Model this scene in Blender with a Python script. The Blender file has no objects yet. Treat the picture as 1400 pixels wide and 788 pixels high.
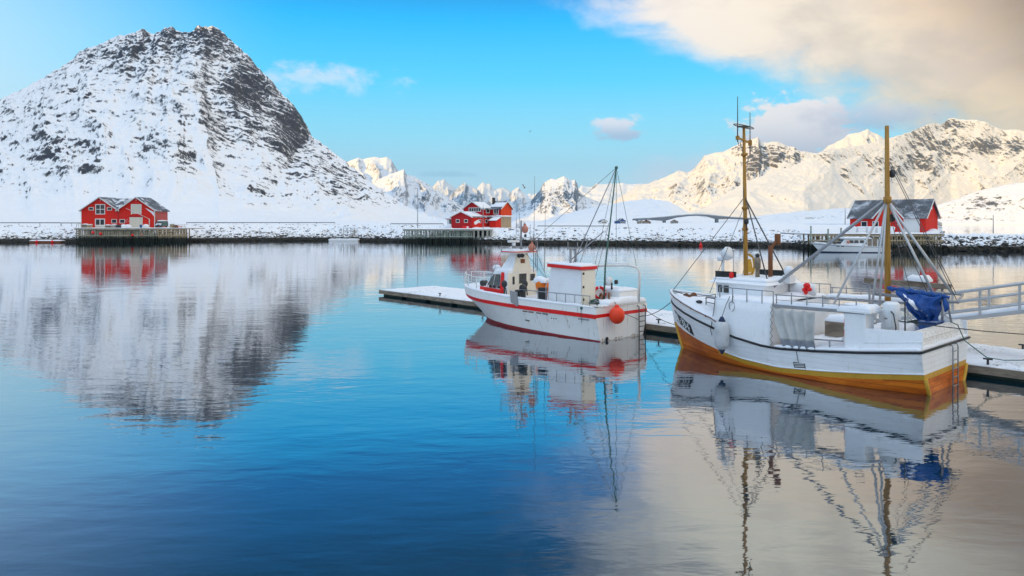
import bpy, bmesh, math, random
import numpy as np
from mathutils import Vector, Matrix, noise as mnoise
R = math.radians
random.seed(7)
scene = bpy.context.scene
COL = scene.collection

# ------------------------------------------------------------------ camera
F = 1000.0; CX = 700.0; HY = 305.0; CH = 6.0      # focal length in photo pixels, horizon row, eye height
cam_data = bpy.data.cameras.new('camera')
cam_data.sensor_width = 36.0; cam_data.sensor_fit = 'HORIZONTAL'
cam_data.lens = F * 36.0 / 1400.0
cam_data.shift_y = -(394.0 - HY) / 1400.0
cam_data.clip_start = 0.1; cam_data.clip_end = 60000.0
cam = bpy.data.objects.new('camera', cam_data); COL.objects.link(cam)
cam.location = (0, 0, CH); cam.rotation_euler = (R(90), 0, 0)
scene.camera = cam

# ------------------------------------------------------------------ exposure
scene.view_settings.view_transform = 'Standard'
scene.view_settings.look = 'None'
scene.view_settings.gamma = 1.0
scene.view_settings.use_curve_mapping = False
scene.view_settings.exposure = 0.36
scene.cycles.max_bounces = 8
scene.cycles.sample_clamp_indirect = 6.0

# ------------------------------------------------------------------ sun (low, from the left)
SUN_AZ, SUN_EL = -135.0, 10.0                    # degrees clockwise from +Y
sd = bpy.data.lights.new('sun', 'SUN'); sd.energy = 5.0; sd.angle = R(0.5); sd.color = (1.0, 0.57, 0.05)
sun = bpy.data.objects.new('sun', sd); COL.objects.link(sun)
to_sun = Vector((math.sin(R(SUN_AZ))*math.cos(R(SUN_EL)), math.cos(R(SUN_AZ))*math.cos(R(SUN_EL)), math.sin(R(SUN_EL))))
sun.rotation_euler = to_sun.to_track_quat('Z', 'Y').to_euler()

# ------------------------------------------------------------------ node helpers
def nn(nt, typ, **kw):
    n = nt.nodes.new(typ)
    for k, v in kw.items(): setattr(n, k, v)
    return n
def setin(nt, sock, v):
    if isinstance(v, bpy.types.NodeSocket): nt.links.new(v, sock)
    elif v is not None:
        if sock.type == 'RGBA' and len(v) == 3: v = (*v, 1)
        sock.default_value = v
def M(nt, op, a, b=None, c=None, clamp=False):
    n = nn(nt, 'ShaderNodeMath', operation=op); n.use_clamp = clamp
    for i, v in enumerate((a, b, c)):
        if v is not None: setin(nt, n.inputs[i], v)
    return n.outputs[0]
def mix(nt, fac, a, b, blend='MIX'):
    n = nn(nt, 'ShaderNodeMix', data_type='RGBA', blend_type=blend)
    setin(nt, n.inputs[0], fac); setin(nt, n.inputs[6], a); setin(nt, n.inputs[7], b)
    return n.outputs[2]
def smooth(nt, x, lo, hi, to0=0.0, to1=1.0):
    n = nn(nt, 'ShaderNodeMapRange', interpolation_type='SMOOTHSTEP')
    setin(nt, n.inputs[0], x); n.inputs[1].default_value = lo; n.inputs[2].default_value = hi
    n.inputs[3].default_value = to0; n.inputs[4].default_value = to1
    return n.outputs[0]
def ramp(nt, fac, stops, interp='LINEAR'):
    n = nn(nt, 'ShaderNodeValToRGB'); cr = n.color_ramp; cr.interpolation = interp
    while len(cr.elements) > 1: cr.elements.remove(cr.elements[0])
    cr.elements[0].position = stops[0][0]; cr.elements[0].color = (*stops[0][1], 1)
    for p, c in stops[1:]:
        e = cr.elements.new(p); e.color = (*c, 1)
    setin(nt, n.inputs[0], fac)
    return n.outputs[0]
def noise_tex(nt, vec, scale, detail=4, rough=0.5, dist=0.0, out=0):
    n = nn(nt, 'ShaderNodeTexNoise'); n.inputs['Scale'].default_value = scale
    n.inputs['Detail'].default_value = detail; n.inputs['Roughness'].default_value = rough
    n.inputs['Distortion'].default_value = dist
    if vec is not None: nt.links.new(vec, n.inputs['Vector'])
    return n.outputs[out]
def mapping(nt, vec, scale=(1, 1, 1), rot=(0, 0, 0), loc=(0, 0, 0)):
    n = nn(nt, 'ShaderNodeMapping'); nt.links.new(vec, n.inputs[0])
    n.inputs['Scale'].default_value = scale; n.inputs['Rotation'].default_value = rot; n.inputs['Location'].default_value = loc
    return n.outputs[0]
def lin(r, g, b):
    f = lambda c: (c/255.0/12.92) if c/255.0 <= 0.04045 else ((c/255.0+0.055)/1.055)**2.4
    return (f(r), f(g), f(b))

# ------------------------------------------------------------------ world: sky with clouds
world = bpy.data.worlds.new('World'); scene.world = world; world.use_nodes = True
wt = world.node_tree; wt.nodes.clear()
wout = nn(wt, 'ShaderNodeOutputWorld'); bg = nn(wt, 'ShaderNodeBackground')
wt.links.new(bg.outputs[0], wout.inputs[0]); bg.inputs[1].default_value = 0.12
SK = 1.0 / 0.12
tc = nn(wt, 'ShaderNodeTexCoord'); gen = tc.outputs['Generated']
sep = nn(wt, 'ShaderNodeSeparateXYZ'); wt.links.new(gen, sep.inputs[0])
AZ = M(wt, 'ARCTAN2', sep.outputs[0], sep.outputs[1])          # 0 = straight ahead (+Y), + to the right
EL = M(wt, 'ARCSINE', sep.outputs[2])
sky = nn(wt, 'ShaderNodeTexSky', sky_type='NISHITA'); sky.sun_disc = False
sky.sun_elevation = R(SUN_EL); sky.sun_rotation = R(SUN_AZ)
sky.air_density = 1.0; sky.dust_density = 0.6; sky.ozone_density = 3.0
# clear winter blue, deep overhead and pale towards the horizon
blue = ramp(wt, M(wt, 'DIVIDE', EL, 1.0), [
    (0.0, lin(224, 242, 248)), (0.06, lin(198, 238, 252)), (0.12, lin(150, 228, 253)), (0.19, lin(84, 210, 255)),
    (0.27, lin(0, 182, 255)), (0.33, lin(0, 120, 200)), (0.44, lin(0, 66, 118)), (0.8, lin(70, 150, 220)), (1.0, lin(100, 170, 225))])
# paler on the sun's side
pale = M(wt, 'MULTIPLY', smooth(wt, AZ, -0.28, -0.75), smooth(wt, EL, 0.55, 0.05))
blue = mix(wt, M(wt, 'MULTIPLY', pale, 0.9), blue, lin(225, 244, 252))
blue_s = mix(wt, 1.0, blue, (SK, SK, SK), 'MULTIPLY')
base = mix(wt, 0.08, blue_s, sky.outputs[0])
# clouds
cn1 = noise_tex(wt, mapping(wt, gen, (2.2, 2.2, 4.0)), 2.2, 7, 0.55, 0.35)
cn2 = noise_tex(wt, mapping(wt, gen, (1, 1, 2.2)), 9.0, 8, 0.6, 0.3)
w1 = M(wt, 'MULTIPLY', M(wt, 'SUBTRACT', cn1, 0.5), 0.36)
w2 = M(wt, 'MULTIPLY', M(wt, 'SUBTRACT', cn2, 0.5), 0.22)
edge = M(wt, 'ADD', 0.125, M(wt, 'MULTIPLY', M(wt, 'MAXIMUM', M(wt, 'SUBTRACT', 0.285, EL), 0.0), 2.05))
s_ = M(wt, 'ADD', M(wt, 'ADD', M(wt, 'SUBTRACT', AZ, edge), w1), w2)
s_ = M(wt, 'DIVIDE', s_, M(wt, 'ADD', 1.0, M(wt, 'MULTIPLY', M(wt, 'MAXIMUM', M(wt, 'SUBTRACT', EL, 0.27), 0.0), 9.0)))
bank = smooth(wt, s_, -0.05, 0.11)
bank = M(wt, 'MULTIPLY', bank, smooth(wt, M(wt, 'ADD', AZ, w1), 2.5, 1.9))
bank = M(wt, 'MULTIPLY', bank, smooth(wt, EL, 1.25, 0.75))
bank_col = ramp(wt, M(wt, 'ADD', M(wt, 'ADD', AZ, M(wt, 'MULTIPLY', w1, 0.35)), M(wt, 'MULTIPLY', M(wt, 'SUBTRACT', EL, 0.15), 0.62)), [
    (0.0, lin(226, 226, 236)), (0.20, lin(238, 228, 226)), (0.33, lin(244, 230, 214)), (0.49, lin(246, 228, 202)),
    (0.59, lin(228, 200, 168)), (0.67, lin(168, 140, 108)), (0.82, lin(140, 118, 94)), (1.0, lin(176, 156, 132))])
# cloud is lit yellow-cream low down on the right
glow = M(wt, 'MULTIPLY', smooth(wt, AZ, 0.38, 0.62), smooth(wt, EL, 0.20, 0.07))
bank_col = mix(wt, M(wt, 'MULTIPLY', glow, 0.85), bank_col, lin(255, 226, 172))
# right and behind: broad cloud lit warm by the low sun opposite
# brighter towards its lit top, above the picture
bank_col = mix(wt, M(wt, 'MULTIPLY', smooth(wt, EL, 0.29, 0.40), smooth(wt, AZ, 0.75, 0.45)), bank_col, (0.98, 0.94, 0.78))
back = smooth(wt, AZ, 0.75, 1.1)
bank_col = mix(wt, back, bank_col, lin(255, 226, 190))
bank_col = mix(wt, M(wt, 'MULTIPLY', smooth(wt, cn2, 0.56, 0.36), 0.22), bank_col, lin(178, 166, 168))
bank_col = mix(wt, M(wt, 'MULTIPLY', M(wt, 'MULTIPLY', smooth(wt, cn1, 0.58, 0.36), smooth(wt, AZ, 0.12, 0.42)), 0.34), bank_col, lin(150, 136, 124))
base = mix(wt, bank, base, mix(wt, 1.0, bank_col, (SK, SK, SK), 'MULTIPLY'))
def blob(a, e, rx, ry, lo, hi, amp, col, opacity=1.0):
    global base
    dx = M(wt, 'DIVIDE', M(wt, 'SUBTRACT', AZ, a), rx); dy = M(wt, 'DIVIDE', M(wt, 'SUBTRACT', EL, e), ry)
    d = M(wt, 'SQRT', M(wt, 'ADD', M(wt, 'MULTIPLY', dx, dx), M(wt, 'MULTIPLY', dy, dy)))
    v = M(wt, 'ADD', M(wt, 'SUBTRACT', 1.0, d), M(wt, 'MULTIPLY', M(wt, 'SUBTRACT', cn3, 0.5), amp))
    m = M(wt, 'MULTIPLY', smooth(wt, v, lo, hi), opacity)
    c = mix(wt, smooth(wt, dy, -0.6, 0.5), col[0], col[1])
    base = mix(wt, m, base, mix(wt, 1.0, c, (SK, SK, SK), 'MULTIPLY'))
cn3 = noise_tex(wt, mapping(wt, gen, (1, 1, 1.8)), 26.0, 8, 0.6, 0.2)
grey, white_ = lin(186, 190, 210), lin(243, 232, 228)
blob(0.30, 0.055, 0.20, 0.055, 0.0, 0.9, 1.1, (lin(240, 236, 238), lin(226, 226, 236)), 0.8)
blob(0.37, 0.115, 0.085, 0.052, 0.05, 0.38, 2.1, (lin(205, 198, 208), white_), 0.95)
blob(0.45, 0.130, 0.10, 0.026, 0.0, 0.8, 1.6, (lin(176, 180, 200), lin(206, 204, 214)), 0.75)
blob(0.148, 0.127, 0.045, 0.020, 0.0, 0.6, 2.6, (lin(176, 190, 215), lin(232, 228, 234)), 0.9)
blob(-0.255, 0.190, 0.11, 0.022, 0.0, 1.0, 3.0, (lin(214, 230, 244), lin(238, 232, 238)), 0.6)
blob(-0.08, 0.066, 0.06, 0.006, 0.0, 0.9, 2.2, (lin(160, 200, 224), lin(170, 206, 228)), 0.6)
# out of the picture: a bright cloud sheet added overhead as fill, a warm lit bank behind on the right, open blue behind on the left
high = smooth(wt, M(wt, 'ADD', EL, M(wt, 'MULTIPLY', w1, 0.5)), 0.62, 1.0)
base = mix(wt, high, base, tuple(SK*1.12*c for c in (0.80, 0.90, 1.04)))
rback = M(wt, 'MULTIPLY', M(wt, 'MULTIPLY', smooth(wt, AZ, 1.25, 1.7), smooth(wt, EL, 0.0, 0.12)), smooth(wt, AZ, 3.1, 2.6))
base = mix(wt, M(wt, 'MULTIPLY', rback, smooth(wt, EL, 1.0, 0.6)), base, tuple(SK*1.05*c for c in (1.0, 0.85, 0.66)))
lback = M(wt, 'MULTIPLY', smooth(wt, AZ, -1.2, -1.7), smooth(wt, EL, 1.0, 0.6))
base = mix(wt, lback, base, tuple(SK*1.15*c for c in (0.50, 0.72, 1.0)))
wt.links.new(base, bg.inputs[0])

# ------------------------------------------------------------------ mesh helpers
def at(px, py, Y):
    return Vector(((px-CX)/F*Y, Y, CH+(HY-py)/F*Y))
class Frame:                                       # a thing's own axes on the ground: x forward, y to its left, z up
    def __init__(s, ox, oy, ax, ay, oz=0.0):
        l = math.hypot(ax, ay); s.o = Vector((ox, oy, oz)); s.a = (ax/l, ay/l); s.rot = math.atan2(ay, ax)
    def w(s, x, y, z): return Vector((s.o.x+x*s.a[0]-y*s.a[1], s.o.y+x*s.a[1]+y*s.a[0], s.o.z+z))
class MB:
    def __init__(s): s.v = []; s.f = []; s.m = []; s.s = []
    def add(s, vs, fs, m=0, sm=False):
        b = len(s.v); s.v.extend([tuple(v) for v in vs])
        for f in fs: s.f.append([b+i for i in f]); s.m.append(m); s.s.append(sm)
        return s
    def box(s, x0, x1, y0, y1, z0, z1, m=0):
        return s.hexa([(x0,y0,z0),(x1,y0,z0),(x1,y1,z0),(x0,y1,z0),(x0,y0,z1),(x1,y0,z1),(x1,y1,z1),(x0,y1,z1)], m)
    def hexa(s, p, m=0):
        return s.add(p, [(0,3,2,1),(4,5,6,7),(0,1,5,4),(1,2,6,5),(2,3,7,6),(3,0,4,7)], m)
    def bar(s, p, q, w, h=None, m=0, up=(0,0,1)):
        h = h or w; p = Vector(p); q = Vector(q); d = (q-p).normalized(); u = Vector(up)
        if abs(d.dot(u)) > 0.98: u = Vector((1,0,0))
        r = d.cross(u).normalized()*w/2; t = r.cross(d).normalized()*h/2
        return s.hexa([p-r-t, p+r-t, q+r-t, q-r-t, p-r+t, p+r+t, q+r+t, q-r+t], m)
    def tube(s, pts, r, n=8, m=0, cap=True):
        pts = [Vector(p) for p in pts]; k = len(pts); rs = r if isinstance(r, (list, tuple)) else [r]*k
        vs = []; prev = None
        for i, p in enumerate(pts):
            d = (pts[min(i+1,k-1)]-pts[max(i-1,0)]).normalized()
            if prev is None:
                u = Vector((0,0,1)) if abs(d.z) < 0.9 else Vector((1,0,0)); a = d.cross(u).normalized()
            else: a = (prev-d*prev.dot(d)).normalized()
            prev = a; b = d.cross(a)
            for j in range(n):
                t = 2*math.pi*j/n; vs.append(p+(a*math.cos(t)+b*math.sin(t))*rs[i])
        fs = [(i*n+j, i*n+(j+1)%n, (i+1)*n+(j+1)%n, (i+1)*n+j) for i in range(k-1) for j in range(n)]
        s.add(vs, fs, m, True)
        if cap: s.add(vs[:n], [tuple(range(n))[::-1]], m); s.add(vs[-n:], [tuple(range(n))], m)
        return s
    def lathe(s, prof, c=(0,0,0), n=16, m=0, axis=None):
        vs = []; c = Vector(c); q = Vector(axis).to_track_quat('Z','Y') if axis else None
        for r, z in prof:
            for j in range(n):
                t = 2*math.pi*j/n; v = Vector((r*math.cos(t), r*math.sin(t), z))
                vs.append(c+(q @ v if q else v))
        k = len(prof)
        s.add(vs, [(i*n+j, i*n+(j+1)%n, (i+1)*n+(j+1)%n, (i+1)*n+j) for i in range(k-1) for j in range(n)], m, True)
        s.add(vs[:n], [tuple(range(n))[::-1]], m); s.add(vs[-n:], [tuple(range(n))], m)
        return s
    def ball(s, c, r, n=14, k=8, m=0, sc=(1,1,1)):
        vs = []; c = Vector(c)
        for i in range(k+1):
            a = math.pi*i/k
            for j in range(n):
                t = 2*math.pi*j/n
                vs.append(c+Vector((math.sin(a)*math.cos(t)*sc[0], math.sin(a)*math.sin(t)*sc[1], -math.cos(a)*sc[2]))*r)
        return s.add(vs, [(i*n+j, i*n+(j+1)%n, (i+1)*n+(j+1)%n, (i+1)*n+j) for i in range(k) for j in range(n)], m, True)
    def torus(s, c, r, t, axis=(0,0,1), n=20, k=8, ms=None):
        q = Vector(axis).to_track_quat('Z','Y'); c = Vector(c); vs = []
        for i in range(n):
            a = 2*math.pi*i/n
            for j in range(k):
                b = 2*math.pi*j/k
                vs.append(c+q @ Vector(((r+t*math.cos(b))*math.cos(a), (r+t*math.cos(b))*math.sin(a), t*math.sin(b))))
        for i in range(n):
            s.add([], [], 0)
        b0 = len(s.v); s.v.extend([tuple(v) for v in vs])
        for i in range(n):
            for j in range(k):
                s.f.append([b0+i*k+j, b0+((i+1)%n)*k+j, b0+((i+1)%n)*k+(j+1)%k, b0+i*k+(j+1)%k])
                s.m.append(ms(i) if ms else 0); s.s.append(True)
        return s
    def prism(s, poly, vec, m=0):
        n = len(poly); vec = Vector(vec); a = [Vector(p) for p in poly]; b = [p+vec for p in a]
        return s.add(a+b, [tuple(range(n))[::-1], tuple(range(n, 2*n))]+[(i, (i+1)%n, n+(i+1)%n, n+i) for i in range(n)], m)
    def grid(s, P, m=0, sm=True):
        nu = len(P); nv = len(P[0])
        return s.add([p for row in P for p in row], [(i*nv+j, (i+1)*nv+j, (i+1)*nv+j+1, i*nv+j+1) for i in range(nu-1) for j in range(nv-1)], m, sm)
    def build(s, name, mats, parent=None, bevel=0.0, fix=True):
        me = bpy.data.meshes.new(name); me.from_pydata(s.v, [], s.f)
        for m in (mats if isinstance(mats, (list, tuple)) else [mats]): me.materials.append(m)
        me.polygons.foreach_set('material_index', s.m); me.polygons.foreach_set('use_smooth', s.s)
        if fix:
            bm = bmesh.new(); bm.from_mesh(me); bmesh.ops.remove_doubles(bm, verts=bm.verts, dist=1e-5)
            bmesh.ops.recalc_face_normals(bm, faces=bm.faces); bm.to_mesh(me); bm.free()
        me.update(); o = bpy.data.objects.new(name, me); COL.objects.link(o)
        if parent: o.parent = parent
        if bevel:
            b = o.modifiers.new('bevel', 'BEVEL'); b.width = bevel; b.segments = 2; b.limit_method = 'ANGLE'
        return o
def tag(o, label=None, cat=None, group=None, kind=None):
    if label: o['label'] = label
    if cat: o['category'] = cat
    if group: o['group'] = group
    if kind: o['kind'] = kind
    return o
def thing(name, loc, rot, label, cat, group=None):
    o = bpy.data.objects.new(name, None); COL.objects.link(o); o.location = loc; o.rotation_euler = (0, 0, rot)
    o.empty_display_size = 0.3
    return tag(o, label, cat, group)
def place(o, fr, p, label, cat, group=None):       # a one-mesh thing, or a thing's root, standing at p of a frame
    o.location = fr.w(*p); o.rotation_euler = (0, 0, fr.rot); return tag(o, label, cat, group)
def dup(o, loc, rot=None, label=None):
    c = o.copy(); COL.objects.link(c); c.location = loc
    if rot is not None: c.rotation_euler = (0, 0, rot)
    if label: c['label'] = label
    for ch in list(o.children):
        d = ch.copy(); COL.objects.link(d); d.parent = c
        for g in list(ch.children):
            e = g.copy(); COL.objects.link(e); e.parent = d
    return c
def ip(x, pts):                                    # piecewise-linear lookup
    return float(np.interp(x, [p[0] for p in pts], [p[1] for p in pts]))
def snow_slab(mb, corner, nu, nv, th, seed=0.0, m=0, scale=1.2, low=0.35):
    """a lumpy blanket of snow over the patch corner(u, v), rounded off at its edges"""
    top = []; bot = []
    for i in range(nu+1):
        tr = []; br = []
        for j in range(nv+1):
            u, v = i/nu, j/nv; p = Vector(corner(u, v))
            e = min(min(i, nu-i)/max(1.0, nu*0.08), min(j, nv-j)/max(1.0, nv*0.16), 1.0)
            n = mnoise.noise((p.x*scale+seed, p.y*scale, p.z*scale+seed*1.7))*0.5+mnoise.noise((p.x*scale*3+seed, p.y*scale*3, seed))*0.22
            tr.append(p+Vector((0, 0, th*(low+(1-low)*math.sqrt(e))*(0.85+0.8*n)+0.004))); br.append(p)
        top.append(tr); bot.append(br)
    mb.grid(top, m)
    ring = [(i, 0) for i in range(nu+1)]+[(nu, j) for j in range(1, nv+1)]+[(i, nv) for i in range(nu-1, -1, -1)]+[(0, j) for j in range(nv-1, 0, -1)]
    k = len(ring)
    mb.add([top[i][j] for i, j in ring]+[bot[i][j] for i, j in ring], [(q, k+q, k+(q+1) % k, (q+1) % k) for q in range(k)], m, True)
    return mb
def quad(a, b, c, d):
    a, b, c, d = map(Vector, (a, b, c, d))
    return lambda u, v: (a*(1-u)+b*u)*(1-v)+(d*(1-u)+c*u)*v
# ------------------------------------------------------------------ materials
MATS = {}
def new_mat(name):
    m = bpy.data.materials.new(name); m.use_nodes = True; nt = m.node_tree
    return m, nt, nt.nodes['Principled BSDF'], nn(nt, 'ShaderNodeTexCoord')
def paint(name, col, rough=0.5, dirt=0.25, dirt_col=(0.12, 0.09, 0.06), scale=1.5, streak=0.0, bump=0.0, metal=0.0, fine=12.0, spec=0.4):
    m, nt, b, t = new_mat(name); o = t.outputs['Object']
    n1 = noise_tex(nt, o, scale, 6, 0.6); n2 = noise_tex(nt, o, fine, 4, 0.6)
    c = mix(nt, M(nt, 'MULTIPLY', smooth(nt, n1, 0.45, 0.8), dirt), col, dirt_col)
    v = M(nt, 'ADD', 0.90, M(nt, 'MULTIPLY', n2, 0.2)); c = mix(nt, 1.0, c, v, 'MULTIPLY')
    if streak:
        s = noise_tex(nt, mapping(nt, o, (3.0, 3.0, 0.22)), 2.2, 5, 0.6)
        c = mix(nt, M(nt, 'MULTIPLY', smooth(nt, s, 0.55, 0.78), streak), c, dirt_col)
    setin(nt, b.inputs['Base Color'], c)
    setin(nt, b.inputs['Roughness'], M(nt, 'ADD', rough, M(nt, 'MULTIPLY', M(nt, 'SUBTRACT', n2, 0.5), 0.2)))
    b.inputs['Metallic'].default_value = metal; b.inputs['Specular IOR Level'].default_value = spec
    if bump:
        bn = nn(nt, 'ShaderNodeBump'); bn.inputs['Strength'].default_value = 1.0; bn.inputs['Distance'].default_value = bump
        nt.links.new(n2, bn.inputs['Height']); nt.links.new(bn.outputs[0], b.inputs['Normal'])
    MATS[name] = m; return m
def snow_mat(name='snow', scale=1.0, bump=0.02):
    m, nt, b, t = new_mat(name); o = t.outputs['Object']
    n = noise_tex(nt, o, 0.9*scale, 6, 0.6); f = noise_tex(nt, o, 6*scale, 5, 0.6)
    setin(nt, b.inputs['Base Color'], mix(nt, n, (0.80, 0.82, 0.86), (0.90, 0.91, 0.93)))
    b.inputs['Roughness'].default_value = 0.65; b.inputs['Specular IOR Level'].default_value = 0.25
    bn = nn(nt, 'ShaderNodeBump'); bn.inputs['Distance'].default_value = bump
    nt.links.new(f, bn.inputs['Height']); nt.links.new(bn.outputs[0], b.inputs['Normal'])
    MATS[name] = m; return m
def wood(name, c1, c2, scale=6.0, stretch=(0.25, 1, 1), rough=0.6, tide=None, tide_col=(0.025, 0.03, 0.02), plank=0.0, bump=0.004, axis=2):
    m, nt, b, t = new_mat(name); o = t.outputs['Object']
    g = noise_tex(nt, mapping(nt, o, stretch), scale, 7, 0.65, 0.6); n = noise_tex(nt, o, 0.9, 4, 0.6)
    c = mix(nt, smooth(nt, g, 0.3, 0.72), c1, c2)
    c = mix(nt, M(nt, 'MULTIPLY', smooth(nt, n, 0.5, 0.75), 0.45), c, tuple(x*0.35 for x in c1))
    sp = nn(nt, 'ShaderNodeSeparateXYZ'); nt.links.new(o, sp.inputs[0])
    if plank:
        fr = M(nt, 'FRACT', M(nt, 'DIVIDE', sp.outputs[axis], plank))
        c = mix(nt, smooth(nt, M(nt, 'ABSOLUTE', M(nt, 'SUBTRACT', fr, 0.5)), 0.44, 0.5), c, tuple(x*0.3 for x in c1))
    if tide is not None:
        geo = nn(nt, 'ShaderNodeNewGeometry'); sz = nn(nt, 'ShaderNodeSeparateXYZ'); nt.links.new(geo.outputs['Position'], sz.inputs[0])
        z = M(nt, 'ADD', sz.outputs[2], M(nt, 'MULTIPLY', M(nt, 'SUBTRACT', g, 0.5), 0.9))
        c = mix(nt, smooth(nt, z, tide+0.35, tide-0.35), c, tide_col)
    setin(nt, b.inputs['Base Color'], c); b.inputs['Roughness'].default_value = rough
    b.inputs['Specular IOR Level'].default_value = 0.3
    bn = nn(nt, 'ShaderNodeBump'); bn.inputs['Distance'].default_value = bump
    nt.links.new(g, bn.inputs['Height']); nt.links.new(bn.outputs[0], b.inputs['Normal'])
    MATS[name] = m; return m
def glass(name, col=(0.02, 0.03, 0.035)):
    m, nt, b, t = new_mat(name); n = noise_tex(nt, t.outputs['Object'], 2.0, 3)
    setin(nt, b.inputs['Base Color'], mix(nt, n, tuple(x*0.6 for x in col), tuple(x*1.5 for x in col)))
    b.inputs['Roughness'].default_value = 0.06; b.inputs['Specular IOR Level'].default_value = 0.8
    MATS[name] = m; return m
def siding(name, col, width=0.16, fade=0.35):       # painted board cladding, weathered
    m, nt, b, t = new_mat(name); o = t.outputs['Object']
    sp = nn(nt, 'ShaderNodeSeparateXYZ'); nt.links.new(o, sp.inputs[0])
    h = M(nt, 'ADD', sp.outputs[0], sp.outputs[1])
    bd = M(nt, 'DIVIDE', h, width); fr = M(nt, 'FRACT', bd)
    wn = nn(nt, 'ShaderNodeTexWhiteNoise', noise_dimensions='1D'); nt.links.new(M(nt, 'FLOOR', bd), wn.inputs['W'])
    n = noise_tex(nt, mapping(nt, o, (1, 1, 0.4)), 0.8, 6, 0.65)
    c = mix(nt, M(nt, 'MULTIPLY', wn.outputs['Value'], 0.35), col, tuple(x*0.6 for x in col))
    c = mix(nt, M(nt, 'MULTIPLY', smooth(nt, n, 0.45, 0.75), fade), c, (min(1, col[0]*0.9+0.05), col[1]*0.8+0.05, col[2]*0.8+0.045))
    gr = smooth(nt, M(nt, 'ABSOLUTE', M(nt, 'SUBTRACT', fr, 0.5)), 0.42, 0.5)
    c = mix(nt, M(nt, 'MULTIPLY', gr, 0.55), c, tuple(x*0.3 for x in col))
    setin(nt, b.inputs['Base Color'], c); b.inputs['Roughness'].default_value = 0.65; b.inputs['Specular IOR Level'].default_value = 0.25
    bn = nn(nt, 'ShaderNodeBump'); bn.inputs['Distance'].default_value = 0.02; bn.invert = True
    nt.links.new(gr, bn.inputs['Height']); nt.links.new(bn.outputs[0], b.inputs['Normal'])
    MATS[name] = m; return m
def roofing(name, col, snow, scale=0.5, soft=0.0):            # dark roofing with a thin uneven dusting of snow
    m, nt, b, t = new_mat(name); o = t.outputs['Object']
    n = noise_tex(nt, o, scale, 7, 0.65, 0.4); f = noise_tex(nt, o, 5, 4, 0.6)
    sp = nn(nt, 'ShaderNodeSeparateXYZ'); nt.links.new(o, sp.inputs[0])
    fr = M(nt, 'FRACT', M(nt, 'DIVIDE', M(nt, 'ADD', sp.outputs[0], sp.outputs[1]), 0.45))
    rib = smooth(nt, M(nt, 'ABSOLUTE', M(nt, 'SUBTRACT', fr, 0.5)), 0.38, 0.5)
    base_c = mix(nt, rib, col, tuple(x*0.45 for x in col))
    k = smooth(nt, M(nt, 'ADD', M(nt, 'ADD', n, M(nt, 'MULTIPLY', M(nt, 'SUBTRACT', f, 0.5), 0.25)), M(nt, 'MULTIPLY', rib, -0.05)), 0.62-snow*0.35-soft*.15, 0.78-snow*0.35+soft*.2)
    setin(nt, b.inputs['Base Color'], mix(nt, k, base_c, (0.82, 0.84, 0.88))); b.inputs['Roughness'].default_value = 0.55
    MATS[name] = m; return m
def rock_snow(name, scale, thr=0.0, rock=((0.045, 0.046, 0.05), (0.14, 0.13, 0.12)), bump=1.0, warm=None, tide=None, streak=(1, 1, 0.45), attr=True, slope=0.0, soft=0.05, amp=1.9, snow=((0.81, 0.82, 0.84), (0.89, 0.90, 0.91))):
    """snow-covered rock: bare rock where the 'rock' value of the terrain says the snow has not held"""
    m, nt, b, t = new_mat(name); o = t.outputs['Object']
    geo = nn(nt, 'ShaderNodeNewGeometry'); sz = nn(nt, 'ShaderNodeSeparateXYZ'); nt.links.new(geo.outputs['Position'], sz.inputs[0])
    ms = mapping(nt, o, streak)
    n1 = noise_tex(nt, ms, scale, 9, 0.68, 0.3); n2 = noise_tex(nt, ms, scale*6.3, 6, 0.7); n3 = noise_tex(nt, o, scale*0.5, 5, 0.6)
    v = M(nt, 'MULTIPLY', M(nt, 'SUBTRACT', M(nt, 'ADD', M(nt, 'MULTIPLY', n1, 0.62), M(nt, 'MULTIPLY', n2, 0.38)), 0.5), amp)
    if attr:
        a = nn(nt, 'ShaderNodeAttribute', attribute_name='rock'); v = M(nt, 'ADD', v, a.outputs['Fac'])
    if slope:
        nz = nn(nt, 'ShaderNodeSeparateXYZ'); nt.links.new(geo.outputs['Normal'], nz.inputs[0])
        v = M(nt, 'ADD', v, M(nt, 'MULTIPLY', M(nt, 'SUBTRACT', 0.75, nz.outputs[2]), slope))
    mask = smooth(nt, M(nt, 'SUBTRACT', v, thr), 0.5-soft, 0.5+soft)
    rc = mix(nt, smooth(nt, n2, 0.3, 0.7), rock[0], rock[1])
    if warm: rc = mix(nt, smooth(nt, n3, 0.45, 0.7), rc, warm)
    sc = mix(nt, n3, *snow)
    c = mix(nt, mask, sc, rc)
    if tide is not None:
        z = M(nt, 'ADD', sz.outputs[2], M(nt, 'MULTIPLY', M(nt, 'SUBTRACT', n2, 0.5), 1.0))
        k = smooth(nt, z, tide+0.25, tide-0.25)
        c = mix(nt, k, c, mix(nt, n2, (0.012, 0.012, 0.010), (0.05, 0.042, 0.028)))
    setin(nt, b.inputs['Base Color'], c); b.inputs['Roughness'].default_value = 0.75; b.inputs['Specular IOR Level'].default_value = 0.2
    bn = nn(nt, 'ShaderNodeBump'); bn.inputs['Distance'].default_value = bump
    h = M(nt, 'ADD', M(nt, 'MULTIPLY', n1, 0.8), M(nt, 'MULTIPLY', mask, 0.12))
    nt.links.new(h, bn.inputs['Height']); nt.links.new(bn.outputs[0], b.inputs['Normal'])
    MATS[name] = m; return m

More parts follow.
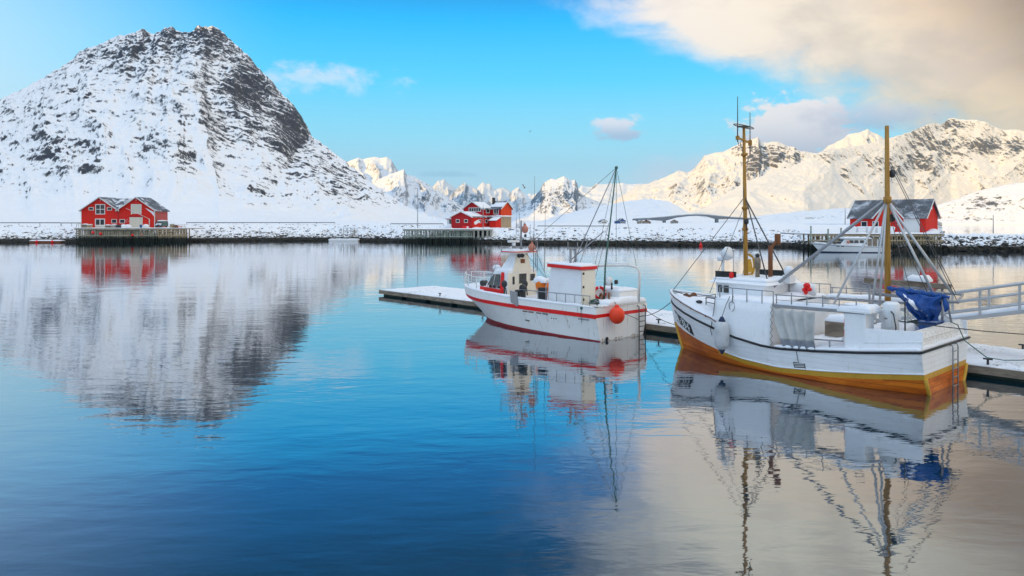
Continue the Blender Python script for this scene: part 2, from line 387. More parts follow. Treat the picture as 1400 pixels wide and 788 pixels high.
SNOW = snow_mat('snow'); SNOWF = snow_mat('snow_far', 0.3, 0.08)
WHITE = paint('white_hull_paint', (0.87, 0.88, 0.89), 0.45, 0.16, (0.45, 0.40, 0.34), 1.2, streak=0.18, bump=0.003)
WHITE2 = paint('weathered_white_paint', (0.84, 0.83, 0.80), 0.5, 0.30, (0.42, 0.33, 0.22), 0.9, streak=0.55, bump=0.004)
CREAM_LIT = paint('cream_warm_lit_paint', (0.86, 0.80, 0.67), 0.5, 0.22, (0.40, 0.30, 0.2), 1.4, streak=0.25)  # cream, also carrying the warm light on aft-facing walls
RED = paint('red_boat_paint', (0.80, 0.014, 0.012), 0.42, 0.2, (0.20, 0.02, 0.02), 2.0)
BOOT = paint('red_bottom_paint', (0.33, 0.022, 0.025), 0.5, 0.4, (0.08, 0.03, 0.03), 2.0)
YELLOW = paint('ochre_yellow_paint', (0.62, 0.34, 0.035), 0.45, 0.3, (0.26, 0.13, 0.02), 2.5)
HULLWOOD = wood('varnished_hull_planks', (0.46, 0.085, 0.008), (0.80, 0.22, 0.016), 3.0, (0.16, 0.5, 1.6), 0.42, plank=0.21, bump=0.006)
BLACK = paint('black_rubber', (0.012, 0.014, 0.018), 0.5, 0.3, (0.08, 0.08, 0.09))
GREY = paint('grey_galvanised_steel', (0.32, 0.33, 0.35), 0.42, 0.35, (0.16, 0.11, 0.08), 4.0, metal=0.35)
STEEL = paint('pale_aluminium', (0.52, 0.53, 0.54), 0.38, 0.25, (0.3, 0.28, 0.26), 3.0, metal=0.45)
SPAR = wood('golden_varnished_spar', (0.36, 0.17, 0.028), (0.50, 0.26, 0.05), 3.0, (3, 3, 0.25), 0.38)
ROPE = paint('dark_rope', (0.05, 0.055, 0.05), 0.8, 0.3, (0.12, 0.1, 0.08), 8.0)
GREENROPE = paint('green_rope', (0.08, 0.17, 0.14), 0.8, 0.3, (0.02, 0.05, 0.05), 8.0)
WIRE = paint('steel_wire', (0.10, 0.10, 0.105), 0.5, 0.3, (0.05, 0.04, 0.04), 5.0, metal=0.3)
CANVAS = paint('off_white_canvas', (0.55, 0.54, 0.51), 0.8, 0.5, (0.30, 0.29, 0.27), 1.6, streak=0.3, bump=0.004)
CANVASD = paint('dirty_canvas_hem', (0.24, 0.25, 0.28), 0.85, 0.8, (0.10, 0.11, 0.14), 5.0)
BLUET = paint('blue_tarpaulin', (0.006, 0.065, 0.27), 0.5, 0.3, (0.02, 0.05, 0.2), 3.0, bump=0.01)
ORANGE = paint('orange_float', (0.90, 0.055, 0.01), 0.45, 0.3, (0.4, 0.04, 0.02), 3.0)
BAGO = paint('orange_net_bag', (0.85, 0.20, 0.01), 0.7, 0.4, (0.35, 0.10, 0.01), 7.0, bump=0.02)
PINK = paint('faded_float', (0.58, 0.22, 0.15), 0.6, 0.5, (0.42, 0.24, 0.2), 3.0)
FENDER = paint('scuffed_fender_rubber', (0.56, 0.57, 0.58), 0.6, 0.5, (0.3, 0.3, 0.32), 4.0, streak=0.3)
NAVY = paint('dark_blue_fender_end', (0.015, 0.03, 0.08), 0.55, 0.2)
DKGREEN = paint('black_board', (0.012, 0.02, 0.022), 0.45, 0.2)
RUST = paint('rusty_steel', (0.20, 0.075, 0.03), 0.75, 0.6, (0.07, 0.03, 0.02), 6.0)
TIMBER = wood('weathered_timber', (0.17, 0.135, 0.10), (0.34, 0.28, 0.21), 4.0, (0.3, 1, 1), 0.8)
PIER = wood('pier_timber', (0.24, 0.225, 0.16), (0.46, 0.42, 0.32), 2.0, (2, 2, 0.2), 0.85, tide=1.7)
PIERG = wood('green_grey_pier_timber', (0.20, 0.24, 0.20), (0.40, 0.44, 0.38), 2.0, (2, 2, 0.2), 0.85, tide=1.5)
PIERN = wood('pale_new_pier_timber', (0.34, 0.26, 0.15), (0.50, 0.40, 0.26), 2.0, (2, 2, 0.2), 0.85, tide=1.6)
DARKSHADE = wood('dark_shade_backing', (0.02, 0.022, 0.02), (0.05, 0.05, 0.045), 2.0, (2, 2, 0.3), 0.9)
CONC = paint('pale_concrete', (0.42, 0.40, 0.34), 0.85, 0.45, (0.2, 0.19, 0.15), 0.8, streak=0.4)
FLOATM = paint('algae_dark_float', (0.03, 0.06, 0.05), 0.7, 0.5, (0.05, 0.09, 0.06), 3.0)
REDWALL = siding('red_board_wall', (0.76, 0.022, 0.008), fade=.15); REDWALL2 = siding('deep_red_board_wall', (0.52, 0.012, 0.012), fade=.15); REDLIT = siding('warm_lit_red_board_wall', (0.80, 0.065, 0.008), fade=.1)
CREAMWALL = siding('tan_board_wall', (0.46, 0.36, 0.24)); SHADEWALL = siding('shaded_red_board_wall', (0.50, 0.10, 0.09))
TRIM = paint('white_trim', (0.75, 0.74, 0.71), 0.5, 0.2, (0.4, 0.36, 0.3), 1.0)
DOORC = paint('cream_door', (0.66, 0.61, 0.50), 0.55, 0.25, (0.4, 0.33, 0.25), 0.8)
GREEND = paint('green_door', (0.03, 0.13, 0.10), 0.5, 0.2)
ROOF = roofing('dark_roof', (0.07, 0.075, 0.085), 0.38); ROOFS = roofing('snowy_roof', (0.09, 0.095, 0.105), 0.55); ROOFC = roofing('roof_thin_snow', (0.055, 0.062, 0.075), 0.30, 0.25, 0.5)
GLASS = glass('dark_window_glass'); GLASSB = glass('blue_grey_window_glass', (0.05, 0.075, 0.085))
CARP = paint('teal_car_paint', (0.03, 0.085, 0.085), 0.3, 0.15); TYRE = paint('tyre_rubber', (0.015, 0.015, 0.016), 0.8, 0.3)
ASPH = paint('bridge_concrete', (0.19, 0.205, 0.225), 0.8, 0.3, (0.13, 0.13, 0.14), 0.1)
GELCOAT = paint('white_gelcoat', (0.80, 0.81, 0.82), 0.3, 0.1, (0.5, 0.48, 0.45), 0.8)
BIRDG = paint('gull_grey_feathers', (0.22, 0.22, 0.23), 0.8, 0.2); 
BLUEP = paint('blue_paint', (0.03, 0.10, 0.30), 0.5, 0.3); LETTER = paint('white_lettering', (0.8, 0.8, 0.8), 0.5, 0.05)
CREASE = paint('dark_grey_metal', (0.045, 0.047, 0.05), 0.5, 0.4, (0.12, 0.1, 0.09), 4.0, metal=0.3)

def stain_mat():                                    # rust that has run: a thin ragged film, see-through where it thins out
    m, nt, b, t = new_mat('rust_run'); o = t.outputs['Object']
    n = noise_tex(nt, mapping(nt, o, (4, 4, 1.2)), 5.0, 5, 0.65)
    b.inputs['Base Color'].default_value = (0.36, 0.20, 0.08, 1); b.inputs['Roughness'].default_value = 0.8
    setin(nt, b.inputs['Alpha'], M(nt, 'MULTIPLY', smooth(nt, n, 0.40, 0.72), 0.75)); return m
STAIN = stain_mat()

def trodden_snow():                                 # packed snow on the pontoon, scuffed through to the boards here and there
    m, nt, b, t = new_mat('trodden_snow'); o = t.outputs['Object']
    n = noise_tex(nt, o, 1.1, 6, 0.6); f = noise_tex(nt, o, 7.0, 6, 0.65, 0.4); g = noise_tex(nt, o, 0.5, 4, 0.6)
    k = smooth(nt, M(nt, 'ADD', f, M(nt, 'MULTIPLY', M(nt, 'SUBTRACT', g, 0.5), 0.55)), 0.62, 0.72)
    c = mix(nt, n, (0.80, 0.81, 0.84), (0.89, 0.90, 0.92)); c = mix(nt, M(nt, 'MULTIPLY', k, 0.8), c, (0.20, 0.18, 0.16))
    setin(nt, b.inputs['Base Color'], c); b.inputs['Roughness'].default_value = 0.7; b.inputs['Specular IOR Level'].default_value = 0.2
    bn = nn(nt, 'ShaderNodeBump'); bn.inputs['Distance'].default_value = 0.06
    nt.links.new(f, bn.inputs['Height']); nt.links.new(bn.outputs[0], b.inputs['Normal']); MATS['trodden_snow'] = m; return m
SNOWP = trodden_snow()
def planked_white(name, col, seam, streak, dirt_col=(0.42, 0.34, 0.24), snow=0.0):
    """white paint over planks: faint seams, scuffs, weeping rust"""
    m, nt, b, t = new_mat(name); o = t.outputs['Object']; sp = nn(nt, 'ShaderNodeSeparateXYZ'); nt.links.new(o, sp.inputs[0])
    w = noise_tex(nt, mapping(nt, o, (.25, .25, 1)), 1.2, 3); z = M(nt, 'ADD', sp.outputs[2], M(nt, 'MULTIPLY', w, 0.10))
    fr = M(nt, 'ABSOLUTE', M(nt, 'SUBTRACT', M(nt, 'FRACT', M(nt, 'DIVIDE', z, 0.19)), 0.5)); gr = smooth(nt, fr, 0.455, 0.5)
    n1 = noise_tex(nt, o, 1.3, 6, 0.62); st = noise_tex(nt, mapping(nt, o, (3.2, 3.2, 0.2)), 2.4, 6, 0.65); sc = noise_tex(nt, mapping(nt, o, (.5, .5, 3)), 7.0, 6, 0.7)
    c = mix(nt, M(nt, 'MULTIPLY', gr, seam), col, (0.30, 0.29, 0.28))
    c = mix(nt, M(nt, 'MULTIPLY', smooth(nt, n1, 0.45, 0.8), 0.22), c, (0.58, 0.56, 0.52))
    c = mix(nt, M(nt, 'MULTIPLY', smooth(nt, st, 0.56, 0.76), streak), c, dirt_col)
    c = mix(nt, M(nt, 'MULTIPLY', smooth(nt, sc, 0.68, 0.76), 0.45), c, (0.33, 0.31, 0.29))
    if snow:
        f = noise_tex(nt, o, 9.0, 6, 0.7); c = mix(nt, smooth(nt, f, 0.40, 0.60), mix(nt, 0.5, c, (0.66, 0.61, 0.54)), (0.87, 0.87, 0.87))
    setin(nt, b.inputs['Base Color'], c); setin(nt, b.inputs['Roughness'], M(nt, 'ADD', 0.35, M(nt, 'MULTIPLY', n1, 0.3)))
    bn = nn(nt, 'ShaderNodeBump'); bn.inputs['Distance'].default_value = 0.006; bn.invert = True
    nt.links.new(M(nt, 'ADD', M(nt, 'MULTIPLY', gr, 1.0 if seam else 0.0), M(nt, 'MULTIPLY', n1, 0.6)), bn.inputs['Height']); nt.links.new(bn.outputs[0], b.inputs['Normal']); MATS[name] = m; return m
HULLWHITE = planked_white('planked_white_hull', (0.87, 0.88, 0.89), 0.38, 0.30)
STEELWHITE = planked_white('stained_white_hull', (0.86, 0.85, 0.82), 0.0, 0.75, (0.44, 0.32, 0.19))
DUSTED = planked_white('snow_dusted_boards', (0.74, 0.71, 0.65), 0.5, 0.2, snow=1.0)
# ------------------------------------------------------------------ numpy noise
def _h(ix, iy, s):
    n = (ix.astype(np.int64)*374761393+iy.astype(np.int64)*668265263+int(s)*974711) & 0x7fffffff
    n = ((n ^ (n >> 13))*1274126177) & 0x7fffffff
    return ((n ^ (n >> 16)) & 0xffff)/65535.0*2*np.pi
def gnoise(x, y, s=0):
    ix = np.floor(x); iy = np.floor(y); fx = x-ix; fy = y-iy
    u = fx*fx*fx*(fx*(fx*6-15)+10); v = fy*fy*fy*(fy*(fy*6-15)+10)
    def g(a, b):
        t = _h(ix+a, iy+b, s); return np.cos(t)*(fx-a)+np.sin(t)*(fy-b)
    return ((g(0,0)*(1-u)+g(1,0)*u)*(1-v)+(g(0,1)*(1-u)+g(1,1)*u)*v)*1.5
def fbm(x, y, o=5, s=0, gain=0.5):
    r = 0; a = 1; t = 0
    for i in range(o):
        r = r+a*gnoise(x*2**i, y*2**i, s+i*17); t += a; a *= gain
    return r/t
def ridged(x, y, o=5, s=0, gain=0.5):
    r = 0; a = 1; t = 0; w = 1.0
    for i in range(o):
        n = 1-np.abs(gnoise(x*2**i, y*2**i, s+i*31)); n = n*n*w; w = np.clip(n*1.6, 0, 1)
        r = r+a*n; t += a; a *= gain
    return r/t
def sstep(x, a, b):
    t = np.clip((x-a)/(b-a), 0, 1); return t*t*(3-2*t)
def terrain_mesh(name, X, Y, Z, mat, rock=None, smooth=True):
    nu, nv = X.shape; co = np.stack([X, Y, Z], -1).reshape(-1, 3).astype(np.float32)
    idx = np.arange(nu*nv).reshape(nu, nv)
    q = np.stack([idx[:-1, :-1], idx[1:, :-1], idx[1:, 1:], idx[:-1, 1:]], -1).reshape(-1, 4)
    me = bpy.data.meshes.new(name); me.vertices.add(len(co)); me.vertices.foreach_set('co', co.ravel())
    me.loops.add(q.size); me.loops.foreach_set('vertex_index', q.ravel().astype(np.int32))
    me.polygons.add(len(q)); me.polygons.foreach_set('loop_start', np.arange(0, q.size, 4, dtype=np.int32))
    me.polygons.foreach_set('use_smooth', np.full(len(q), smooth)); me.update(calc_edges=True)
    if rock is not None:
        a = me.attributes.new('rock', 'FLOAT', 'POINT'); a.data.foreach_set('value', rock.reshape(-1).astype(np.float32))
    me.materials.append(mat); o = bpy.data.objects.new(name, me); COL.objects.link(o)
    return tag(o, kind='structure')

# ------------------------------------------------------------------ water
def build_water():
    m, nt, b, t = new_mat('fjord_water'); o = t.outputs['Object']
    a1 = noise_tex(nt, mapping(nt, o, (0.42, 1.0, 1.0)), 1.5, 3, 0.5, 0.4)
    a2 = noise_tex(nt, mapping(nt, o, (0.5, 1.0, 1.0), (0, 0, 0.35)), 0.33, 3, 0.5, 0.3)
    a3 = noise_tex(nt, mapping(nt, o, (0.4, 1.0, 1.0), (0, 0, -0.25)), 5.5, 2, 0.5)
    pa = smooth(nt, noise_tex(nt, mapping(nt, o, (0.35, 1, 1)), 0.035, 3, 0.5), 0.35, 0.68)
    k = M(nt, 'ADD', 0.55, M(nt, 'MULTIPLY', pa, 0.9))
    h = M(nt, 'ADD', M(nt, 'MULTIPLY', M(nt, 'MULTIPLY', a1, 0.0085), k), M(nt, 'MULTIPLY', a2, 0.020))
    h = M(nt, 'ADD', h, M(nt, 'MULTIPLY', M(nt, 'MULTIPLY', a3, 0.0016), k))
    bn = nn(nt, 'ShaderNodeBump'); bn.inputs['Distance'].default_value = 1.0; bn.inputs['Strength'].default_value = 1.0
    nt.links.new(h, bn.inputs['Height'])
    # still, dark fjord water: mirror strength follows the grazing angle
    nt.nodes.remove(b); df = nn(nt, 'ShaderNodeBsdfDiffuse'); df.inputs[0].default_value = (0.0, 0.022, 0.040, 1)
    gl = nn(nt, 'ShaderNodeBsdfGlossy'); gl.inputs[0].default_value = (0.97, 0.98, 1.0, 1); gl.inputs['Roughness'].default_value = 0.025
    fr = nn(nt, 'ShaderNodeFresnel'); fr.inputs[0].default_value = 1.34
    for q in (df, gl, fr): nt.links.new(bn.outputs[0], q.inputs['Normal'])
    mx = nn(nt, 'ShaderNodeMixShader'); setin(nt, mx.inputs[0], M(nt, 'POWER', fr.outputs[0], 0.43))
    nt.links.new(df.outputs[0], mx.inputs[1]); nt.links.new(gl.outputs[0], mx.inputs[2]); nt.links.new(mx.outputs[0], nt.nodes['Material Output'].inputs[0])
    w = MB().add([(-8000, -3200, 0), (9000, -3200, 0), (9000, 14000, 0), (-8000, 14000, 0)], [(0, 1, 2, 3)]).build('water', m)
    tag(w, kind='structure')
build_water()

# ------------------------------------------------------------------ shore land: px -> distance of the waterline
SHORE = [(-700, 331.5), (-150, 331.5), (0, 331.6), (100, 332), (180, 331.6), (250, 330.6), (350, 329.6), (450, 329.2), (550, 331), (650, 332.5), (735, 334),
         (850, 335), (1000, 336.5), (1085, 338.2), (1110, 341), (1160, 343.6), (1235, 344.6), (1282, 343.5), (1292, 336), (1297, 310.0), (1310, 307.6), (1500, 307.4), (2300, 307.4)]
def shoreY(px): return 6000.0/(np.interp(px, [a for a, _ in SHORE], [b for _, b in SHORE])-HY)
MAT_SHORE = rock_snow('snowy_shore', 0.22, 0.0, ((0.03, 0.03, 0.03), (0.13, 0.115, 0.09)), 0.35, tide=1.05, streak=(1, 1, 1), soft=0.04)
def land():
    pxs = np.concatenate([np.linspace(-700, -60, 60), np.linspace(-55, 1275, 900), np.linspace(1276, 1288, 30)])
    d = np.concatenate([[-9, -5, -3], np.linspace(-2, 9, 34), np.linspace(9.5, 46, 70), np.geomspace(48, 900, 44)])
    P, D = np.meshgrid(pxs, d, indexing='ij'); Yw = shoreY(P)
    far = np.zeros_like(P)
    n = fbm(P/9.0, D/2.2, 4, 3); n2 = fbm(P/38.0, D/9.0, 4, 11)
    top = np.interp(P, [-100, 100, 300, 560, 700, 800, 1050, 1120, 1290], [5.9, 4.5, 5.6, 5.2, 4.3, 4.6, 4.4, 3.6, 3.4])
    run = np.interp(P, [-100, 560, 740, 1100, 1290], [16, 14, 20, 22, 12])
    z = -2.2+2.6*sstep(D, -4, 0.6)+1.1*sstep(D, 0.4, 3.5)
    z = z+(top-1.5)*sstep(D, 1.5, run)**0.9
    z = z+np.clip(D-run, 0, 60)*0.016+np.clip(D-70, 0, 1e4)*0.0022
    z = z+0.8*n*sstep(D, -1, 2)*(1-0.75*sstep(D, run*0.7, run*1.15))+0.35*n2*sstep(D, 2, 6)
    fz = -2.2+4.0*sstep(D, -4, 12)+np.clip(D, 0, 900)*0.01
    z = z*(1-far)+fz*far
    z = z-(z+2.4)*sstep(P, 1281, 1288)
    Y = Yw+D; X = (P-CX)/F*Y
    rock = 0.20+0.42*sstep(D, 9, 0.5)+0.16*sstep(fbm(P/25.0, D/4.0, 4, 5), 0.05, 0.4)-0.30*sstep(D, 9, 16)+0.34*sstep(D, 55, 80)*sstep(fbm(P/30.0, D/25.0, 4, 15), -0.05, 0.35)
    rock = rock+0.16*sstep(P, 760, 860)*sstep(D, 10, 16)*(1-sstep(D, 60, 200))
    rock = rock-0.8*sstep(P, 1277, 1280)*sstep(D, 20, 26)
    terrain_mesh('shore_terrain', X, Y, z, MAT_SHORE, rock)
    return pxs
land()
def landz(px, D):                                   # the same surface without its noise, for things that stand on it
    top = ip(px, [(-100, 5.9), (100, 4.5), (300, 5.6), (560, 5.2), (700, 4.3), (800, 4.6), (1050, 4.4), (1120, 3.6), (1290, 3.4)])
    run = ip(px, [(-100, 16), (560, 14), (740, 20), (1100, 22), (1290, 12)])
    ss = lambda x, a, b: (lambda t: t*t*(3-2*t))(min(1, max(0, (x-a)/(b-a))))
    return -2.2+2.6*ss(D, -4, .6)+1.1*ss(D, .4, 3.5)+(top-1.5)*ss(D, 1.5, run)**.9+min(max(D-run, 0), 60)*.016+max(D-70, 0)*.0022

# ------------------------------------------------------------------ mountains
def mountain(name, prof, Yb, Yr, mat, zb=6.0, p=1.25, px=None, nx=400, nt_=150, gully=0.10, glam=60.0, rough=0.05, rlam=0.10, seed=0,
             rock=0.25, blobs=(), steep=0.2, crag=0.0, back=1.35, ridge_rough=0.6, warp=0.6, det=0.12, d0=60.0, nd=4, shear=0.0, bk=0.75, skew=0.0):
    """prof: the skyline as photo rows over photo columns; Yb, Yr: how far its foot and its ridge stand"""
    xs = [a for a, _ in prof]; ys = [b for _, b in prof]
    px = px or (xs[0], xs[-1]); u = np.linspace(px[0], px[1], nx)
    t = np.concatenate([np.linspace(-0.04, 1.0, nt_), np.linspace(1.0, back, max(12, nt_//8))[1:]])
    P, T = np.meshgrid(u, t, indexing='ij')
    f = lambda v: np.interp(P, [a for a, _ in v], [b for _, b in v]) if isinstance(v, (list, tuple)) else np.full_like(P, float(v))
    YB, YR, ZB = f(Yb), f(Yr), f(zb)
    wob = (xs[-1]-xs[0])*0.05*fbm(P/((xs[-1]-xs[0])*0.16), T*2.2, 3, seed+300)
    S = np.interp(P+np.clip(1-T, 0, 1)*(skew+wob), xs, ys); tan = (HY-S)/F+(0.0006*gnoise(P/2.3, P*0+seed, seed+5)+0.0012*gnoise(P/7.0, P*0+seed+3.3, seed+6))*ridge_rough*sstep(T, 0.88, 1.0)
    ZR = CH+tan*YR; H = np.maximum(ZR-ZB, 1.0)
    Tc = np.clip(T, 0, 1); Y = YB+(YR-YB)*T; X = (P-CX)/F*Y
    z = ZB+H*Tc**p
    L = rlam*(np.max(YR)-np.min(YB))+1e-6
    wx = fbm(X/(L*3), Y/(L*3), 4, seed+40)*warp
    env = np.sin(np.pi*np.clip(Tc, 0, 1))**0.8
    g = ridged(P/glam+wx+(0.25+shear)*T, T*1.1+wx, 5, seed)-0.45
    r = fbm(X/L+wx, Y/L, 6, seed+9, 0.55)
    z = z+H*gully*g*env+H*rough*r*(env*0.9+0.1*(T > 0.03))
    if crag:
        c = ridged(X/(L*0.35), Y/(L*0.8), 5, seed+70, 0.6)-0.4
        z = z+H*crag*c*sstep(T, 0.55, 0.95)*(1-0.6*sstep(T, 0.97, 1.0))
    # crags and ledges: finer and finer relief, stronger where the face is bare
    py0 = HY-F*(z-CH)/Y; bare = np.full_like(z, 0.0)
    for bx, by, rx, ry, a in blobs:
        bare = bare+a*np.exp(-(((P-bx)/rx)**2+((py0-by)/ry)**2)*1.2)
    sx = X+shear*z; dd = np.zeros_like(z)
    for i in range(nd):
        w = d0/2**i; n = ridged(sx/w+wx*2, (Y*0.55+z*0.9)/w, 2, seed+200+i*7)-0.5
        dd = dd+det*w*n
    z = z+dd*sstep(T, 0.02, 0.16)*(0.55+1.1*np.clip(bare, 0, 0.6))*(1-0.5*sstep(T, 0.93, 1.0))
    z = np.where(T > 1, ZR-(T-1)*H*1.3+H*rough*r*0.3, z)
    lim = CH+Y*(tan-np.clip(1-T, 0, 1)*0.012)
    z = np.where((T <= 1) & (z > lim), lim+(z-lim)*0.12, z)
    z = np.where(T < 0, ZB-9, z)
    # rock where steep and where it is bare in the photograph
    dzt = np.gradient(z, axis=1)/np.maximum(np.abs(np.gradient(Y, axis=1)), 1e-3); dzu = np.gradient(z, axis=0)/np.maximum(np.abs(np.gradient(X, axis=0)), 1e-3)
    sl = np.sqrt(dzt**2+dzu**2); core = (T > 0.08) & (T < 0.98); mu, sg = np.median(sl[core]), np.std(np.clip(sl[core], 0, np.percentile(sl[core], 97)))+1e-6
    rk = rock+bare*bk+steep*np.clip((sl-mu)/sg, -1.6, 2.2)
    rk = rk*sstep(T, 0.0, 0.035)
    return terrain_mesh(name, X, Y, z, mat, rk)

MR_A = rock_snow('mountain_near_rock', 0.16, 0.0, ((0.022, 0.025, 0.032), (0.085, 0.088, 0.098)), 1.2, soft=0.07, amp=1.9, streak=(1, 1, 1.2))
M1 = [(-420, 318), (-300, 285), (-200, 238), (-100, 186), (0, 138), (50, 112), (90, 88), (115, 68), (130, 63), (145, 58), (160, 50), (170, 48), (185, 45), (193, 41), (198, 40), (205, 45), (212, 46),
      (220, 42), (228, 38), (236, 37), (240, 40), (246, 43), (255, 44), (262, 45), (267, 40), (272, 35), (283, 34), (295, 37), (302, 42), (310, 50), (320, 58), (330, 68), (342, 78), (355, 95), (370, 110), (385, 128),
      (400, 143), (412, 160), (420, 174), (425, 185), (440, 196), (455, 207), (470, 220), (490, 236), (510, 252), (530, 265), (550, 278), (570, 289), (590, 296), (610, 300), (650, 303)]
mountain('mountain_left', M1, [(-420, 330), (480, 330), (650, 480)], [(-420, 900), (300, 900), (440, 760), (650, 520)], MR_A, zb=6.2, p=1.12, nx=1300, nt_=520, gully=0.03, glam=60, rough=0.06, rlam=0.14, seed=3, rock=0.085, crag=0.03, steep=0.19, det=0.14, d0=44.0, nd=5, shear=0.7, bk=0.32, skew=75, ridge_rough=1.8,
         blobs=[(235, 55, 95, 30, .42), (180, 85, 30, 28, .30), (283, 48, 22, 22, .5), (130, 75, 50, 14, .25), (345, 115, 32, 34, .40), (390, 165, 30, 30, .36), (408, 175, 18, 40, .34), (330, 130, 45, 45, .22), (75, 200, 48, 26, .46), (60, 225, 60, 22, .22),
                (20, 150, 70, 10, .24), (120, 130, 45, 12, .25), (60, 165, 60, 8, .24), (205, 190, 22, 25, .26), (240, 215, 30, 16, .28), (130, 225, 22, 18, .28), (0, 215, 30, 16, .22), (395, 200, 40, 10, .34), (405, 232, 14, 20, .30), (445, 225, 40, 20, .18), (450, 250, 40, 20, .2), (40, 262, 90, 14, .24), (330, 266, 110, 14, .24), (200, 284, 260, 10, .30), (300, 165, 80, 60, .10), (500, 265, 30, 10, .2)])

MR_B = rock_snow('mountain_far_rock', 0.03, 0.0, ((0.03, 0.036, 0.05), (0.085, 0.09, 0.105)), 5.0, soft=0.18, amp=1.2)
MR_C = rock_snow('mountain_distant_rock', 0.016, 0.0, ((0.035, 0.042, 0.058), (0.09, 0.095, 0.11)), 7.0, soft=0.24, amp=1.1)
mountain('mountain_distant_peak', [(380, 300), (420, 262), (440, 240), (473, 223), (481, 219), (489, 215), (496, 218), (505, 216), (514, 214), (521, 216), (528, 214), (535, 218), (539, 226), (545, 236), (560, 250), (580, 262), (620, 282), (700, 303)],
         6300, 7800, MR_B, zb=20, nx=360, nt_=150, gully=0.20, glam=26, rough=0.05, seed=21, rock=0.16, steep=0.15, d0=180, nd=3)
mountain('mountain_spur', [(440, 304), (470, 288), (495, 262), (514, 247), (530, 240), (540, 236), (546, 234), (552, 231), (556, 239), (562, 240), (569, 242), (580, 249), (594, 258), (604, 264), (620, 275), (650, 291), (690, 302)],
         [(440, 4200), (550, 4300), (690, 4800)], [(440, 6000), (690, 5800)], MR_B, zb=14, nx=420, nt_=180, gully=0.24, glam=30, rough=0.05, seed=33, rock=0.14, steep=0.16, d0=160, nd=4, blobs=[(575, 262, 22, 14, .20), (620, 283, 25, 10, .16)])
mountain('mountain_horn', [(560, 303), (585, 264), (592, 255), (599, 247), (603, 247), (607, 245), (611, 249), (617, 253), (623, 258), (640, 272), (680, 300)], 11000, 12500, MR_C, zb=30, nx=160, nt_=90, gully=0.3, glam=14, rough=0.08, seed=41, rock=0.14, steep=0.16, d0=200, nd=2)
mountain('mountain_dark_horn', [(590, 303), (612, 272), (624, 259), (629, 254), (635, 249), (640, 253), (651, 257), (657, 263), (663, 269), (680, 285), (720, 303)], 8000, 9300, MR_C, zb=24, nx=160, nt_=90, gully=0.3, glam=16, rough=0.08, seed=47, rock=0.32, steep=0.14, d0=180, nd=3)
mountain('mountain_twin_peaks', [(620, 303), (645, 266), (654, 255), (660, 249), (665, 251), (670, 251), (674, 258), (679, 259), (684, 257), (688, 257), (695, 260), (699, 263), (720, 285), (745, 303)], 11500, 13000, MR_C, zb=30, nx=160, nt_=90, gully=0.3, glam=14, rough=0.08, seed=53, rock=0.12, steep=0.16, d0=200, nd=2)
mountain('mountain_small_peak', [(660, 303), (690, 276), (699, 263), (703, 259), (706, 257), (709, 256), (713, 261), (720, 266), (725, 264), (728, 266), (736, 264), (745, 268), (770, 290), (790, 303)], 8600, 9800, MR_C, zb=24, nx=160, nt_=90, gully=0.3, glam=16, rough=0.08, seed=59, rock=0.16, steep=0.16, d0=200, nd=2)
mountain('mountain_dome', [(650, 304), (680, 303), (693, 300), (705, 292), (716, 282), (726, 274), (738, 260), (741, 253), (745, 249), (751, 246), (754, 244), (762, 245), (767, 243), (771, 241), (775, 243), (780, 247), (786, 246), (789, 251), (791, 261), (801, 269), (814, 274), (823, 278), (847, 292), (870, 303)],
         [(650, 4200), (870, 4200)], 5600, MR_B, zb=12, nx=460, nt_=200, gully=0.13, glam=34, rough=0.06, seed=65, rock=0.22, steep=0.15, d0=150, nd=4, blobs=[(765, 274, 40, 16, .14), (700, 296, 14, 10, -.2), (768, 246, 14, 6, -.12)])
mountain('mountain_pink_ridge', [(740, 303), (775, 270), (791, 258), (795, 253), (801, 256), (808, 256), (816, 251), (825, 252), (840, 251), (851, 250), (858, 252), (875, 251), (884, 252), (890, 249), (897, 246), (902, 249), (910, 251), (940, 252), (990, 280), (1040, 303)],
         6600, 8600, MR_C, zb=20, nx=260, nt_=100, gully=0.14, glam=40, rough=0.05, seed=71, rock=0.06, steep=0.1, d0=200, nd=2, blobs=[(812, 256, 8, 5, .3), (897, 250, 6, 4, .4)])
MR_H = rock_snow('hill_rock', 0.07, 0.0, ((0.05, 0.05, 0.055), (0.13, 0.125, 0.12)), 1.2, soft=0.07, amp=2.0, streak=(1, 1, 1))
mountain('hill_rounded', [(690, 304.5), (743, 302), (773, 292), (810, 284), (840, 278), (866, 274), (882, 272), (903, 273), (916, 276), (927, 282), (940, 290), (960, 297), (1000, 303)],
         [(690, 620), (1000, 620)], [(690, 1000), (880, 1150), (1000, 900)], MR_H, zb=6.5, p=1.0, nx=420, nt_=150, gully=0.05, glam=60, rough=0.03, seed=81, rock=0.12, steep=0.07, d0=40, nd=4, det=.07, blobs=[(880, 285, 40, 12, .08)])
MR_R = rock_snow('mountain_right_rock', 0.05, 0.0, ((0.045, 0.045, 0.05), (0.13, 0.12, 0.11)), 3.0, warm=(0.17, 0.13, 0.09), soft=0.09, amp=1.4, snow=((0.75, 0.72, 0.66), (0.81, 0.78, 0.72)))  # warm sunlight is put into this snow colour, darker and yellower than elsewhere
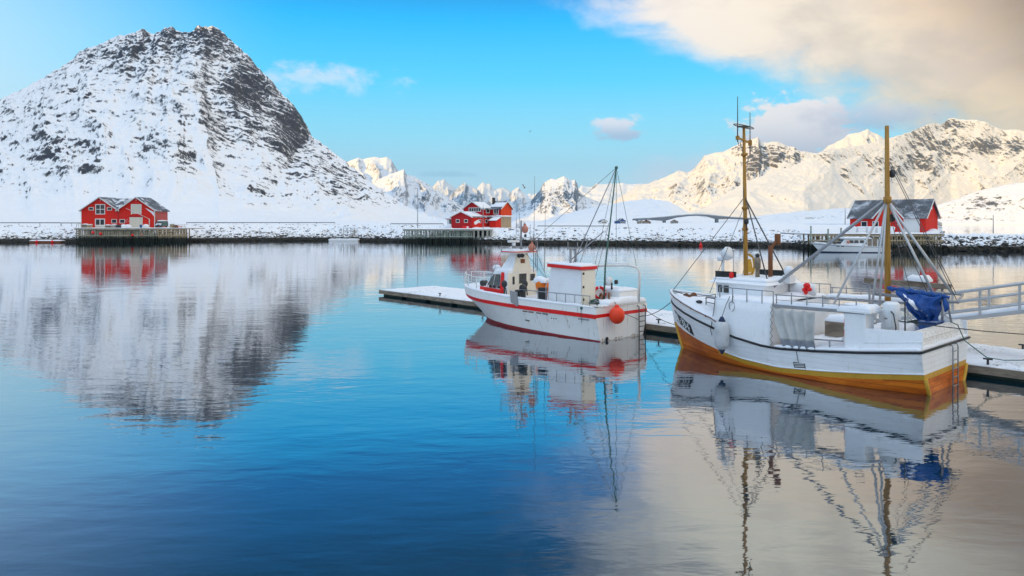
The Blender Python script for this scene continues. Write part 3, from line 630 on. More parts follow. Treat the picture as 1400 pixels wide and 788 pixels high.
mountain('mountain_right_back', [(800, 303), (845, 272), (870, 254), (887, 251), (900, 246), (913, 241), (926, 234), (933, 234), (941, 236), (950, 230), (957, 221), (963, 213), (975, 210), (989, 207), (999, 202), (1008, 197), (1021, 192), (1030, 190), (1036, 187), (1040, 194), (1048, 196), (1055, 194), (1064, 194), (1070, 197), (1077, 200), (1086, 201), (1094, 207), (1103, 207), (1118, 210), (1140, 222), (1200, 256), (1300, 303)],
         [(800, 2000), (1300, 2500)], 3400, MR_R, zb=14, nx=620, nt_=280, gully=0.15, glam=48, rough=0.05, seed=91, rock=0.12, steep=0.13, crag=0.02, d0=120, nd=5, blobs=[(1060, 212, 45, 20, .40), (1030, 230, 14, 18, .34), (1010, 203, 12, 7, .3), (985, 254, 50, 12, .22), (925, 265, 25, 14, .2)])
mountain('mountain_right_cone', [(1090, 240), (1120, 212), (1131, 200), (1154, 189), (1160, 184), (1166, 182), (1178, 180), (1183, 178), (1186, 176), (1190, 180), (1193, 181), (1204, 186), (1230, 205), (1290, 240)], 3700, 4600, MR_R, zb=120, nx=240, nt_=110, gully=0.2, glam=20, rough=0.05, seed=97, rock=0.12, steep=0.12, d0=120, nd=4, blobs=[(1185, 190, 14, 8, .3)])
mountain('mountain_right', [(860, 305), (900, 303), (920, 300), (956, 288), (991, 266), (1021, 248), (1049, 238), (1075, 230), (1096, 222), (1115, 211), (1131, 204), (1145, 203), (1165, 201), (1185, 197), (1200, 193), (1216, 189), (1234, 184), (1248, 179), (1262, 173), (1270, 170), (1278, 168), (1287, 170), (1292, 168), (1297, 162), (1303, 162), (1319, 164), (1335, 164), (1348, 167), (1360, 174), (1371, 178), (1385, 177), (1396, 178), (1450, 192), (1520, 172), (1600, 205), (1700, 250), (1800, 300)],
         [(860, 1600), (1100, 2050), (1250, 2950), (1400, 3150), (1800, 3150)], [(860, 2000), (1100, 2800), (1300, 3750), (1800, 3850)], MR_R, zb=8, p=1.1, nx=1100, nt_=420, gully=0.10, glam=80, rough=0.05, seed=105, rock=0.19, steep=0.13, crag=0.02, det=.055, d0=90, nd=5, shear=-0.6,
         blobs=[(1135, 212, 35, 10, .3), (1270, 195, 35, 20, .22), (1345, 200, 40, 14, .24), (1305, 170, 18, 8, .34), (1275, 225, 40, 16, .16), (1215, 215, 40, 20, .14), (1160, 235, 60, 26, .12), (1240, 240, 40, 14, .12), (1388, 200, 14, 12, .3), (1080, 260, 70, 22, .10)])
mountain('hill_right_near', [(930, 304.6), (970, 303), (1000, 300), (1050, 294), (1100, 288), (1150, 285), (1200, 286), (1240, 290), (1270, 298), (1288, 304.6)],
         [(930, 420), (1100, 420), (1288, 330)], [(930, 640), (1100, 720), (1288, 560)], MR_H, zb=5.6, p=0.95, nx=360, nt_=100, gully=0.10, glam=40, rough=0.06, seed=119, rock=0.22, steep=0.12, d0=30, nd=3,
         blobs=[(1100, 297, 60, 6, .16), (1240, 300, 60, 8, .1)])
mountain('hill_right_far', [(1180, 306.5), (1215, 296), (1260, 285), (1290, 278), (1310, 272), (1320, 267), (1345, 259), (1370, 254), (1400, 249), (1500, 226), (1600, 215), (1800, 250)],
         [(1180, 2310), (1800, 2310)], [(1180, 2600), (1500, 2850), (1800, 2800)], MR_H, zb=2.0, p=0.95, nx=360, nt_=120, gully=0.14, glam=40, rough=0.06, seed=127, rock=0.22, steep=0.12, d0=100, nd=4,
         blobs=[(1350, 280, 35, 12, .24), (1330, 301, 70, 4, .25)])
# added unseen ridge on the left that keeps low sun off the harbour
def shade_ridge():
    yy = np.linspace(-2600, 1500, 200); xx = np.linspace(-1700, -640, 70)
    Xg, Yg = np.meshgrid(xx, yy, indexing='ij')
    c = 1-np.abs((Xg+1150)/520.0)
    z = -5+np.clip(c, 0, 1)**0.9*(440+60*fbm(Yg/330.0, Xg/900.0, 4, 5))*sstep(Yg, 1480, 1150)*sstep(Yg, -2600, -2200)+14*fbm(Xg/60.0, Yg/60.0, 5, 6)
    terrain_mesh('added_shade_ridge', Xg, Yg, z, MR_R, np.full_like(z, 0.25))
shade_ridge()
# second added range, also unseen, shaped to put the far peaks in shade
def shade_range():
    v = np.linspace(1700, 6300, 140); w = np.linspace(-1, 1, 60); V, W = np.meshgrid(v, w, indexing='ij')
    cx, cy = -0.93*V, V; hh = np.interp(V, [1700, 2050, 2500, 2750, 2950, 3250, 3600, 5500, 6300], [40, 350, 880, 1020, 960, 800, 790, 960, 200])+70*fbm(V/600.0, W*0, 4, 77)
    half = hh*0.85+60; X = cx-W*half*0.78-0.15*half; Y = cy-W*half*0.62
    z = -8+hh*np.clip(1-np.abs(W), 0, 1)**0.85+25*fbm(X/150.0, Y/150.0, 5, 78)*(1-np.abs(W))
    terrain_mesh('added_shade_range', X, Y, z, MR_R, np.full_like(z, 0.25))
shade_range()

# ------------------------------------------------------------------ shore rocks (uncountable)
MAT_ROCKS = rock_snow('shore_boulders', 0.9, 0.0, ((0.03, 0.03, 0.032), (0.15, 0.135, 0.115)), 0.06, tide=1.15, streak=(1, 1, 1), attr=False, slope=1.0, soft=0.1, amp=1.3)
def rock_field(name, spots):
    rng = np.random.default_rng(5); V = []; Fc = []
    bm = bmesh.new(); bmesh.ops.create_icosphere(bm, subdivisions=1, radius=1.0)
    bv = np.array([v.co[:] for v in bm.verts]); bf = np.array([[v.index for v in f.verts] for f in bm.faces]); bm.free()
    b = 0
    for x, y, z, s in spots:
        a = rng.uniform(0, 6.28); q = bv*(1+rng.uniform(-.28, .28, (len(bv), 1)))
        q = q*np.array([rng.uniform(.8, 1.5), rng.uniform(.7, 1.2), rng.uniform(.5, .85)])*s
        c, sn = math.cos(a), math.sin(a)
        V.append(np.stack([q[:, 0]*c-q[:, 1]*sn+x, q[:, 0]*sn+q[:, 1]*c+y, q[:, 2]+z], -1)); Fc.append(bf+b); b += len(bv)
    V = np.concatenate(V); Fc = np.concatenate(Fc)
    me = bpy.data.meshes.new(name); me.from_pydata(V.tolist(), [], Fc.tolist()); me.materials.append(MAT_ROCKS)
    o = bpy.data.objects.new(name, me); COL.objects.link(o); return tag(o, kind='stuff')
def shore_spots():
    rng = np.random.default_rng(11); sp = []
    for i in range(8200):
        px = rng.uniform(-40, 1290); D = abs(rng.normal(0, 4.2))-0.6
        if rng.random() < 0.20: D = rng.uniform(4, 22)
        s = rng.uniform(0.22, 0.75)*(1.25 if rng.random() < .15 else 1)
        if D > 5: s *= 0.6
        Y = float(shoreY(px))+D; sp.append(((px-CX)/F*Y, Y, landz(px, D)-0.1*s, s))
    return sp
rock_field('shore_rocks', shore_spots())
# rock breakwater beyond the right-hand house
def breakwater():
    sp = []; rng = np.random.default_rng(21); U = np.linspace(0, 1, 90); Vv = np.linspace(-1, 1, 34)
    Ug, Vg = np.meshgrid(U, Vv, indexing='ij')
    x0, y0, x1, y1 = 84.0, 156.0, 132.0, 158.0
    hw = 9.0+2.0*Ug; cx = x0+(x1-x0)*Ug; cy = y0+(y1-y0)*Ug+6
    endf = sstep(Ug, 1.0, 0.9)
    z = -1.5+(4.7-0.3*Ug)*sstep(1-np.abs(Vg), 0.0, 0.62)*endf+0.35*fbm(Ug*30, Vg*6, 4, 8)
    terrain_mesh('breakwater_mound', cx, cy+Vg*hw, z, MAT_SHORE, 0.34+0.35*sstep(np.abs(Vg), 0.35, 0.8))
    for i in range(1500):
        u = rng.random(); v = -rng.random()**0.8; zz = -1.5+(4.7-.3*u)*float(sstep(np.array(1-abs(v)), 0, .62))*float(sstep(np.array(u), 1, .9))
        sp.append((x0+(x1-x0)*u, y0+(y1-y0)*u+6+v*(9+2*u), zz, rng.uniform(.3, .85)))
    rock_field('breakwater_rocks', sp)
breakwater()

# ------------------------------------------------------------------ the cold air between here and the far peaks
def haze():
    m = bpy.data.materials.new('cold_air'); m.use_nodes = True; nt = m.node_tree; nt.nodes.remove(nt.nodes['Principled BSDF'])
    v = nn(nt, 'ShaderNodeVolumePrincipled'); v.inputs['Color'].default_value = (0.22, 0.56, 1.0, 1); v.inputs['Density'].default_value = 5.2e-5; v.inputs['Anisotropy'].default_value = 0.0
    nt.links.new(v.outputs[0], nt.nodes['Material Output'].inputs['Volume'])
    tag(MB().box(-9500, 10500, -3500, 15500, -40, 1190).build('haze', m), kind='stuff')
haze()
# ================================================================== floating pontoon and gangway
FA = Frame(15.86, 26.7, -0.67, 0.742)              # big wooden boat: x to its bow, y to port
FB = Frame(5.75, 38.1, -0.68, 0.733)               # small red and white boat
def pontoon(x0, x1, y0, y1, label, zt=0.42, seed=0):
    root = thing('floating_pontoon', FA.w(x0, (y0+y1)/2, 0), FA.rot, label, 'pontoon', 'floating pontoon sections by the boats')
    L = x1-x0; W = (y1-y0)/2; q = MB()
    q.box(0, L, -W, W, zt-0.06, zt); q.build('deck', TIMBER, root)
    for s in (-1, 1):
        e = MB(); n = max(1, int(L/4.0))
        for i in range(n): e.box(L*i/n+0.02, L*(i+1)/n-0.02, s*W-0.05+s*0.052, s*W+0.05+s*0.052, zt-0.27, zt+0.03)
        e.build('side_board', TIMBER, root, 0.01)
    for xx in (-0.055, L+0.055):
        MB().box(xx-0.05, xx+0.05, -W, W, zt-0.27, zt+0.03).build('end_board', TIMBER, root, 0.01)
    fl = MB(); n = max(2, int(L/3.0))
    for i in range(n):
        for s in (-0.72, 0, 0.72): fl.box(L*i/n+0.3, L*(i+1)/n-0.3, s*W-0.55, s*W+0.55, -0.35, zt-0.065)
    fl.build('float_block', FLOATM, root)
    sn = MB(); snow_slab(sn, quad((0.05, -W+0.03, zt+0.004), (L-0.05, -W+0.03, zt+0.004), (L-0.05, W-0.03, zt+0.004), (0.05, W-0.03, zt+0.004)), int(L*7), 44, 0.20, seed, scale=1.7, low=.1)
    sn.build('snow_cover', SNOWP, root)
    for i in range(int(L/5)):
        for s in (-1, 1):
            x = 1.5+i*5.0; c = MB(); c.tube([(x-.16, s*(W-.2), zt+.30), (x+.16, s*(W-.2), zt+.30)], .035, 6); c.tube([(x, s*(W-.2), zt), (x, s*(W-.2), zt+.30)], .045, 6); c.build('cleat', CREASE, root)
    return root
pontoon(13.6, 43.2, -8.2, -2.85, 'long snow-covered floating pontoon reaching out past the red and white boat', seed=1.0)
pontoon(-2.0, 13.3, -8.2, -2.85, 'snow-covered floating pontoon section beside the big wooden boat and gangway', seed=4.0)
def gangway():
    a = Vector((6.2, -5.45, 0.78)); b = Vector((-9.0, -5.5, 4.25)); d = b-a; w = 0.62
    root = thing('gangway', FA.w(0, 0, 0), FA.rot, 'aluminium gangway with snow on its tread climbing from the pontoon to the quay', 'gangway')
    P = lambda t, s, h: a+d*t+Vector((0, s*w, h))
    q = MB()
    for s in (-1, 1): q.bar(P(0, s, 0), P(1, s, 0), 0.09, 0.16)
    n = 30
    for i in range(n): q.bar(P((i+.5)/n, -1, 0.02), P((i+.5)/n, 1, 0.02), 0.40, 0.03)
    q.build('walkway', STEEL, root, 0.008)
    sn = MB(); snow_slab(sn, quad(P(0.0, -.93, .045), P(1, -.93, .045), P(1, .93, .045), P(0, .93, .045)), 110, 10, 0.17, 9.0, scale=1.3); sn.build('snow_cover', SNOW, root)
    for s in (-1, 1):
        for h in (1.12, 0.72, 0.30):
            MB().tube([P(0.0, s, h), P(1, s, h)], 0.06 if h > 1 else 0.045, 8).build('handrail', STEEL, root)
        for i in range(11):
            p = MB(); t = (i+.3)/11.0; p.bar(P(t, s, 0.05), P(t, s, 1.12), 0.09, 0.09)
            p.build('rail_post', STEEL, root, 0.008)
    for t in (0.3, 0.62):
        k = MB(); c = P(t, 1, 0)
        k.bar(c+Vector((-.35, .05, .04)), c+Vector((0, .05, .34)), .06); k.bar(c+Vector((.35, .05, .04)), c+Vector((0, .05, .34)), .06); k.build('brace', STEEL, root)
gangway()

# ================================================================== big wooden fishing boat
def lerp_tab(pts): return lambda s: ip(s, pts)
A_BW = lerp_tab([(0, 1.83), (.13, 2.26), (.27, 2.5), (.47, 2.4), (.65, 2.0), (.75, 1.6), (.83, 1.12), (.92, .52), (1, .02)])
A_BG = lerp_tab([(0, 2.52), (.12, 2.62), (.25, 2.68), (.47, 2.68), (.6, 2.58), (.7, 2.40), (.78, 2.1), (.85, 1.68), (.92, 1.08), (.97, .52), (1, .03)])
A_RUB = lerp_tab([(0, 1.55), (.17, 1.31), (.31, 1.16), (.43, 1.07), (.5, 1.10), (.6, 1.27), (.7, 1.55), (.83, 1.88), (1, 2.24)])
A_YT = lerp_tab([(0, .75), (.17, .54), (.31, .40), (.45, .29), (.6, .37), (.7, .55), (.83, .80), (.95, 1.05), (1, 1.15)])
A_TOP = lambda s: A_RUB(s)+ip(s, [(0, .06), (.64, .06), (.68, .40), (1, .46)])
def A_stem(z): return 11.38+ip(z, [(-.6, -.55), (0, 0), (1.0, .34), (2.2, .62), (2.7, .70)])
def A_half(s, z):
    r = A_RUB(s); bw, bgg = A_BW(s), A_BG(s)
    if z < 0: return bw*(1+z*0.45)
    return bw+(bgg-bw)*min(1.0, z/r)**0.75 if z <= r else bgg+0.03*(z-r)
def A_pt(s, z, side=1, out=0.0): return Vector((s*A_stem(z), side*(A_half(s, z)+out), z))
def boat_a():
    root = thing('fishing_boat', FA.w(0, 0, 0), FA.rot, 'white wooden fishing boat with ochre waterline, two golden masts and snow on deck', 'fishing boat')
    ss = [i/52.0 for i in range(53)]
    h = MB()
    for side in (1, -1):
        strips = [(lambda s: -.5, lambda s: 0, 0), (lambda s: 0, lambda s: A_YT(s)-.19, 0), (lambda s: A_YT(s)-.19, A_YT, 1), (A_YT, lambda s: A_YT(s)*.5+A_RUB(s)*.5, 2),
                  (lambda s: A_YT(s)*.5+A_RUB(s)*.5, A_RUB, 2), (A_RUB, A_TOP, 2)]
        for lo, hi, mi in strips:
            P = [[A_pt(s, lo(s)+(hi(s)-lo(s))*k/3.0, side) for k in range(4)] for s in ss]
            h.grid(P, mi)
            if mi == 1:
                for f in range(len(h.m)-3*52, len(h.m)):
                    if ((f-(len(h.m)-3*52))//3)/52.0 > .70: h.m[f] = 0
    # transom
    zs = [-.5, 0, .56, .75, 1.15, 1.61]
    for i, (a, b) in enumerate(zip(zs, zs[1:])):
        mi = [0, 0, 1, 2, 2][i]
        h.grid([[Vector((0, A_half(0, z)*v, z)) for z in (a, b)] for v in [k/6.0-1 for k in range(13)]], mi, False)
    h.build('hull', [HULLWOOD, YELLOW, HULLWHITE], root)
    dk = MB(); dk.grid([[Vector((A_pt(s, A_RUB(s)).x, (A_half(s, A_RUB(s))-.03)*v, A_RUB(s)+.03+(0.28*max(0, s-.66)/.34 if s > .66 else 0))) for v in (-1, -.5, 0, .5, 1)] for s in ss]); dk.build('deck', TIMBER, root)
    # rubbing strake and yellow edge pieces
    for side in (1, -1):
        r = MB(); r.tube([A_pt(s, A_RUB(s), side, .02) for s in ss], .048, 6); r.build('rubbing_strake', BLACK, root)
        r = MB(); r.tube([A_pt(s, A_YT(s)+.03, side, .01) for s in ss if s < .72], .028, 6); r.build('spray_rail', WHITE, root)
        st = MB(); st.tube([A_pt(0, z, side, -.03)+Vector((-.02, 0, 0)) for z in (-.3, 0, .3, .6)], .075, 6); st.build('transom_edge', YELLOW, root)
    r = MB(); r.tube([Vector((-.02, A_half(0, 1.55)*v, 1.56)) for v in (-1.01, 0, 1.01)], .045, 6); r.build('rubbing_strake', BLACK, root)
    stem = MB(); stem.tube([Vector((A_stem(z)+.03, 0, z)) for z in (-.5, 0, .5, 1.0, 1.2)], .085, 8, 0); stem.tube([Vector((A_stem(z)+.03, 0, z)) for z in (1.2, 1.7, 2.3, 2.68)], [.085, .08, .075, .06], 8, 1); stem.build('stem_post', [YELLOW, WHITE], root)
    # foredeck snow and bow rail
    sn = MB()
    def fore(u, v):
        s = .665+.325*u; z = A_RUB(s)+.20; return Vector((A_pt(s, z).x-.05, (A_half(s, z)-.10)*(2*v-1), z+.04))
    snow_slab(sn, fore, 40, 34, .22, 2.0); sn.build('foredeck_snow', SNOW, root)
    for side in (1, -1):
        ca = MB(); ca.grid([[A_pt(s, A_TOP(s), side, .03), A_pt(s, A_TOP(s), side, -.12)+Vector((0, 0, .035))] for s in ss if s > .66]); ca.tube([A_pt(s, A_TOP(s)+.03, side, -.04) for s in ss if s > .66], .055, 6); ca.build('bulwark_snow', SNOW, root)
        rl = MB(); rl.tube([A_pt(s, A_TOP(s)+.0, side, .05) for s in ss if s > .67], .02, 6)
        for s in (.72, .8, .87, .93): rl.tube([A_pt(s, A_TOP(s)-.06, side, .03), A_pt(s, A_TOP(s)+.03, side, .06)], .02, 5)
        rl.build('bow_rail', RUST, root)
    ht = MB(); ht.box(8.75, 9.9, -.5, .6, 1.9, 2.18); ht.build('fore_hatch', WHITE, root, .02)
    hr = MB(); hr.tube([(8.5, .95, 2.0), (8.5, .95, 2.55), (9.6, .8, 2.62), (9.6, .8, 2.1)], .025, 6); hr.tube([(8.5, .95, 2.32), (9.6, .8, 2.4)], .018, 6); hr.build('hatch_rail', CREASE, root)
    bd = MB(); bd.lathe([(.10, 0), (.10, .3), (.15, .32), (.15, .38), (.04, .42)], (9.9, .9, 2.05), 10); bd.build('bollard', CREASE, root)
    # fore shelter built up flush with the hull
    SH = [i/10.0 for i in range(11)]
    w = MB(); zt = 2.74
    for side in (1, -1):
        P = []
        for k in SH:
            s = .462+(.692-.462)*k; z0 = A_RUB(s)+.03; yb = A_half(s, z0)-.01
            x = s*A_stem(1.4)
            P.append([Vector((x, side*(yb-(0.0 if j < 2 else .12*(j-1)/3)), z0+(zt-z0)*j/4.0)) for j in range(5)])
        w.grid(P, 0, True)
        if side == 1: L = P
        else: Rr = P
    w.grid([[a[-1]*(1-v)+b[-1]*v+Vector((0, 0, .06*math.sin(math.pi*v))) for v in [j/6.0 for j in range(7)]] for a, b in zip(L, Rr)], 0, True)
    for e in (0, -1): w.grid([[L[e][j]*(1-v)+Rr[e][j]*v for v in [i/6.0 for i in range(7)]] for j in range(5)], 0, False)
    w.build('fore_shelter', WHITE, root)
    sn = MB(); snow_slab(sn, lambda u, v: L[0][-1].lerp(L[-1][-1], u).lerp(Rr[0][-1].lerp(Rr[-1][-1], u), v)+Vector((0, 0, .07*math.sin(math.pi*v))), 26, 34, .17, 6.0); sn.build('shelter_snow', SNOW, root)
    # wheelhouse
    wh = MB(); wh.prism([(6.5, -1.25, 2.76), (8.9, -1.05, 2.76), (8.9, 1.05, 2.76), (6.5, 1.25, 2.76)], (0.05, 0, .62)); wh.build('wheelhouse', WHITE, root, .03)
    rf = MB(); rf.hexa([(6.2, -1.5, 3.37), (9.25, -1.25, 3.37), (9.25, 1.25, 3.37), (6.2, 1.5, 3.37), (6.35, -1.35, 3.50), (9.05, -1.1, 3.50), (9.05, 1.1, 3.50), (6.35, 1.35, 3.50)]); rf.build('wheelhouse_roof', WHITE, root, .03)
    sn = MB(); snow_slab(sn, quad((6.35, -1.35, 3.5), (9.05, -1.1, 3.5), (9.05, 1.1, 3.5), (6.35, 1.35, 3.5)), 26, 22, .17, 11.0); sn.build('roof_snow', SNOW, root)
    for (x0, x1, y) in ((8.25, 8.5, 1.105), (8.6, 8.8, 1.075)):
        f = MB(); f.box(x0, x1, y-.04, y+.03, 2.93, 3.25); f.build('window', GLASS, root, .01)
    for y in (-.7, 0, .7):
        f = MB(); f.box(8.90, 8.96, y-.26, y+.26, 2.95, 3.25); f.build('window', GLASS, root, .01)
    bx = MB(); bx.box(8.0, 9.0, .90, 1.0, 3.56, 3.86); bx = bx.build('light_board', DKGREEN, root, .01)
    lt = MB(); lt.lathe([(.02, 0), (.10, .02), (.10, .22), (.04, .26)], (8.15, 1.06, 3.58), 10); lt.build('port_lamp', RED, root)
    b2 = MB(); b2.box(6.7, 8.0, -1.0, -.9, 3.56, 3.90); b2.build('light_board', DKGREEN, root, .01)
    # searchlight
    sl = MB(); sl.tube([(8.95, .45, 3.5), (8.95, .45, 4.35)], .07, 8); sl.lathe([(.05, -.05), (.26, 0), (.30, .30), (.26, .36)], (8.85, .45, 4.52), 14, 0, (-.75, .1, .5)); sl.lathe([(.14, 0), (.2, .1), (.18, .2)], (9.0, .5, 4.28), 12); sl.build('searchlight', GELCOAT, root)
    wp = MB(); wp.tube([(8.35, .55, 3.5), (8.35, .55, 4.75)], .022, 6); wp.lathe([(.03, 0), (.07, .03), (.07, .09), (.02, .12)], (8.35, .55, 4.72), 8); wp.build('aerial', STEEL, root)
    # foremast with crosstree
    m = MB(); m.tube([(8.06, 0, 2.75), (8.10, 0, 6.0), (8.17, 0, 10.35)], [.105, .092, .062], 10)
    for z in (5.65, 6.6, 9.0): m.lathe([(.09, 0), (.14, .01), (.14, .12), (.09, .13)], (8.1+.01*(z-5), 0, z), 10)
    m.build('foremast', SPAR, root)
    ct = MB(); ct.bar((8.17, .55, 9.78), (8.17, -.55, 9.62), .08, .08); ct.box(8.1, 8.24, -.6, -.48, 9.5, 9.75); ct.box(8.1, 8.24, .46, .58, 9.68, 9.86); ct.build('crosstree', SPAR, root, .01)
    lp = MB()
    for dz in (0, .0):
        ring = [Vector((8.17+.16*math.sin(a)*1.0, .80*math.cos(a), 10.32+.10*math.sin(a))) for a in [2*math.pi*i/24 for i in range(25)]]
        lp.tube(ring, .022, 5)
    lp.bar((8.17, .45, 10.28), (8.17, -.45, 10.34), .16, .07); lp.build('loop_aerial', CREASE, root)
    for (y, z0, z1) in ((.52, 9.6, 11.6), (-.53, 9.1, 11.0)):
        a = MB(); a.tube([(8.17, y, z0), (8.17, y, z1)], [.028, .014], 6); a.build('whip_aerial', WIRE, root)
    cb = MB(); cb.tube([(8.17, .5, 9.65), (8.17, .42, 9.42), (8.17, .3, 9.45), (8.17, .22, 9.66)], .014, 5); cb.build('cable', WIRE, root)
    bk = MB(); bk.tube([(8.0, -.12, 4.6), (7.9, -.35, 4.45), (7.88, -.42, 4.0), (7.95, -.3, 3.7), (8.05, -.1, 3.66)], .06, 8); bk.bar((8.05, -.08, 4.35), (8.0, -.2, 3.8), .16, .30); bk.build('mast_bracket', YELLOW, root, .01)
    hn = MB(); hn.ball((7.86, -.45, 4.55), .20, 12, 8, 0, (1, 1, .8)); hn.build('lamp_dome', GELCOAT, root)
    ep = MB(); ep.tube([(7.0, -.2, 3.5), (7.0, -.2, 5.0)], .10, 10); ep.lathe([(.12, 0), (.13, .02), (.13, .45), (.11, .47)], (6.85, -.55, 5.05), 10); ep.tube([(7.0, -.2, 4.8), (6.9, -.4, 5.15), (6.86, -.55, 5.1)], .07, 8); ep.build('exhaust_pipe', RUST, root)
    pp = MB(); pp.lathe([(.10, 0), (.085, .45), (.13, .5), (.14, .85), (.10, .95)], (7.25, .45, 3.55), 10); pp.ball((7.25, .45, 4.58), .10, 10, 6, 1); pp.build('vent_post', [TIMBER, CREASE], root)
    ww = MB(); ww.box(5.95, 6.3, -.4, .1, 3.45, 3.78); ww.ball((6.1, -.1, 3.95), .22, 10, 6); ww.build('deck_winch', GELCOAT, root, .03)
    # rail along the roof edge
    for side in (1, -1):
        def top(x): 
            return Vector((x, side*(A_half(x/11.6, 1.4)-.16), 2.76))
        xs = [8.0, 7.3, 6.6, 5.9, 5.4]
        rl = MB(); rl.tube([top(x)+Vector((0, 0, .52)) for x in xs], .022, 6)
        for x in xs: rl.tube([top(x), top(x)+Vector((0, 0, .53))], .022, 6)
        rl.build('roof_rail', GREY, root)
        # side gallery from the shelter aft to the after block
        y = side*2.46
        bm_ = MB(); bm_.bar((5.42, y, 2.70), (1.9, y, 2.74), .10, .12); bm_.bar((5.42, y-side*.5, 2.70), (1.9, y-side*.5, 2.74), .08, .08)
        for k in range(6): bm_.bar((5.2-.62*k, y, 2.71), (5.2-.62*k, y-side*.5, 2.71), .06, .05)
        bm_.build('gallery_beam', GREY, root, .006)
        rr = MB(); rr.tube([(5.35, y, 3.15), (1.9, y, 3.18)], .022, 6)
        for k in range(6): rr.tube([(5.3-.62*k, y, 2.72), (5.3-.62*k, y, 3.15+(.12 if k % 2 else 0))], .022, 6)
        rr.tube([(5.35, y, 2.95), (1.9, y, 2.98)], .012, 6); rr.build('gallery_rail', GREY, root)
        sn = MB(); snow_slab(sn, quad((5.35, y-side*.55, 2.77), (1.95, y-side*.55, 2.8), (1.95, y+side*.02, 2.8), (5.35, y+side*.02, 2.77)), 26, 6, .16, 14.0+side, scale=1.6); sn.build('gallery_snow', SNOW, root)
    # after block on each quarter, with cap
    for side in (1, -1):
        if side == 1:
            b = MB(); b.box(1.86, 2.62, 1.72, 2.50, 1.20, 2.72); b.build('after_block', WHITE, root, .02)
            c = MB(); c.box(1.66, 2.86, 1.55, 2.58, 2.721, 2.81); c.build('block_cap', WHITE, root, .015)
            sn = MB(); snow_slab(sn, quad((1.68, 1.57, 2.81), (2.84, 1.57, 2.81), (2.84, 2.56, 2.81), (1.68, 2.56, 2.81)), 14, 12, .22, 19.0); sn.build('cap_snow', SNOW, root)
        # quarter bulwark
        q = MB(); P = [[A_pt(s, A_RUB(s)+.06, side, -.10), A_pt(s, A_RUB(s)+.35, side, -.14), A_pt(s, 2.24-.35*s, side, -.2)] for s in [i*.16/6 for i in range(7)]]
        P2 = [[p+Vector((0, -side*.09, 0)) for p in r] for r in P]
        q.grid(P, 0, False); q.grid(P2, 0, False); q.grid([[a[-1], b[-1]] for a, b in zip(P, P2)], 0, False); q.grid([[a, b] for a, b in zip(P[-1], P2[-1])], 0, False); q.grid([[a, b] for a, b in zip(P[0], P2[0])], 0, False)
        q.tube([r[1]+Vector((0, side*.012, 0)) for r in P], .014, 5); q.build('quarter_bulwark', WHITE, root)
        sn = MB(); snow_slab(sn, lambda u, v: A_pt(.17*(1-u)+.002, A_RUB(.17*(1-u))+.065, side, .03-.13*v), 26, 4, .13, 22+side); sn.build('ledge_snow', SNOW, root)
        sn = MB(); snow_slab(sn, lambda u, v: A_pt(.17+.28*u, A_RUB(.17+.28*u)+.065, side, .02-.25*v), 30, 5, .10, 25+side); sn.build('ledge_snow', SNOW, root)
        lr = MB(); lr.tube([(2.7, side*2.4, 1.62), (4.6, side*2.45, 1.52)], .03, 6); lr.tube([(3.2, side*2.42, 1.2), (3.2, side*2.42, 1.6)], .03, 6); lr.build('side_rail', GREY, root)
    tb = MB(); tb.hexa([(.02, -2.38, 1.62), (.10, -2.38, 1.62), (.10, 2.38, 1.62), (.02, 2.38, 1.62), (.20, -2.34, 2.25), (.29, -2.34, 2.25), (.29, 2.34, 2.25), (.20, 2.34, 2.25)]); tb.bar((.10, -2.36, 1.97), (.10, 2.36, 1.97), .03, .03); tb.build('transom_bulwark', DUSTED, root)
    sn = MB(); snow_slab(sn, quad((.0, -2.4, 1.62), (.0, 2.4, 1.62), (.07, 2.4, 1.66), (.07, -2.4, 1.66)), 40, 3, .10, 30.0); sn.build('ledge_snow', SNOW, root)
    sn = MB(); snow_slab(sn, lambda u, v: Vector(((.03+.42*u)*11.5, (A_half(.03+.42*u, 1.1)-.22)*(2*v-1), A_RUB(.03+.42*u)+.035)), 50, 40, .24, 33.0); sn.build('deck_snow', SNOW, root)
    hc = MB(); hc.box(3.0, 4.6, -1.3, -.2, 1.3, 1.95); hc.build('fish_hatch', TIMBER, root, .02)
    sn = MB(); snow_slab(sn, quad((3.0, -1.3, 1.95), (4.6, -1.3, 1.95), (4.6, -.2, 1.95), (3.0, -.2, 1.95)), 14, 12, .25, 35.0); sn.build('hatch_snow', SNOW, root)
    sn = MB(); snow_slab(sn, quad((1.2, -1.2, 1.55), (3.2, -1.0, 1.45), (3.2, 1.4, 1.45), (1.2, 1.4, 1.55)), 20, 24, .55, 38.0, scale=.8, low=.2); sn.build('snow_drift', SNOW, root)
    rb = MB(); rb.tube([(2.0, -2.3, 1.5), (2.0, -2.3, 2.25), (2.4, -2.3, 2.45), (3.3, -2.3, 2.45), (3.6, -2.3, 2.2), (3.55, -2.3, 1.95), (2.0, -2.3, 1.95)], .03, 6); rb.tube([(2.9, -2.3, 1.4), (2.9, -2.3, 2.45)], .03, 6); rb.build('starboard_rail', STEEL, root)
    # aft mast, boom and struts
    m = MB(); m.tube([(2.03, 0, 1.3), (2.05, 0, 6.0), (2.07, 0, 9.75)], [.118, .105, .075], 12); m.lathe([(.1, 0), (.15, .02), (.15, .25), (.1, .27)], (2.05, 0, 6.75), 10); m.build('aft_mast', SPAR, root)
    for z in (7.9, 6.2):
        bl = MB(); bl.ball((1.93, -.14, z), .13, 8, 6, 0, (1, .6, 1.3)); bl.build('block', CREASE, root)
    bo = MB(); bo.tube([(7.1, .35, 2.85), (2.15, .05, 6.85)], .065, 8); bo.build('derrick_boom', GREY, root)
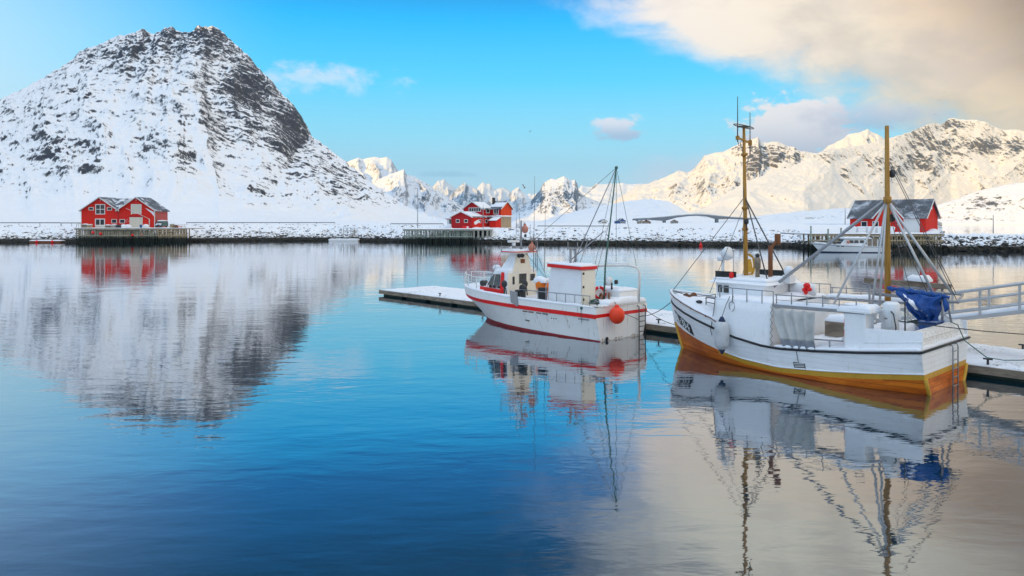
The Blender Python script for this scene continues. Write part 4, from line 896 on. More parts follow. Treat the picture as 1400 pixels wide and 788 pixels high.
    for p in ((3.3, 1.9, 2.85), (2.25, .95, 2.85), (2.05, .75, 2.85)):
        s = MB(); s.tube([(2.07, .05, 6.85), p], .045, 7); s.build('mast_strut', STEEL, root)
    for p in ((.35, .3, 3.45), (-.05, -.55, 3.35)):
        s = MB(); s.tube([(1.98, 0, 6.7), p], .05, 7); s.build('mast_strut', STEEL, root)
    ga = MB(); ga.tube([(2.4, .55, 3.28), (-.55, .45, 3.18)], .055, 8); ga.tube([(2.3, -.7, 3.42), (-.35, -.7, 3.35)], .04, 8); ga.tube([(-.5, .5, 3.2), (-.3, -.8, 3.35)], .04, 8); ga.tube([(.3, .5, 3.2), (.3, -.75, 3.4)], .035, 8)
    ga.tube([(.25, -.7, 3.4), (.25, -1.6, 1.75)], .04, 8); ga.build('net_gallows', GREY, root)
    bt = MB(); bt.bar((3.4, -1.2, 3.65), (.3, -1.5, 3.55), .16, .20); bt.build('spare_timber', TIMBER, root, .01)
    for x, y in ((3.2, -1.2), (.6, -1.47)):
        l = MB(); l.tube([(x, y, 1.4), (x, y, 3.6)], .045, 7); l.build('gallows_leg', GREY, root)
    sn = MB(); snow_slab(sn, quad((1.8, -1.1, 3.75), (1.0, -1.1, 3.7), (1.0, -1.7, 3.7), (1.8, -1.7, 3.75)), 8, 8, .25, 41.0); sn.build('timber_snow', SNOW, root)
    wn = MB(); wn.lathe([(.3, -.3), (.3, -.25), (.16, -.2), (.16, .2), (.3, .25), (.3, .3)], (1.5, 1.2, 2.55), 14, 0, (0, 1, 0)); wn.box(1.3, 1.7, .85, 1.55, 1.6, 2.3); wn.build('net_hauler', GELCOAT, root, .02)
    vt = MB(); vt.lathe([(.25, 0), (.22, .9), (.28, 1.0), (.30, 1.35), (.20, 1.45)], (1.25, 1.75, 1.7), 12); vt.build('white_vent', GELCOAT, root)
    hp = MB(); hp.tube([(1.3, 1.9, 2.9), (1.05, 2.1, 2.75), (.95, 2.15, 2.3), (1.0, 2.1, 1.75)], .025, 6); hp.tube([(.7, 2.0, 1.7), (.7, 2.0, 3.2)], .025, 6); hp.build('hose', CREASE, root)
    # rigging
    for pts, r_ in (([(8.1, 0, 7.2), (11.95, 0, 2.75)], .016), ([(8.1, 0, 7.2), (6.55, .9, 3.6)], .03), ([(8.1, 0, 7.1), (6.6, -.9, 3.6)], .03), ([(8.12, 0, 6.8), (8.9, 1.6, 2.9)], .012),
                    ([(1.96, -.1, 8.3), (-.1, -.75, 3.35)], .014), ([(1.96, .1, 8.3), (-.45, .4, 3.25)], .014), ([(1.94, -.1, 6.3), (.4, .45, 3.25)], .014), ([(1.94, .05, 6.3), (1.0, .5, 3.25)], .012)):
        s = MB(); s.tube(pts, r_, 5); s.build('stay', WIRE, root)
    # ladder on the transom
    for y in (-.30, -.86):
        l = MB(); l.tube([(.0, y, 1.52), (-.1, y, 1.50), (-.12, y, 1.4), (-.12, y, -.4)], .026, 6); l.build('ladder_rail', GREY, root)
    for k in range(6):
        l = MB(); l.tube([(-.12, -.30, 1.28-.32*k), (-.12, -.86, 1.28-.32*k)], .02, 6); l.build('ladder_rung', GREY, root)
    # small deck gear
    for x, y in ((10.6, .55), (10.6, -.55)):
        q = MB(); q.tube([(x-.16, y, 2.36), (x+.16, y, 2.40)], .05, 6); q.tube([(x, y, 2.0), (x, y, 2.4)], .05, 6); q.build('bow_cleat', CREASE, root)
    q = MB(); q.lathe([(.17, -.34), (.17, -.28), (.10, -.24), (.10, .24), (.17, .28), (.17, .34)], (11.0, 0, 2.5), 12, 0, (0, 1, 0)); q.box(10.85, 11.15, -.14, .14, 2.1, 2.4); q.build('anchor_windlass', RUST, root)
    for x, y in ((9.2, -.9), (8.6, 1.2)):
        q = MB(); q.lathe([(.08, 0), (.08, .32), (.20, .36), (.20, .42), (.05, .48)], (x, y, 2.05), 12); q.build('mushroom_vent', GELCOAT, root)
    q = MB(); q.lathe([(.05, -.55), (.26, -.5), (.28, 0), (.26, .5), (.05, .55)], (5.95, -1.1, 3.12), 14, 0, (1, .1, 0)); q.build('life_raft_canister', GELCOAT, root)
    for x, y, z, rr in ((1.6, -1.6, 1.95, .32), (4.9, 1.5, 1.55, .30)):
        for k in range(4):
            q = MB(); q.torus((x, y, z+.05*k), rr-.02*k, .028, (.05*k, .1, 1), 18, 5); q.build('rope_coil', ROPE if k % 2 else GREENROPE, root)
    q = MB(); q.box(.55, 1.15, -1.5, -.6, 1.75, 2.2); q.box(.52, 1.18, -1.53, -.57, 2.2, 2.25); q.build('fish_box', BLUEP, root, .02)
    q = MB(); q.tube([Vector((5.38, 2.66, 2.7-.13*k)) + Vector((-.03 if k % 2 else .06, .03, 0)) for k in range(13)], .010, 4); q.build('curtain_lacing', ROPE, root)
    q = MB(); q.tube([Vector((8.17+.05*math.sin(k), .12*math.cos(k*1.3), 9.4-.42*k)) for k in range(15)], .012, 4); q.build('mast_cable', WIRE, root)
    q = MB(); q.tube([(8.0, .1, 5.7), (7.9, .25, 5.7), (7.9, .25, 5.95)], .03, 6); q.lathe([(.07, 0), (.1, .03), (.1, .2), (.05, .24)], (7.9, .25, 5.95), 10); q.build('mast_lamp', CREASE, root)
    # registration board and draught marks lie on the hull
    s0, s1 = .965, .835; pl = MB(); Q = []
    for i in range(9):
        s = s0+(s1-s0)*i/8.0; c = ip(s, [(s1, 1.16), (s0, 1.62)]); Q.append([A_pt(s, c-.26, 1, .012), A_pt(s, c+.25, 1, .012)])
    pl.grid(Q, 0, True); rp = pl.build('registration_board', DKGREEN, root)
    rp['label'] = 'black board with white registration KL-33-F'
    glyph = {'K': [[(0,0),(0,1)],[(0,.45),(.6,1)],[(.18,.6),(.62,0)]], 'L': [[(0,1),(0,0),(.55,0)]], '-': [[(.08,.48),(.5,.48)]],
             '3': [[(0,.95),(.3,1),(.58,.85),(.55,.6),(.25,.52)],[(.25,.52),(.58,.42),(.6,.15),(.3,0),(0,.06)]], 'F': [[(0,0),(0,1),(.58,1)],[(0,.52),(.48,.52)]]}
    tx = MB(); adv = 0.0; word = 'KL-33-F'; tot = len(word)*.86
    def hp_(a, h):
        f = .07+.86*a/tot; s = s0+(s1-s0)*f; c = ip(s, [(s1, 1.16), (s0, 1.62)]); return A_pt(s, c-.18+.35*h, 1, .02)
    for ch in word:
        for st in glyph[ch]:
            for (a0, h0), (a1, h1) in zip(st, st[1:]): tx.bar(hp_(adv+a0, h0), hp_(adv+a1, h1), .032, .014, up=(0, 1, 0))
        adv += .86
    tx.build('registration_letters', LETTER, rp)
    mk = MB(); mk.grid([[A_pt(.392-.041*i/4, .36, 1, .012), A_pt(.392-.041*i/4, .62, 1, .012)] for i in range(5)]); mk = mk.build('draught_board', DKGREEN, root)
    sp = MB()
    for k in range(4):
        z = .385+.06*k; sp.bar(A_pt(.389, z+.0, 1, .018), A_pt(.354, z+.05, 1, .018), .022, .008, up=(0, 1, 0))
    sp.build('white_stripe', LETTER, mk)
    wl = MB(); wl.tube([A_pt(.372, 1.1, 1, .04), A_pt(.372, .62, 1, .03)], .012, 5); wl.build('board_line', WIRE, root)
    num = MB(); num.box(1.02, 1.22, 2.44, 2.47, 1.60, 1.72); num.build('number_plate', LETTER, root)
    return root
boat_a()
def lifebuoy(fr, p, axis, r, label, name='lifebuoy'):
    b = MB(); b.torus((0, 0, 0), r, r*.28, axis, 24, 8, lambda i: 1 if (i % 6) == 0 else 0); o = b.build(name, [RED, LETTER]); return place(o, fr, p, label, 'lifebuoy')
def fender():
    o = MB(); o.lathe([(.03, -.60), (.10, -.58), (.22, -.50), (.295, -.36), (.31, -.1), (.31, .25), (.285, .45), (.19, .58), (.13, .60)], (0, 0, 0), 20, 0)
    o.lathe([(.135, .58), (.15, .62), (.10, .72), (.05, .80)], (0, 0, 0), 14, 1); o.lathe([(.03, -.76), (.07, -.70), (.15, -.58), (.11, -.56)], (0, 0, 0), 14, 1)
    o = o.build('fender', [FENDER, NAVY]); place(o, FA, (7.55, 2.78, 1.30), 'long scuffed white fender with dark blue ends hanging on the wooden boat', 'fender')
    r = MB(); r.tube([(0, 0, .78), (-.05, -.25, 1.3), (-.1, -.45, 1.62)], .014, 5); place(r.build('fender_rope', ROPE), FA, (7.55, 2.78, 1.30), 'thin dark rope holding the scuffed white fender to the boat rail', 'rope')
    r = MB(); ring = [Vector((.13*math.cos(a), .02*math.sin(a*2), .2*math.sin(a))) for a in [2*math.pi*i/18 for i in range(19)]]; r.tube(ring, .014, 5); r.tube([(0, 0, .2), (0, -.12, .42)], .014, 5)
    place(r.build('rope_coil', ROPE), FA, (7.28, 2.46, 2.52), 'small looped rope hanging on the white shelter wall above the fender', 'rope')
    r = MB(); r.tube([(0, 0, 0), (.02, .10, -.7), (.05, .30, -1.5), (.05, .2, -1.75)], .016, 5); place(r.build('hanging_line', ROPE), FA, (8.22, 2.2, 2.95), 'frayed line hanging down the front corner of the white shelter', 'rope')
fender()
def curtain():
    P = []; nu, nv = 60, 18
    for i in range(nu+1):
        u = i/nu; row = []
        for j in range(nv+1):
            v = j/nv; f = .06*math.sin(u*2*math.pi*3.9+.6*math.sin(v*3)+u*2)*(.75+.35*v)*(1-.45*max(0,v-.75)/.25)+.04*mnoise.noise((u*9, v*4, 2.0))
            x = 5.35-1.66*u+(.04*math.sin(v*4+u*5)); x += (-.42*(1-u)*v**1.3)*1.0+.10*u*v*(-1)
            sag = .07*abs(math.sin(u*math.pi*4)); row.append(Vector((x, 2.60+f+.05*v, 2.66-sag*(1-v)-(1.56-.08*u)*v)))
        P.append(row)
    o = MB(); o.grid([r[:15] for r in P], 0); o.grid([r[14:] for r in P], 1)
    o = o.build('canvas_curtain', [CANVAS, CANVASD], None, 0, False); place(o, FA, (0, 0, 0), 'off-white canvas curtain with a dirty hem hung over the wooden boat\'s side opening', 'curtain')
    sm = o.modifiers.new('thick', 'SOLIDIFY'); sm.thickness = .012
curtain()
lifebuoy(FA, (2.9, 1.6, 2.0), (.9, .35, 0), .36, 'red and white lifebuoy hung upright beside the after block of the wooden boat')
def heart_float():
    b = MB(); b.ball((0, 0, .12), .14, 12, 8, 0, (1.1, .8, .9)); b.ball((-.10, 0, -.03), .12, 10, 6, 0, (1, 1, .8)); b.ball((.10, .02, -.06), .10, 10, 6, 0); b.ball((.02, .05, -.16), .09, 10, 6, 0)
    place(b.build('red_float', RED), FA, (5.55, -.6, 3.2), 'bunch of small red floats lying behind the wheelhouse of the wooden boat', 'float')
heart_float()
def blue_tarp():
    P = []; nu, nv = 96, 64
    for i in range(nu+1):
        u = i/nu; row = []
        for j in range(nv+1):
            v = j/nv; x0 = 1.52-1.55*u; w = v**1.15
            xc = .42+(.62-u)*.66; bulge = .40*math.sin(math.pi*u)*math.sin(math.pi*min(1, v*1.15))
            zt_ = 3.46-.10*u+.03*math.sin(u*14)-.10*math.sin(math.pi*u)*.5; zb_ = 2.40+.03*math.sin(u*9)
            x = x0*(1-w)+xc*w+.03*math.sin(v*11+u*5)
            fold = .085*math.sin(u*21+3*v+1.5*math.sin(v*6))*(.25+v)+.05*math.sin(v*13-u*7)*(1-v)+.05*mnoise.noise((u*5, v*5, 4))+.02*mnoise.noise((u*17, v*14, 9))
            row.append(Vector((x, .62+bulge+fold-.25*v, zt_+(zb_-zt_)*v)))
        P.append(row)
    o = MB(); o.grid(P, 0)
    Q = [[Vector((p.x, .35-.33*math.sin(math.pi*min(1, k/nv*1.1))*math.sin(math.pi*i/nu)+.05*math.sin(i*.18+k*.1), p.z)) for k, p in enumerate(r)] for i, r in enumerate(P)]
    o.grid(Q, 0); o.grid([[a[0], b[0]] for a, b in zip(P, Q)], 0); o.grid([[a[-1], b[-1]] for a, b in zip(P, Q)], 0)
    # loosely furled part along the boom and a loose end
    o.tube([Vector((1.85-2.1*k/24, .49+.03*math.sin(k*1.7), 3.53-.19*k/24+.02*math.sin(k*2.3))) for k in range(25)], [.03+.06*abs(math.sin(k*.8+.4))+.03*math.sin(math.pi*k/24) for k in range(25)], 10)
    o.tube([(-.10, .55, 3.3), (-.17, .60, 3.1), (-.2, .62, 2.95), (-.14, .6, 2.82)], [.04, .10, .09, .03], 10)
    o = o.build('tarpaulin', BLUET, None, 0, False); place(o, FA, (0, 0, 0), 'crumpled blue tarpaulin with snow in its folds slung under the after gallows', 'tarpaulin')
    for k in range(5):
        q = MB(); x = 1.45-.36*k; q.torus((x, .50, 3.49-.032*k), .11, .008, (1, 0, 0), 14, 4); q.build('tie', GREENROPE, o)
    s = MB(); up = lambda i, j: P[i][j]+Vector((0, .03, .02))
    for i in range(6, nu-20):
        for j in range(6, nv-14):
            u, v = i/nu, j/nv
            k = .55*mnoise.noise((u*7+1.3, v*7-u*4, 7.0))+.16*mnoise.noise((u*24, v*22, 2.0))+.75*math.exp(-((u-.20-.42*v)/.10)**2-((v-.34)/.24)**2)
            if k > .36: s.add([up(i, j), up(i+1, j), up(i+1, j+1), up(i, j+1)], [(0, 1, 2, 3)], 0, True)
    s.build('snow_patch', SNOW, o)
blue_tarp()
def rope_thing(pts, r, mat, label, name='mooring_rope'):
    fr = FA; p0 = Vector(pts[0]); b = MB(); b.tube([Vector(p)-p0 for p in pts], r, 6)
    return place(b.build(name, mat), fr, tuple(p0), label, 'rope')
def sag(a, b, d, n=14):
    a, b = Vector(a), Vector(b); return [a.lerp(b, i/n)-Vector((0, 0, d*4*(i/n)*(1-i/n))) for i in range(n+1)]
rope_thing(sag((1.4, 2.0, 2.55), (-9.5, -7.0, 2.6), .55, 22), .018, ROPE, 'long dark mooring rope from the wooden boat\'s after block out to the right')
rope_thing([(.15, -.9, 2.3), (.02, -1.3, 2.15), (-.12, -1.6, 1.55), (-.5, -2.9, .8), (-.9, -3.6, .66), (-1.4, -4.0, .68), (-1.7, -4.9, .72), (-1.3, -6.0, .70)], .02, GREENROPE, 'green stern rope trailing over the transom on to the snowy pontoon')
rope_thing(sag((11.7, .25, 2.35), (16.5, -3.2, .75), .22), .018, ROPE, 'dark bow rope from the wooden boat to the pontoon')
rope_thing(sag((8.2, 2.25, 2.95), (11.6, .4, 2.75), .16), .016, ROPE, 'thin line along the bow from the shelter corner to the stem')

# ================================================================== small red and white boat
B_BW = lerp_tab([(0, 1.78), (.25, 1.92), (.5, 1.85), (.65, 1.65), (.78, 1.25), (.88, .8), (.95, .4), (1, .02)])
B_BG = lerp_tab([(0, 2.12), (.3, 2.2), (.55, 2.2), (.7, 2.08), (.8, 1.8), (.88, 1.4), (.94, .92), (.98, .45), (1, .04)])
B_RUB = lerp_tab([(0, 1.30), (.3, 1.33), (.5, 1.36), (.75, 1.42), (1, 1.56)])
B_TOP = lerp_tab([(0, 1.72), (.3, 1.75), (.5, 1.80), (.6, 1.86), (.8, 1.98), (1, 2.08)])
def B_stem(z): return 10.75+ip(z, [(-.5, -.3), (0, 0), (.5, .45), (1.0, 1.1), (1.5, 1.75), (2.1, 2.0)])
def B_half(s, z):
    r = B_RUB(s); a, b = B_BW(s), B_BG(s)
    if z < 0: return a*(1+.4*z)
    return a+(b-a)*min(1, z/r)**1.25 if z <= r else b-.04*(z-r)
def B_pt(s, z, side=1, out=0.0): return Vector((s*B_stem(z), side*(B_half(s, z)+out), z))
def boat_b():
    root = thing('fishing_vessel', FB.w(0, 0, 0), FB.rot, 'small white fishing vessel with red stripes, wheelhouse tinted warm aft and a thin green mast', 'fishing boat')
    ss = [i/44.0 for i in range(45)]; h = MB()
    lv = [(lambda s: -.5, lambda s: .0, 1), (lambda s: 0, lambda s: .05+.16*s, 1), (lambda s: .05+.16*s, lambda s: .7, 0), (lambda s: .7, lambda s: B_RUB(s)-.09, 0), (lambda s: B_RUB(s)-.09, lambda s: B_RUB(s)+.09, 2), (lambda s: B_RUB(s)+.09, B_TOP, 0)]
    for side in (1, -1):
        for lo, hi, mi in lv:
            h.grid([[B_pt(s, lo(s)+(hi(s)-lo(s))*k/3.0, side) for k in range(4)] for s in ss], mi)
    for a, b, mi in ((-.5, .05, 0), (.05, .7, 0), (.7, 1.21, 0), (1.21, 1.39, 2), (1.39, 1.72, 0)):
        h.grid([[Vector((0, B_half(0, z)*v, z)) for z in (a, b)] for v in [k/5.0-1 for k in range(11)]], mi, False)
    h.build('hull', [STEELWHITE, BOOT, RED], root)
    for side in (1, -1):
        r = MB(); r.tube([B_pt(s, B_RUB(s)-.10, side, .02) for s in ss], .03, 6); r.build('rubbing_strake', RED, root)
        sn = MB(); snow_slab(sn, lambda u, v: B_pt(.02+.96*u, B_TOP(.02+.96*u), side, .03-.22*v), 60, 5, .12, 50+side); sn.build('gunwale_snow', SNOW, root)
    dk = MB(); dk.grid([[Vector((B_pt(s, 1.5).x, (B_half(s, 1.5)-.03)*v, 1.5 if s < .75 else 1.5+.8*(s-.75))) for v in (-1, 0, 1)] for s in ss]); dk.build('deck', CREAM_LIT, root)
    sn = MB(); snow_slab(sn, lambda u, v: Vector((.25+8.6*u, (B_half(.02+.7*u, 1.5)-.25)*(2*v-1), 1.52)), 60, 30, .16, 55.0); sn.build('deck_snow', SNOW, root)
    sn = MB()
    def fd(u, v): 
        s = .74+.25*u; return Vector((B_pt(s, 1.9).x-.1, (B_half(s, 1.9)-.12)*(2*v-1), B_TOP(s)-.10))
    snow_slab(sn, fd, 26, 22, .2, 57.0); sn.build('foredeck_snow', SNOW, root)
    # scuppers, vents and rust marks on the side
    for s in (.44, .40, .35, .31):
        q = MB(); q.bar(B_pt(s, 1.12, 1, .01), B_pt(s-.032, 1.12, 1, .01), .02, .06, up=(0, 0, 1)); q.build('scupper', RUST if s > .32 else CREASE, root)
    for k in range(3):
        q = MB(); q.ball(B_pt(.235+.014*k, .93, 1, .0), .035, 8, 5, 0); q.build('outlet', BLACK, root)
    q = MB(); q.bar(B_pt(.46, .62, 1, .01), B_pt(.43, .60, 1, .01), .02, .05); q.build('outlet', BLACK, root)
    q = MB(); q.lathe([(.08, 0), (.10, .01), (.10, .05)], (-.02, 1.3, .10), 10, 0, (-1, 0, 0)); q.build('exhaust_outlet', BLACK, root)
    # stern shelf
    tr = MB(); tr.box(-.06, .75, -1.9, 1.75, 1.72, 1.80); tr.build('stern_shelf', WHITE2, root, .02)
    sn = MB(); snow_slab(sn, quad((-.08, -1.92, 1.80), (1.0, -1.92, 1.80), (1.0, 1.2, 1.80), (-.08, 1.2, 1.80)), 18, 36, .30, 60.0); sn.build('stern_snow', SNOW, root)
    tk = MB(); tk.box(.4, 2.6, -1.9, -.3, 1.8, 2.35); tk.build('stern_locker', WHITE2, root, .04)
    sn = MB(); snow_slab(sn, quad((.4, -1.9, 2.35), (2.6, -1.9, 2.35), (2.6, -.3, 2.35), (.4, -.3, 2.35)), 20, 16, .17, 62.0); sn.build('locker_snow', SNOW, root)
    # shelter block
    b = MB(); b.prism([(1.35, 1.72, 1.6), (3.85, 1.72, 1.6), (3.62, 1.62, 3.62), (1.40, 1.62, 3.56)], (0, -1.15, 0)); b.build('shelter', WHITE, root, .03)
    af = MB(); af.box(1.33, 1.345, .62, 1.66, 1.66, 3.5); af.build('shelter_door', CREAM_LIT, root)  # aft side of the white shelter, tinted for the warm light
    for z in (1.95, 2.6, 3.3):
        hg = MB(); hg.box(1.30, 1.33, 1.50, 1.60, z, z+.12); hg.build('door_hinge', CREASE, root); 
    rf = MB(); rf.prism([(1.28, 1.78, 3.56), (3.75, 1.78, 3.62), (3.75, 1.78, 3.80), (1.28, 1.78, 3.72)], (0, -1.3, 0)); rf.build('shelter_roof', RED, root, .02)
    sn = MB(); snow_slab(sn, quad((1.3, .5, 3.725), (3.74, .5, 3.805), (3.74, 1.76, 3.805), (1.3, 1.76, 3.725)), 20, 12, .12, 64.0); sn.build('roof_snow', SNOW, root)
    # wheelhouse: after face tinted cream for the warm light, raked front
    xa = 7.35
    w = MB(); w.prism([(xa, 1.45, 1.6), (9.55, 1.35, 1.75), (9.35, 1.3, 2.3), (8.75, 1.22, 3.05), (xa, 1.3, 3.10)], (0, -2.35, 0)); w.build('wheelhouse', WHITE, root, .03)
    f = MB(); f.box(xa-.02, xa-.005, -.9, 1.38, 1.62, 3.06); f.build('after_bulkhead', CREAM_LIT, root)
    for (y0, y1, z0, z1) in ((-.10, .50, 2.42, 3.0), (-.80, -.42, 2.55, 2.95)):
        g = MB(); g.box(xa-.05, xa-.022, y0-.05, y1+.05, z0-.05, z1+.05); g = g.build('window_frame', CREAM_LIT, root, .01); g2 = MB(); g2.box(xa-.06, xa-.048, y0, y1, z0, z1); g2.build('pane', GLASS, g)
    v = MB(); v.box(xa-.045, xa-.022, .85, 1.0, 2.4, 2.85); v.build('vent_grille', CREASE, root)
    sw = MB(); sw.prism([(8.05, 1.43, 2.3), (9.12, 1.39, 2.3), (8.68, 1.30, 2.95), (8.05, 1.34, 2.98)], (0, .02, 0)); sw = sw.build('side_window', GLASSB, root)
    fr = MB(); fr.bar((8.55, 1.44, 2.3), (8.45, 1.34, 2.98), .05, .03); fr.build('window_post', TRIM, sw)
    rp = MB(); rp.hexa([(7.62, 1.44, 1.9), (7.95, 1.44, 1.9), (7.95, 1.47, 1.9), (7.62, 1.47, 1.9), (7.72, 1.30, 3.1), (7.95, 1.30, 3.1), (7.95, 1.34, 3.1), (7.72, 1.34, 3.1)]); rp.build('red_pillar', RED, root)
    rb = MB(); rb.hexa([(7.7, 1.47, 1.72), (9.75, 1.43, 1.98), (9.75, 1.46, 1.98), (7.7, 1.50, 1.72), (7.7, 1.45, 2.08), (9.75, 1.41, 2.18), (9.75, 1.44, 2.18), (7.7, 1.48, 2.08)]); rb.build('red_band', RED, root)
    sn = MB(); snow_slab(sn, quad((7.4, -1.0, 3.10), (8.75, -1.0, 3.06), (8.75, 1.2, 3.06), (7.4, 1.25, 3.10)), 14, 18, .32, 66.0); sn.build('roof_snow', SNOW, root)
    pd = MB(); pd.hexa([(7.36, -.6, 3.1), (8.7, -.35, 3.1), (8.7, .85, 3.1), (7.36, 1.0, 3.1), (7.40, -.30, 4.2), (7.95, -.25, 4.2), (7.95, .55, 4.2), (7.40, .62, 4.2)]); pd.build('mast_pedestal', WHITE, root, .02)
    pf = MB(); pf.hexa([(7.34, -.6, 3.1), (7.36, -.6, 3.1), (7.36, 1.0, 3.1), (7.34, 1.0, 3.1), (7.38, -.30, 4.2), (7.40, -.30, 4.2), (7.40, .62, 4.2), (7.38, .62, 4.2)]); pf.build('pedestal_face', CREAM_LIT, root)  # aft face of the white pedestal, warm light put into its colour
    pv = MB(); pv.box(7.33, 7.36, .0, .32, 3.62, 3.86); pv.build('vent_grille', RUST, root)
    pl = MB(); pl.box(7.1, 8.3, -.75, 1.05, 4.205, 4.27); pl.box(7.09, 8.31, -.76, 1.06, 4.271, 4.32, 1); pl.build('mast_platform', [TRIM, RED], root, .01)
    sn = MB(); snow_slab(sn, quad((7.1, -.7, 4.325), (8.3, -.7, 4.325), (8.3, 1.0, 4.325), (7.1, 1.0, 4.325)), 12, 14, .12, 67.0); sn.build('platform_snow', SNOW, root)
    for y in (.75, .5): 
        fl = MB(); fl.lathe([(.08, 0), (.12, .03), (.12, .16)], (7.12, y, 4.10), 10, 0, (-1, 0, -.2)); fl.build('deck_lamp', BLACK, root)
    # wheelhouse mast, aerials, radar
    m = MB(); m.tube([(7.6, .05, 4.2), (7.6, .05, 6.15)], .055, 8); m.bar((7.6, 1.7, 4.62), (7.6, -1.2, 4.55), .05, .05); m.bar((7.6, .7, 5.1), (7.6, -.8, 5.1), .04, .04); m.bar((7.6, .5, 5.75), (7.6, -.45, 5.75), .04, .04); m.build('signal_mast', GREY, root)
    rd = MB(); rd.box(7.4, 7.62, .35, 1.15, 4.85, 4.98); rd.lathe([(.12, 0), (.12, .18)], (7.5, .75, 4.65), 10); rd.build('radar_scanner', GELCOAT, root, .02)
    for (y, z0, z1, t) in ((.95, 4.6, 5.3, .02), (-.95, 4.3, 5.35, .016), (-1.15, 3.3, 5.1, .02), (.45, 5.1, 6.3, .014), (-.7, 5.1, 5.9, .014), (.2, 5.7, 6.6, .012), (1.65, 4.3, 4.9, .016)):
        a = MB(); a.tube([(7.6, y, z0), (7.6, y, z1)], t, 5); a.build('aerial', WIRE, root)
    for (y, z) in ((.55, 5.15), (.25, 5.2), (-.3, 5.15), (.35, 5.8), (-.25, 5.8), (.9, 4.45), (.3, 5.45)):
        l = MB(); l.lathe([(.05, 0), (.08, .02), (.08, .14), (.03, .18)], (7.6, y, z), 8); l.build('mast_lamp', GELCOAT if y > 0 else CREASE, root)
    a = MB(); a.tube([(6.6, .0, 3.1), (6.5, .0, 8.75)], [.022, .008], 5); a.build('whip_aerial', WIRE, root)
    a = MB(); a.tube([(6.6, -.9, 3.1), (6.55, -.95, 7.0)], [.018, .007], 5); a.build('whip_aerial', WIRE, root)
    st = MB(); st.tube([(7.6, .1, 4.6), (6.2, -.8, 2.6)], .014, 5); st.tube([(7.6, -1.1, 4.5), (6.4, -1.3, 2.0)], .014, 5); st.tube([(7.6, 1.5, 4.6), (8.9, 1.7, 2.0)], .01, 5); st.build('stay', WIRE, root)
    rd2 = MB(); rd2.ball((9.0, .75, 3.3), .26, 12, 8, 0, (1, 1, .7)); rd2.ball((8.75, .2, 3.38), .22, 12, 8, 0); rd2.build('satellite_dome', GELCOAT, root)
    # bow rail
    for side in (1, -1):
        r = MB(); r.tube([B_pt(s, B_TOP(s)+.78, side, -.08) for s in (.66, .76, .86, .94, .985)], .03, 7); r.tube([B_pt(s, B_TOP(s)+.40, side, -.08) for s in (.76, .86, .94, .985)], .02, 6)
        for s in (.76, .86, .94, .985): r.tube([B_pt(s, B_TOP(s), side, -.1), B_pt(s, B_TOP(s)+.78, side, -.08)], .03, 6)
        r.build('bow_rail', TRIM, root)
    an = MB(); an.lathe([(.18, -.2), (.18, .2)], (10.6, .4, 2.25), 12, 0, (0, 1, 0)); an.box(10.3, 10.9, .1, .3, 1.9, 2.2); an.build('anchor_winch', CREASE, root, .02)
    # side rail
    for side in (1, -1):
        r = MB(); r.tube([B_pt(s, 2.28, side, -.12) for s in (.04, .12, .22, .33, .44)], .025, 6)
        for s in (.04, .12, .17, .22, .28, .33, .44): r.tube([B_pt(s, 1.75, side, -.12), B_pt(s, 2.28, side, -.12)], .022, 6)
        r.build('side_rail', GREY, root)
    hp = MB(); hp.hexa([(5.55, 2.22, 1.35), (6.1, 2.22, 1.55), (6.1, 2.30, 1.55), (5.55, 2.30, 1.35), (5.65, 2.16, 2.15), (6.25, 2.16, 2.2), (6.25, 2.24, 2.2), (5.65, 2.24, 2.15)]); hp.build('hauler_plate', GREY, root, .02)
    hb = MB(); hb.box(5.55, 5.95, 1.75, 2.12, 1.75, 2.25); hb.lathe([(.22, -.12), (.22, .12)], (5.5, 1.9, 2.35), 12, 0, (0, 1, 0)); hb.build('line_hauler', CREASE, root, .03)
    for (x, y, z) in ((7.0, 1.95, 2.5), (6.7, .6, 2.45)):
        g = MB(); g.tube([(x, y, 1.6), (x, y, z-.1)], .05, 7); g.ball((x, y, z), .19, 10, 7, 0, (1, .8, 1.15)); g.tube([(x-.12, y, z-.2), (x-.2, y, 1.8)], .035, 6); g.build('jigging_machine', CREASE, root)
    # small deck gear
    for x, y, h, mm in ((4.2, -1.2, .5, BLUEP), (4.9, -1.3, .55, GELCOAT), (6.3, -1.2, .6, TIMBER)):
        q = MB(); q.hexa([(x-.35, y-.25, 1.6), (x+.35, y-.25, 1.6), (x+.35, y+.25, 1.6), (x-.35, y+.25, 1.6), (x-.4, y-.3, 1.6+h), (x+.4, y-.3, 1.6+h), (x+.4, y+.3, 1.6+h), (x-.4, y+.3, 1.6+h)]); q.build('fish_box', mm, root, .02)
    for k in range(4):
        q = MB(); q.torus((.85, 1.25, 1.86+.05*k), .27-.02*k, .026, (.05*k, .1, 1), 18, 5); q.build('rope_coil', GREENROPE if k % 2 else ROPE, root)
    q = MB(); q.tube([(1.0, 1.95, 2.28), (.9, 2.05, 1.9), (.95, 2.16, 1.5), (.92, 2.14, .9)], .014, 5); q.build('hanging_line', GREENROPE, root)
    q = MB(); q.ball((.95, 2.12, 1.65), .10, 8, 6, 0, (1, .6, 1)); q.build('net_scrap', GREENROPE, root)
    for x in (7.95, 8.35, 8.7): q = MB(); q.box(x, x+.16, 1.42, 1.50, 2.16, 2.30); q.build('dash_gear', CREASE, root)
    q = MB(); q.tube([(7.3, -1.0, 3.1), (7.3, -1.0, 4.9), (7.3, -.6, 5.0)], .03, 6); q.box(7.22, 7.38, -.75, -.45, 4.95, 5.05); q.build('lamp_arm', GREY, root)
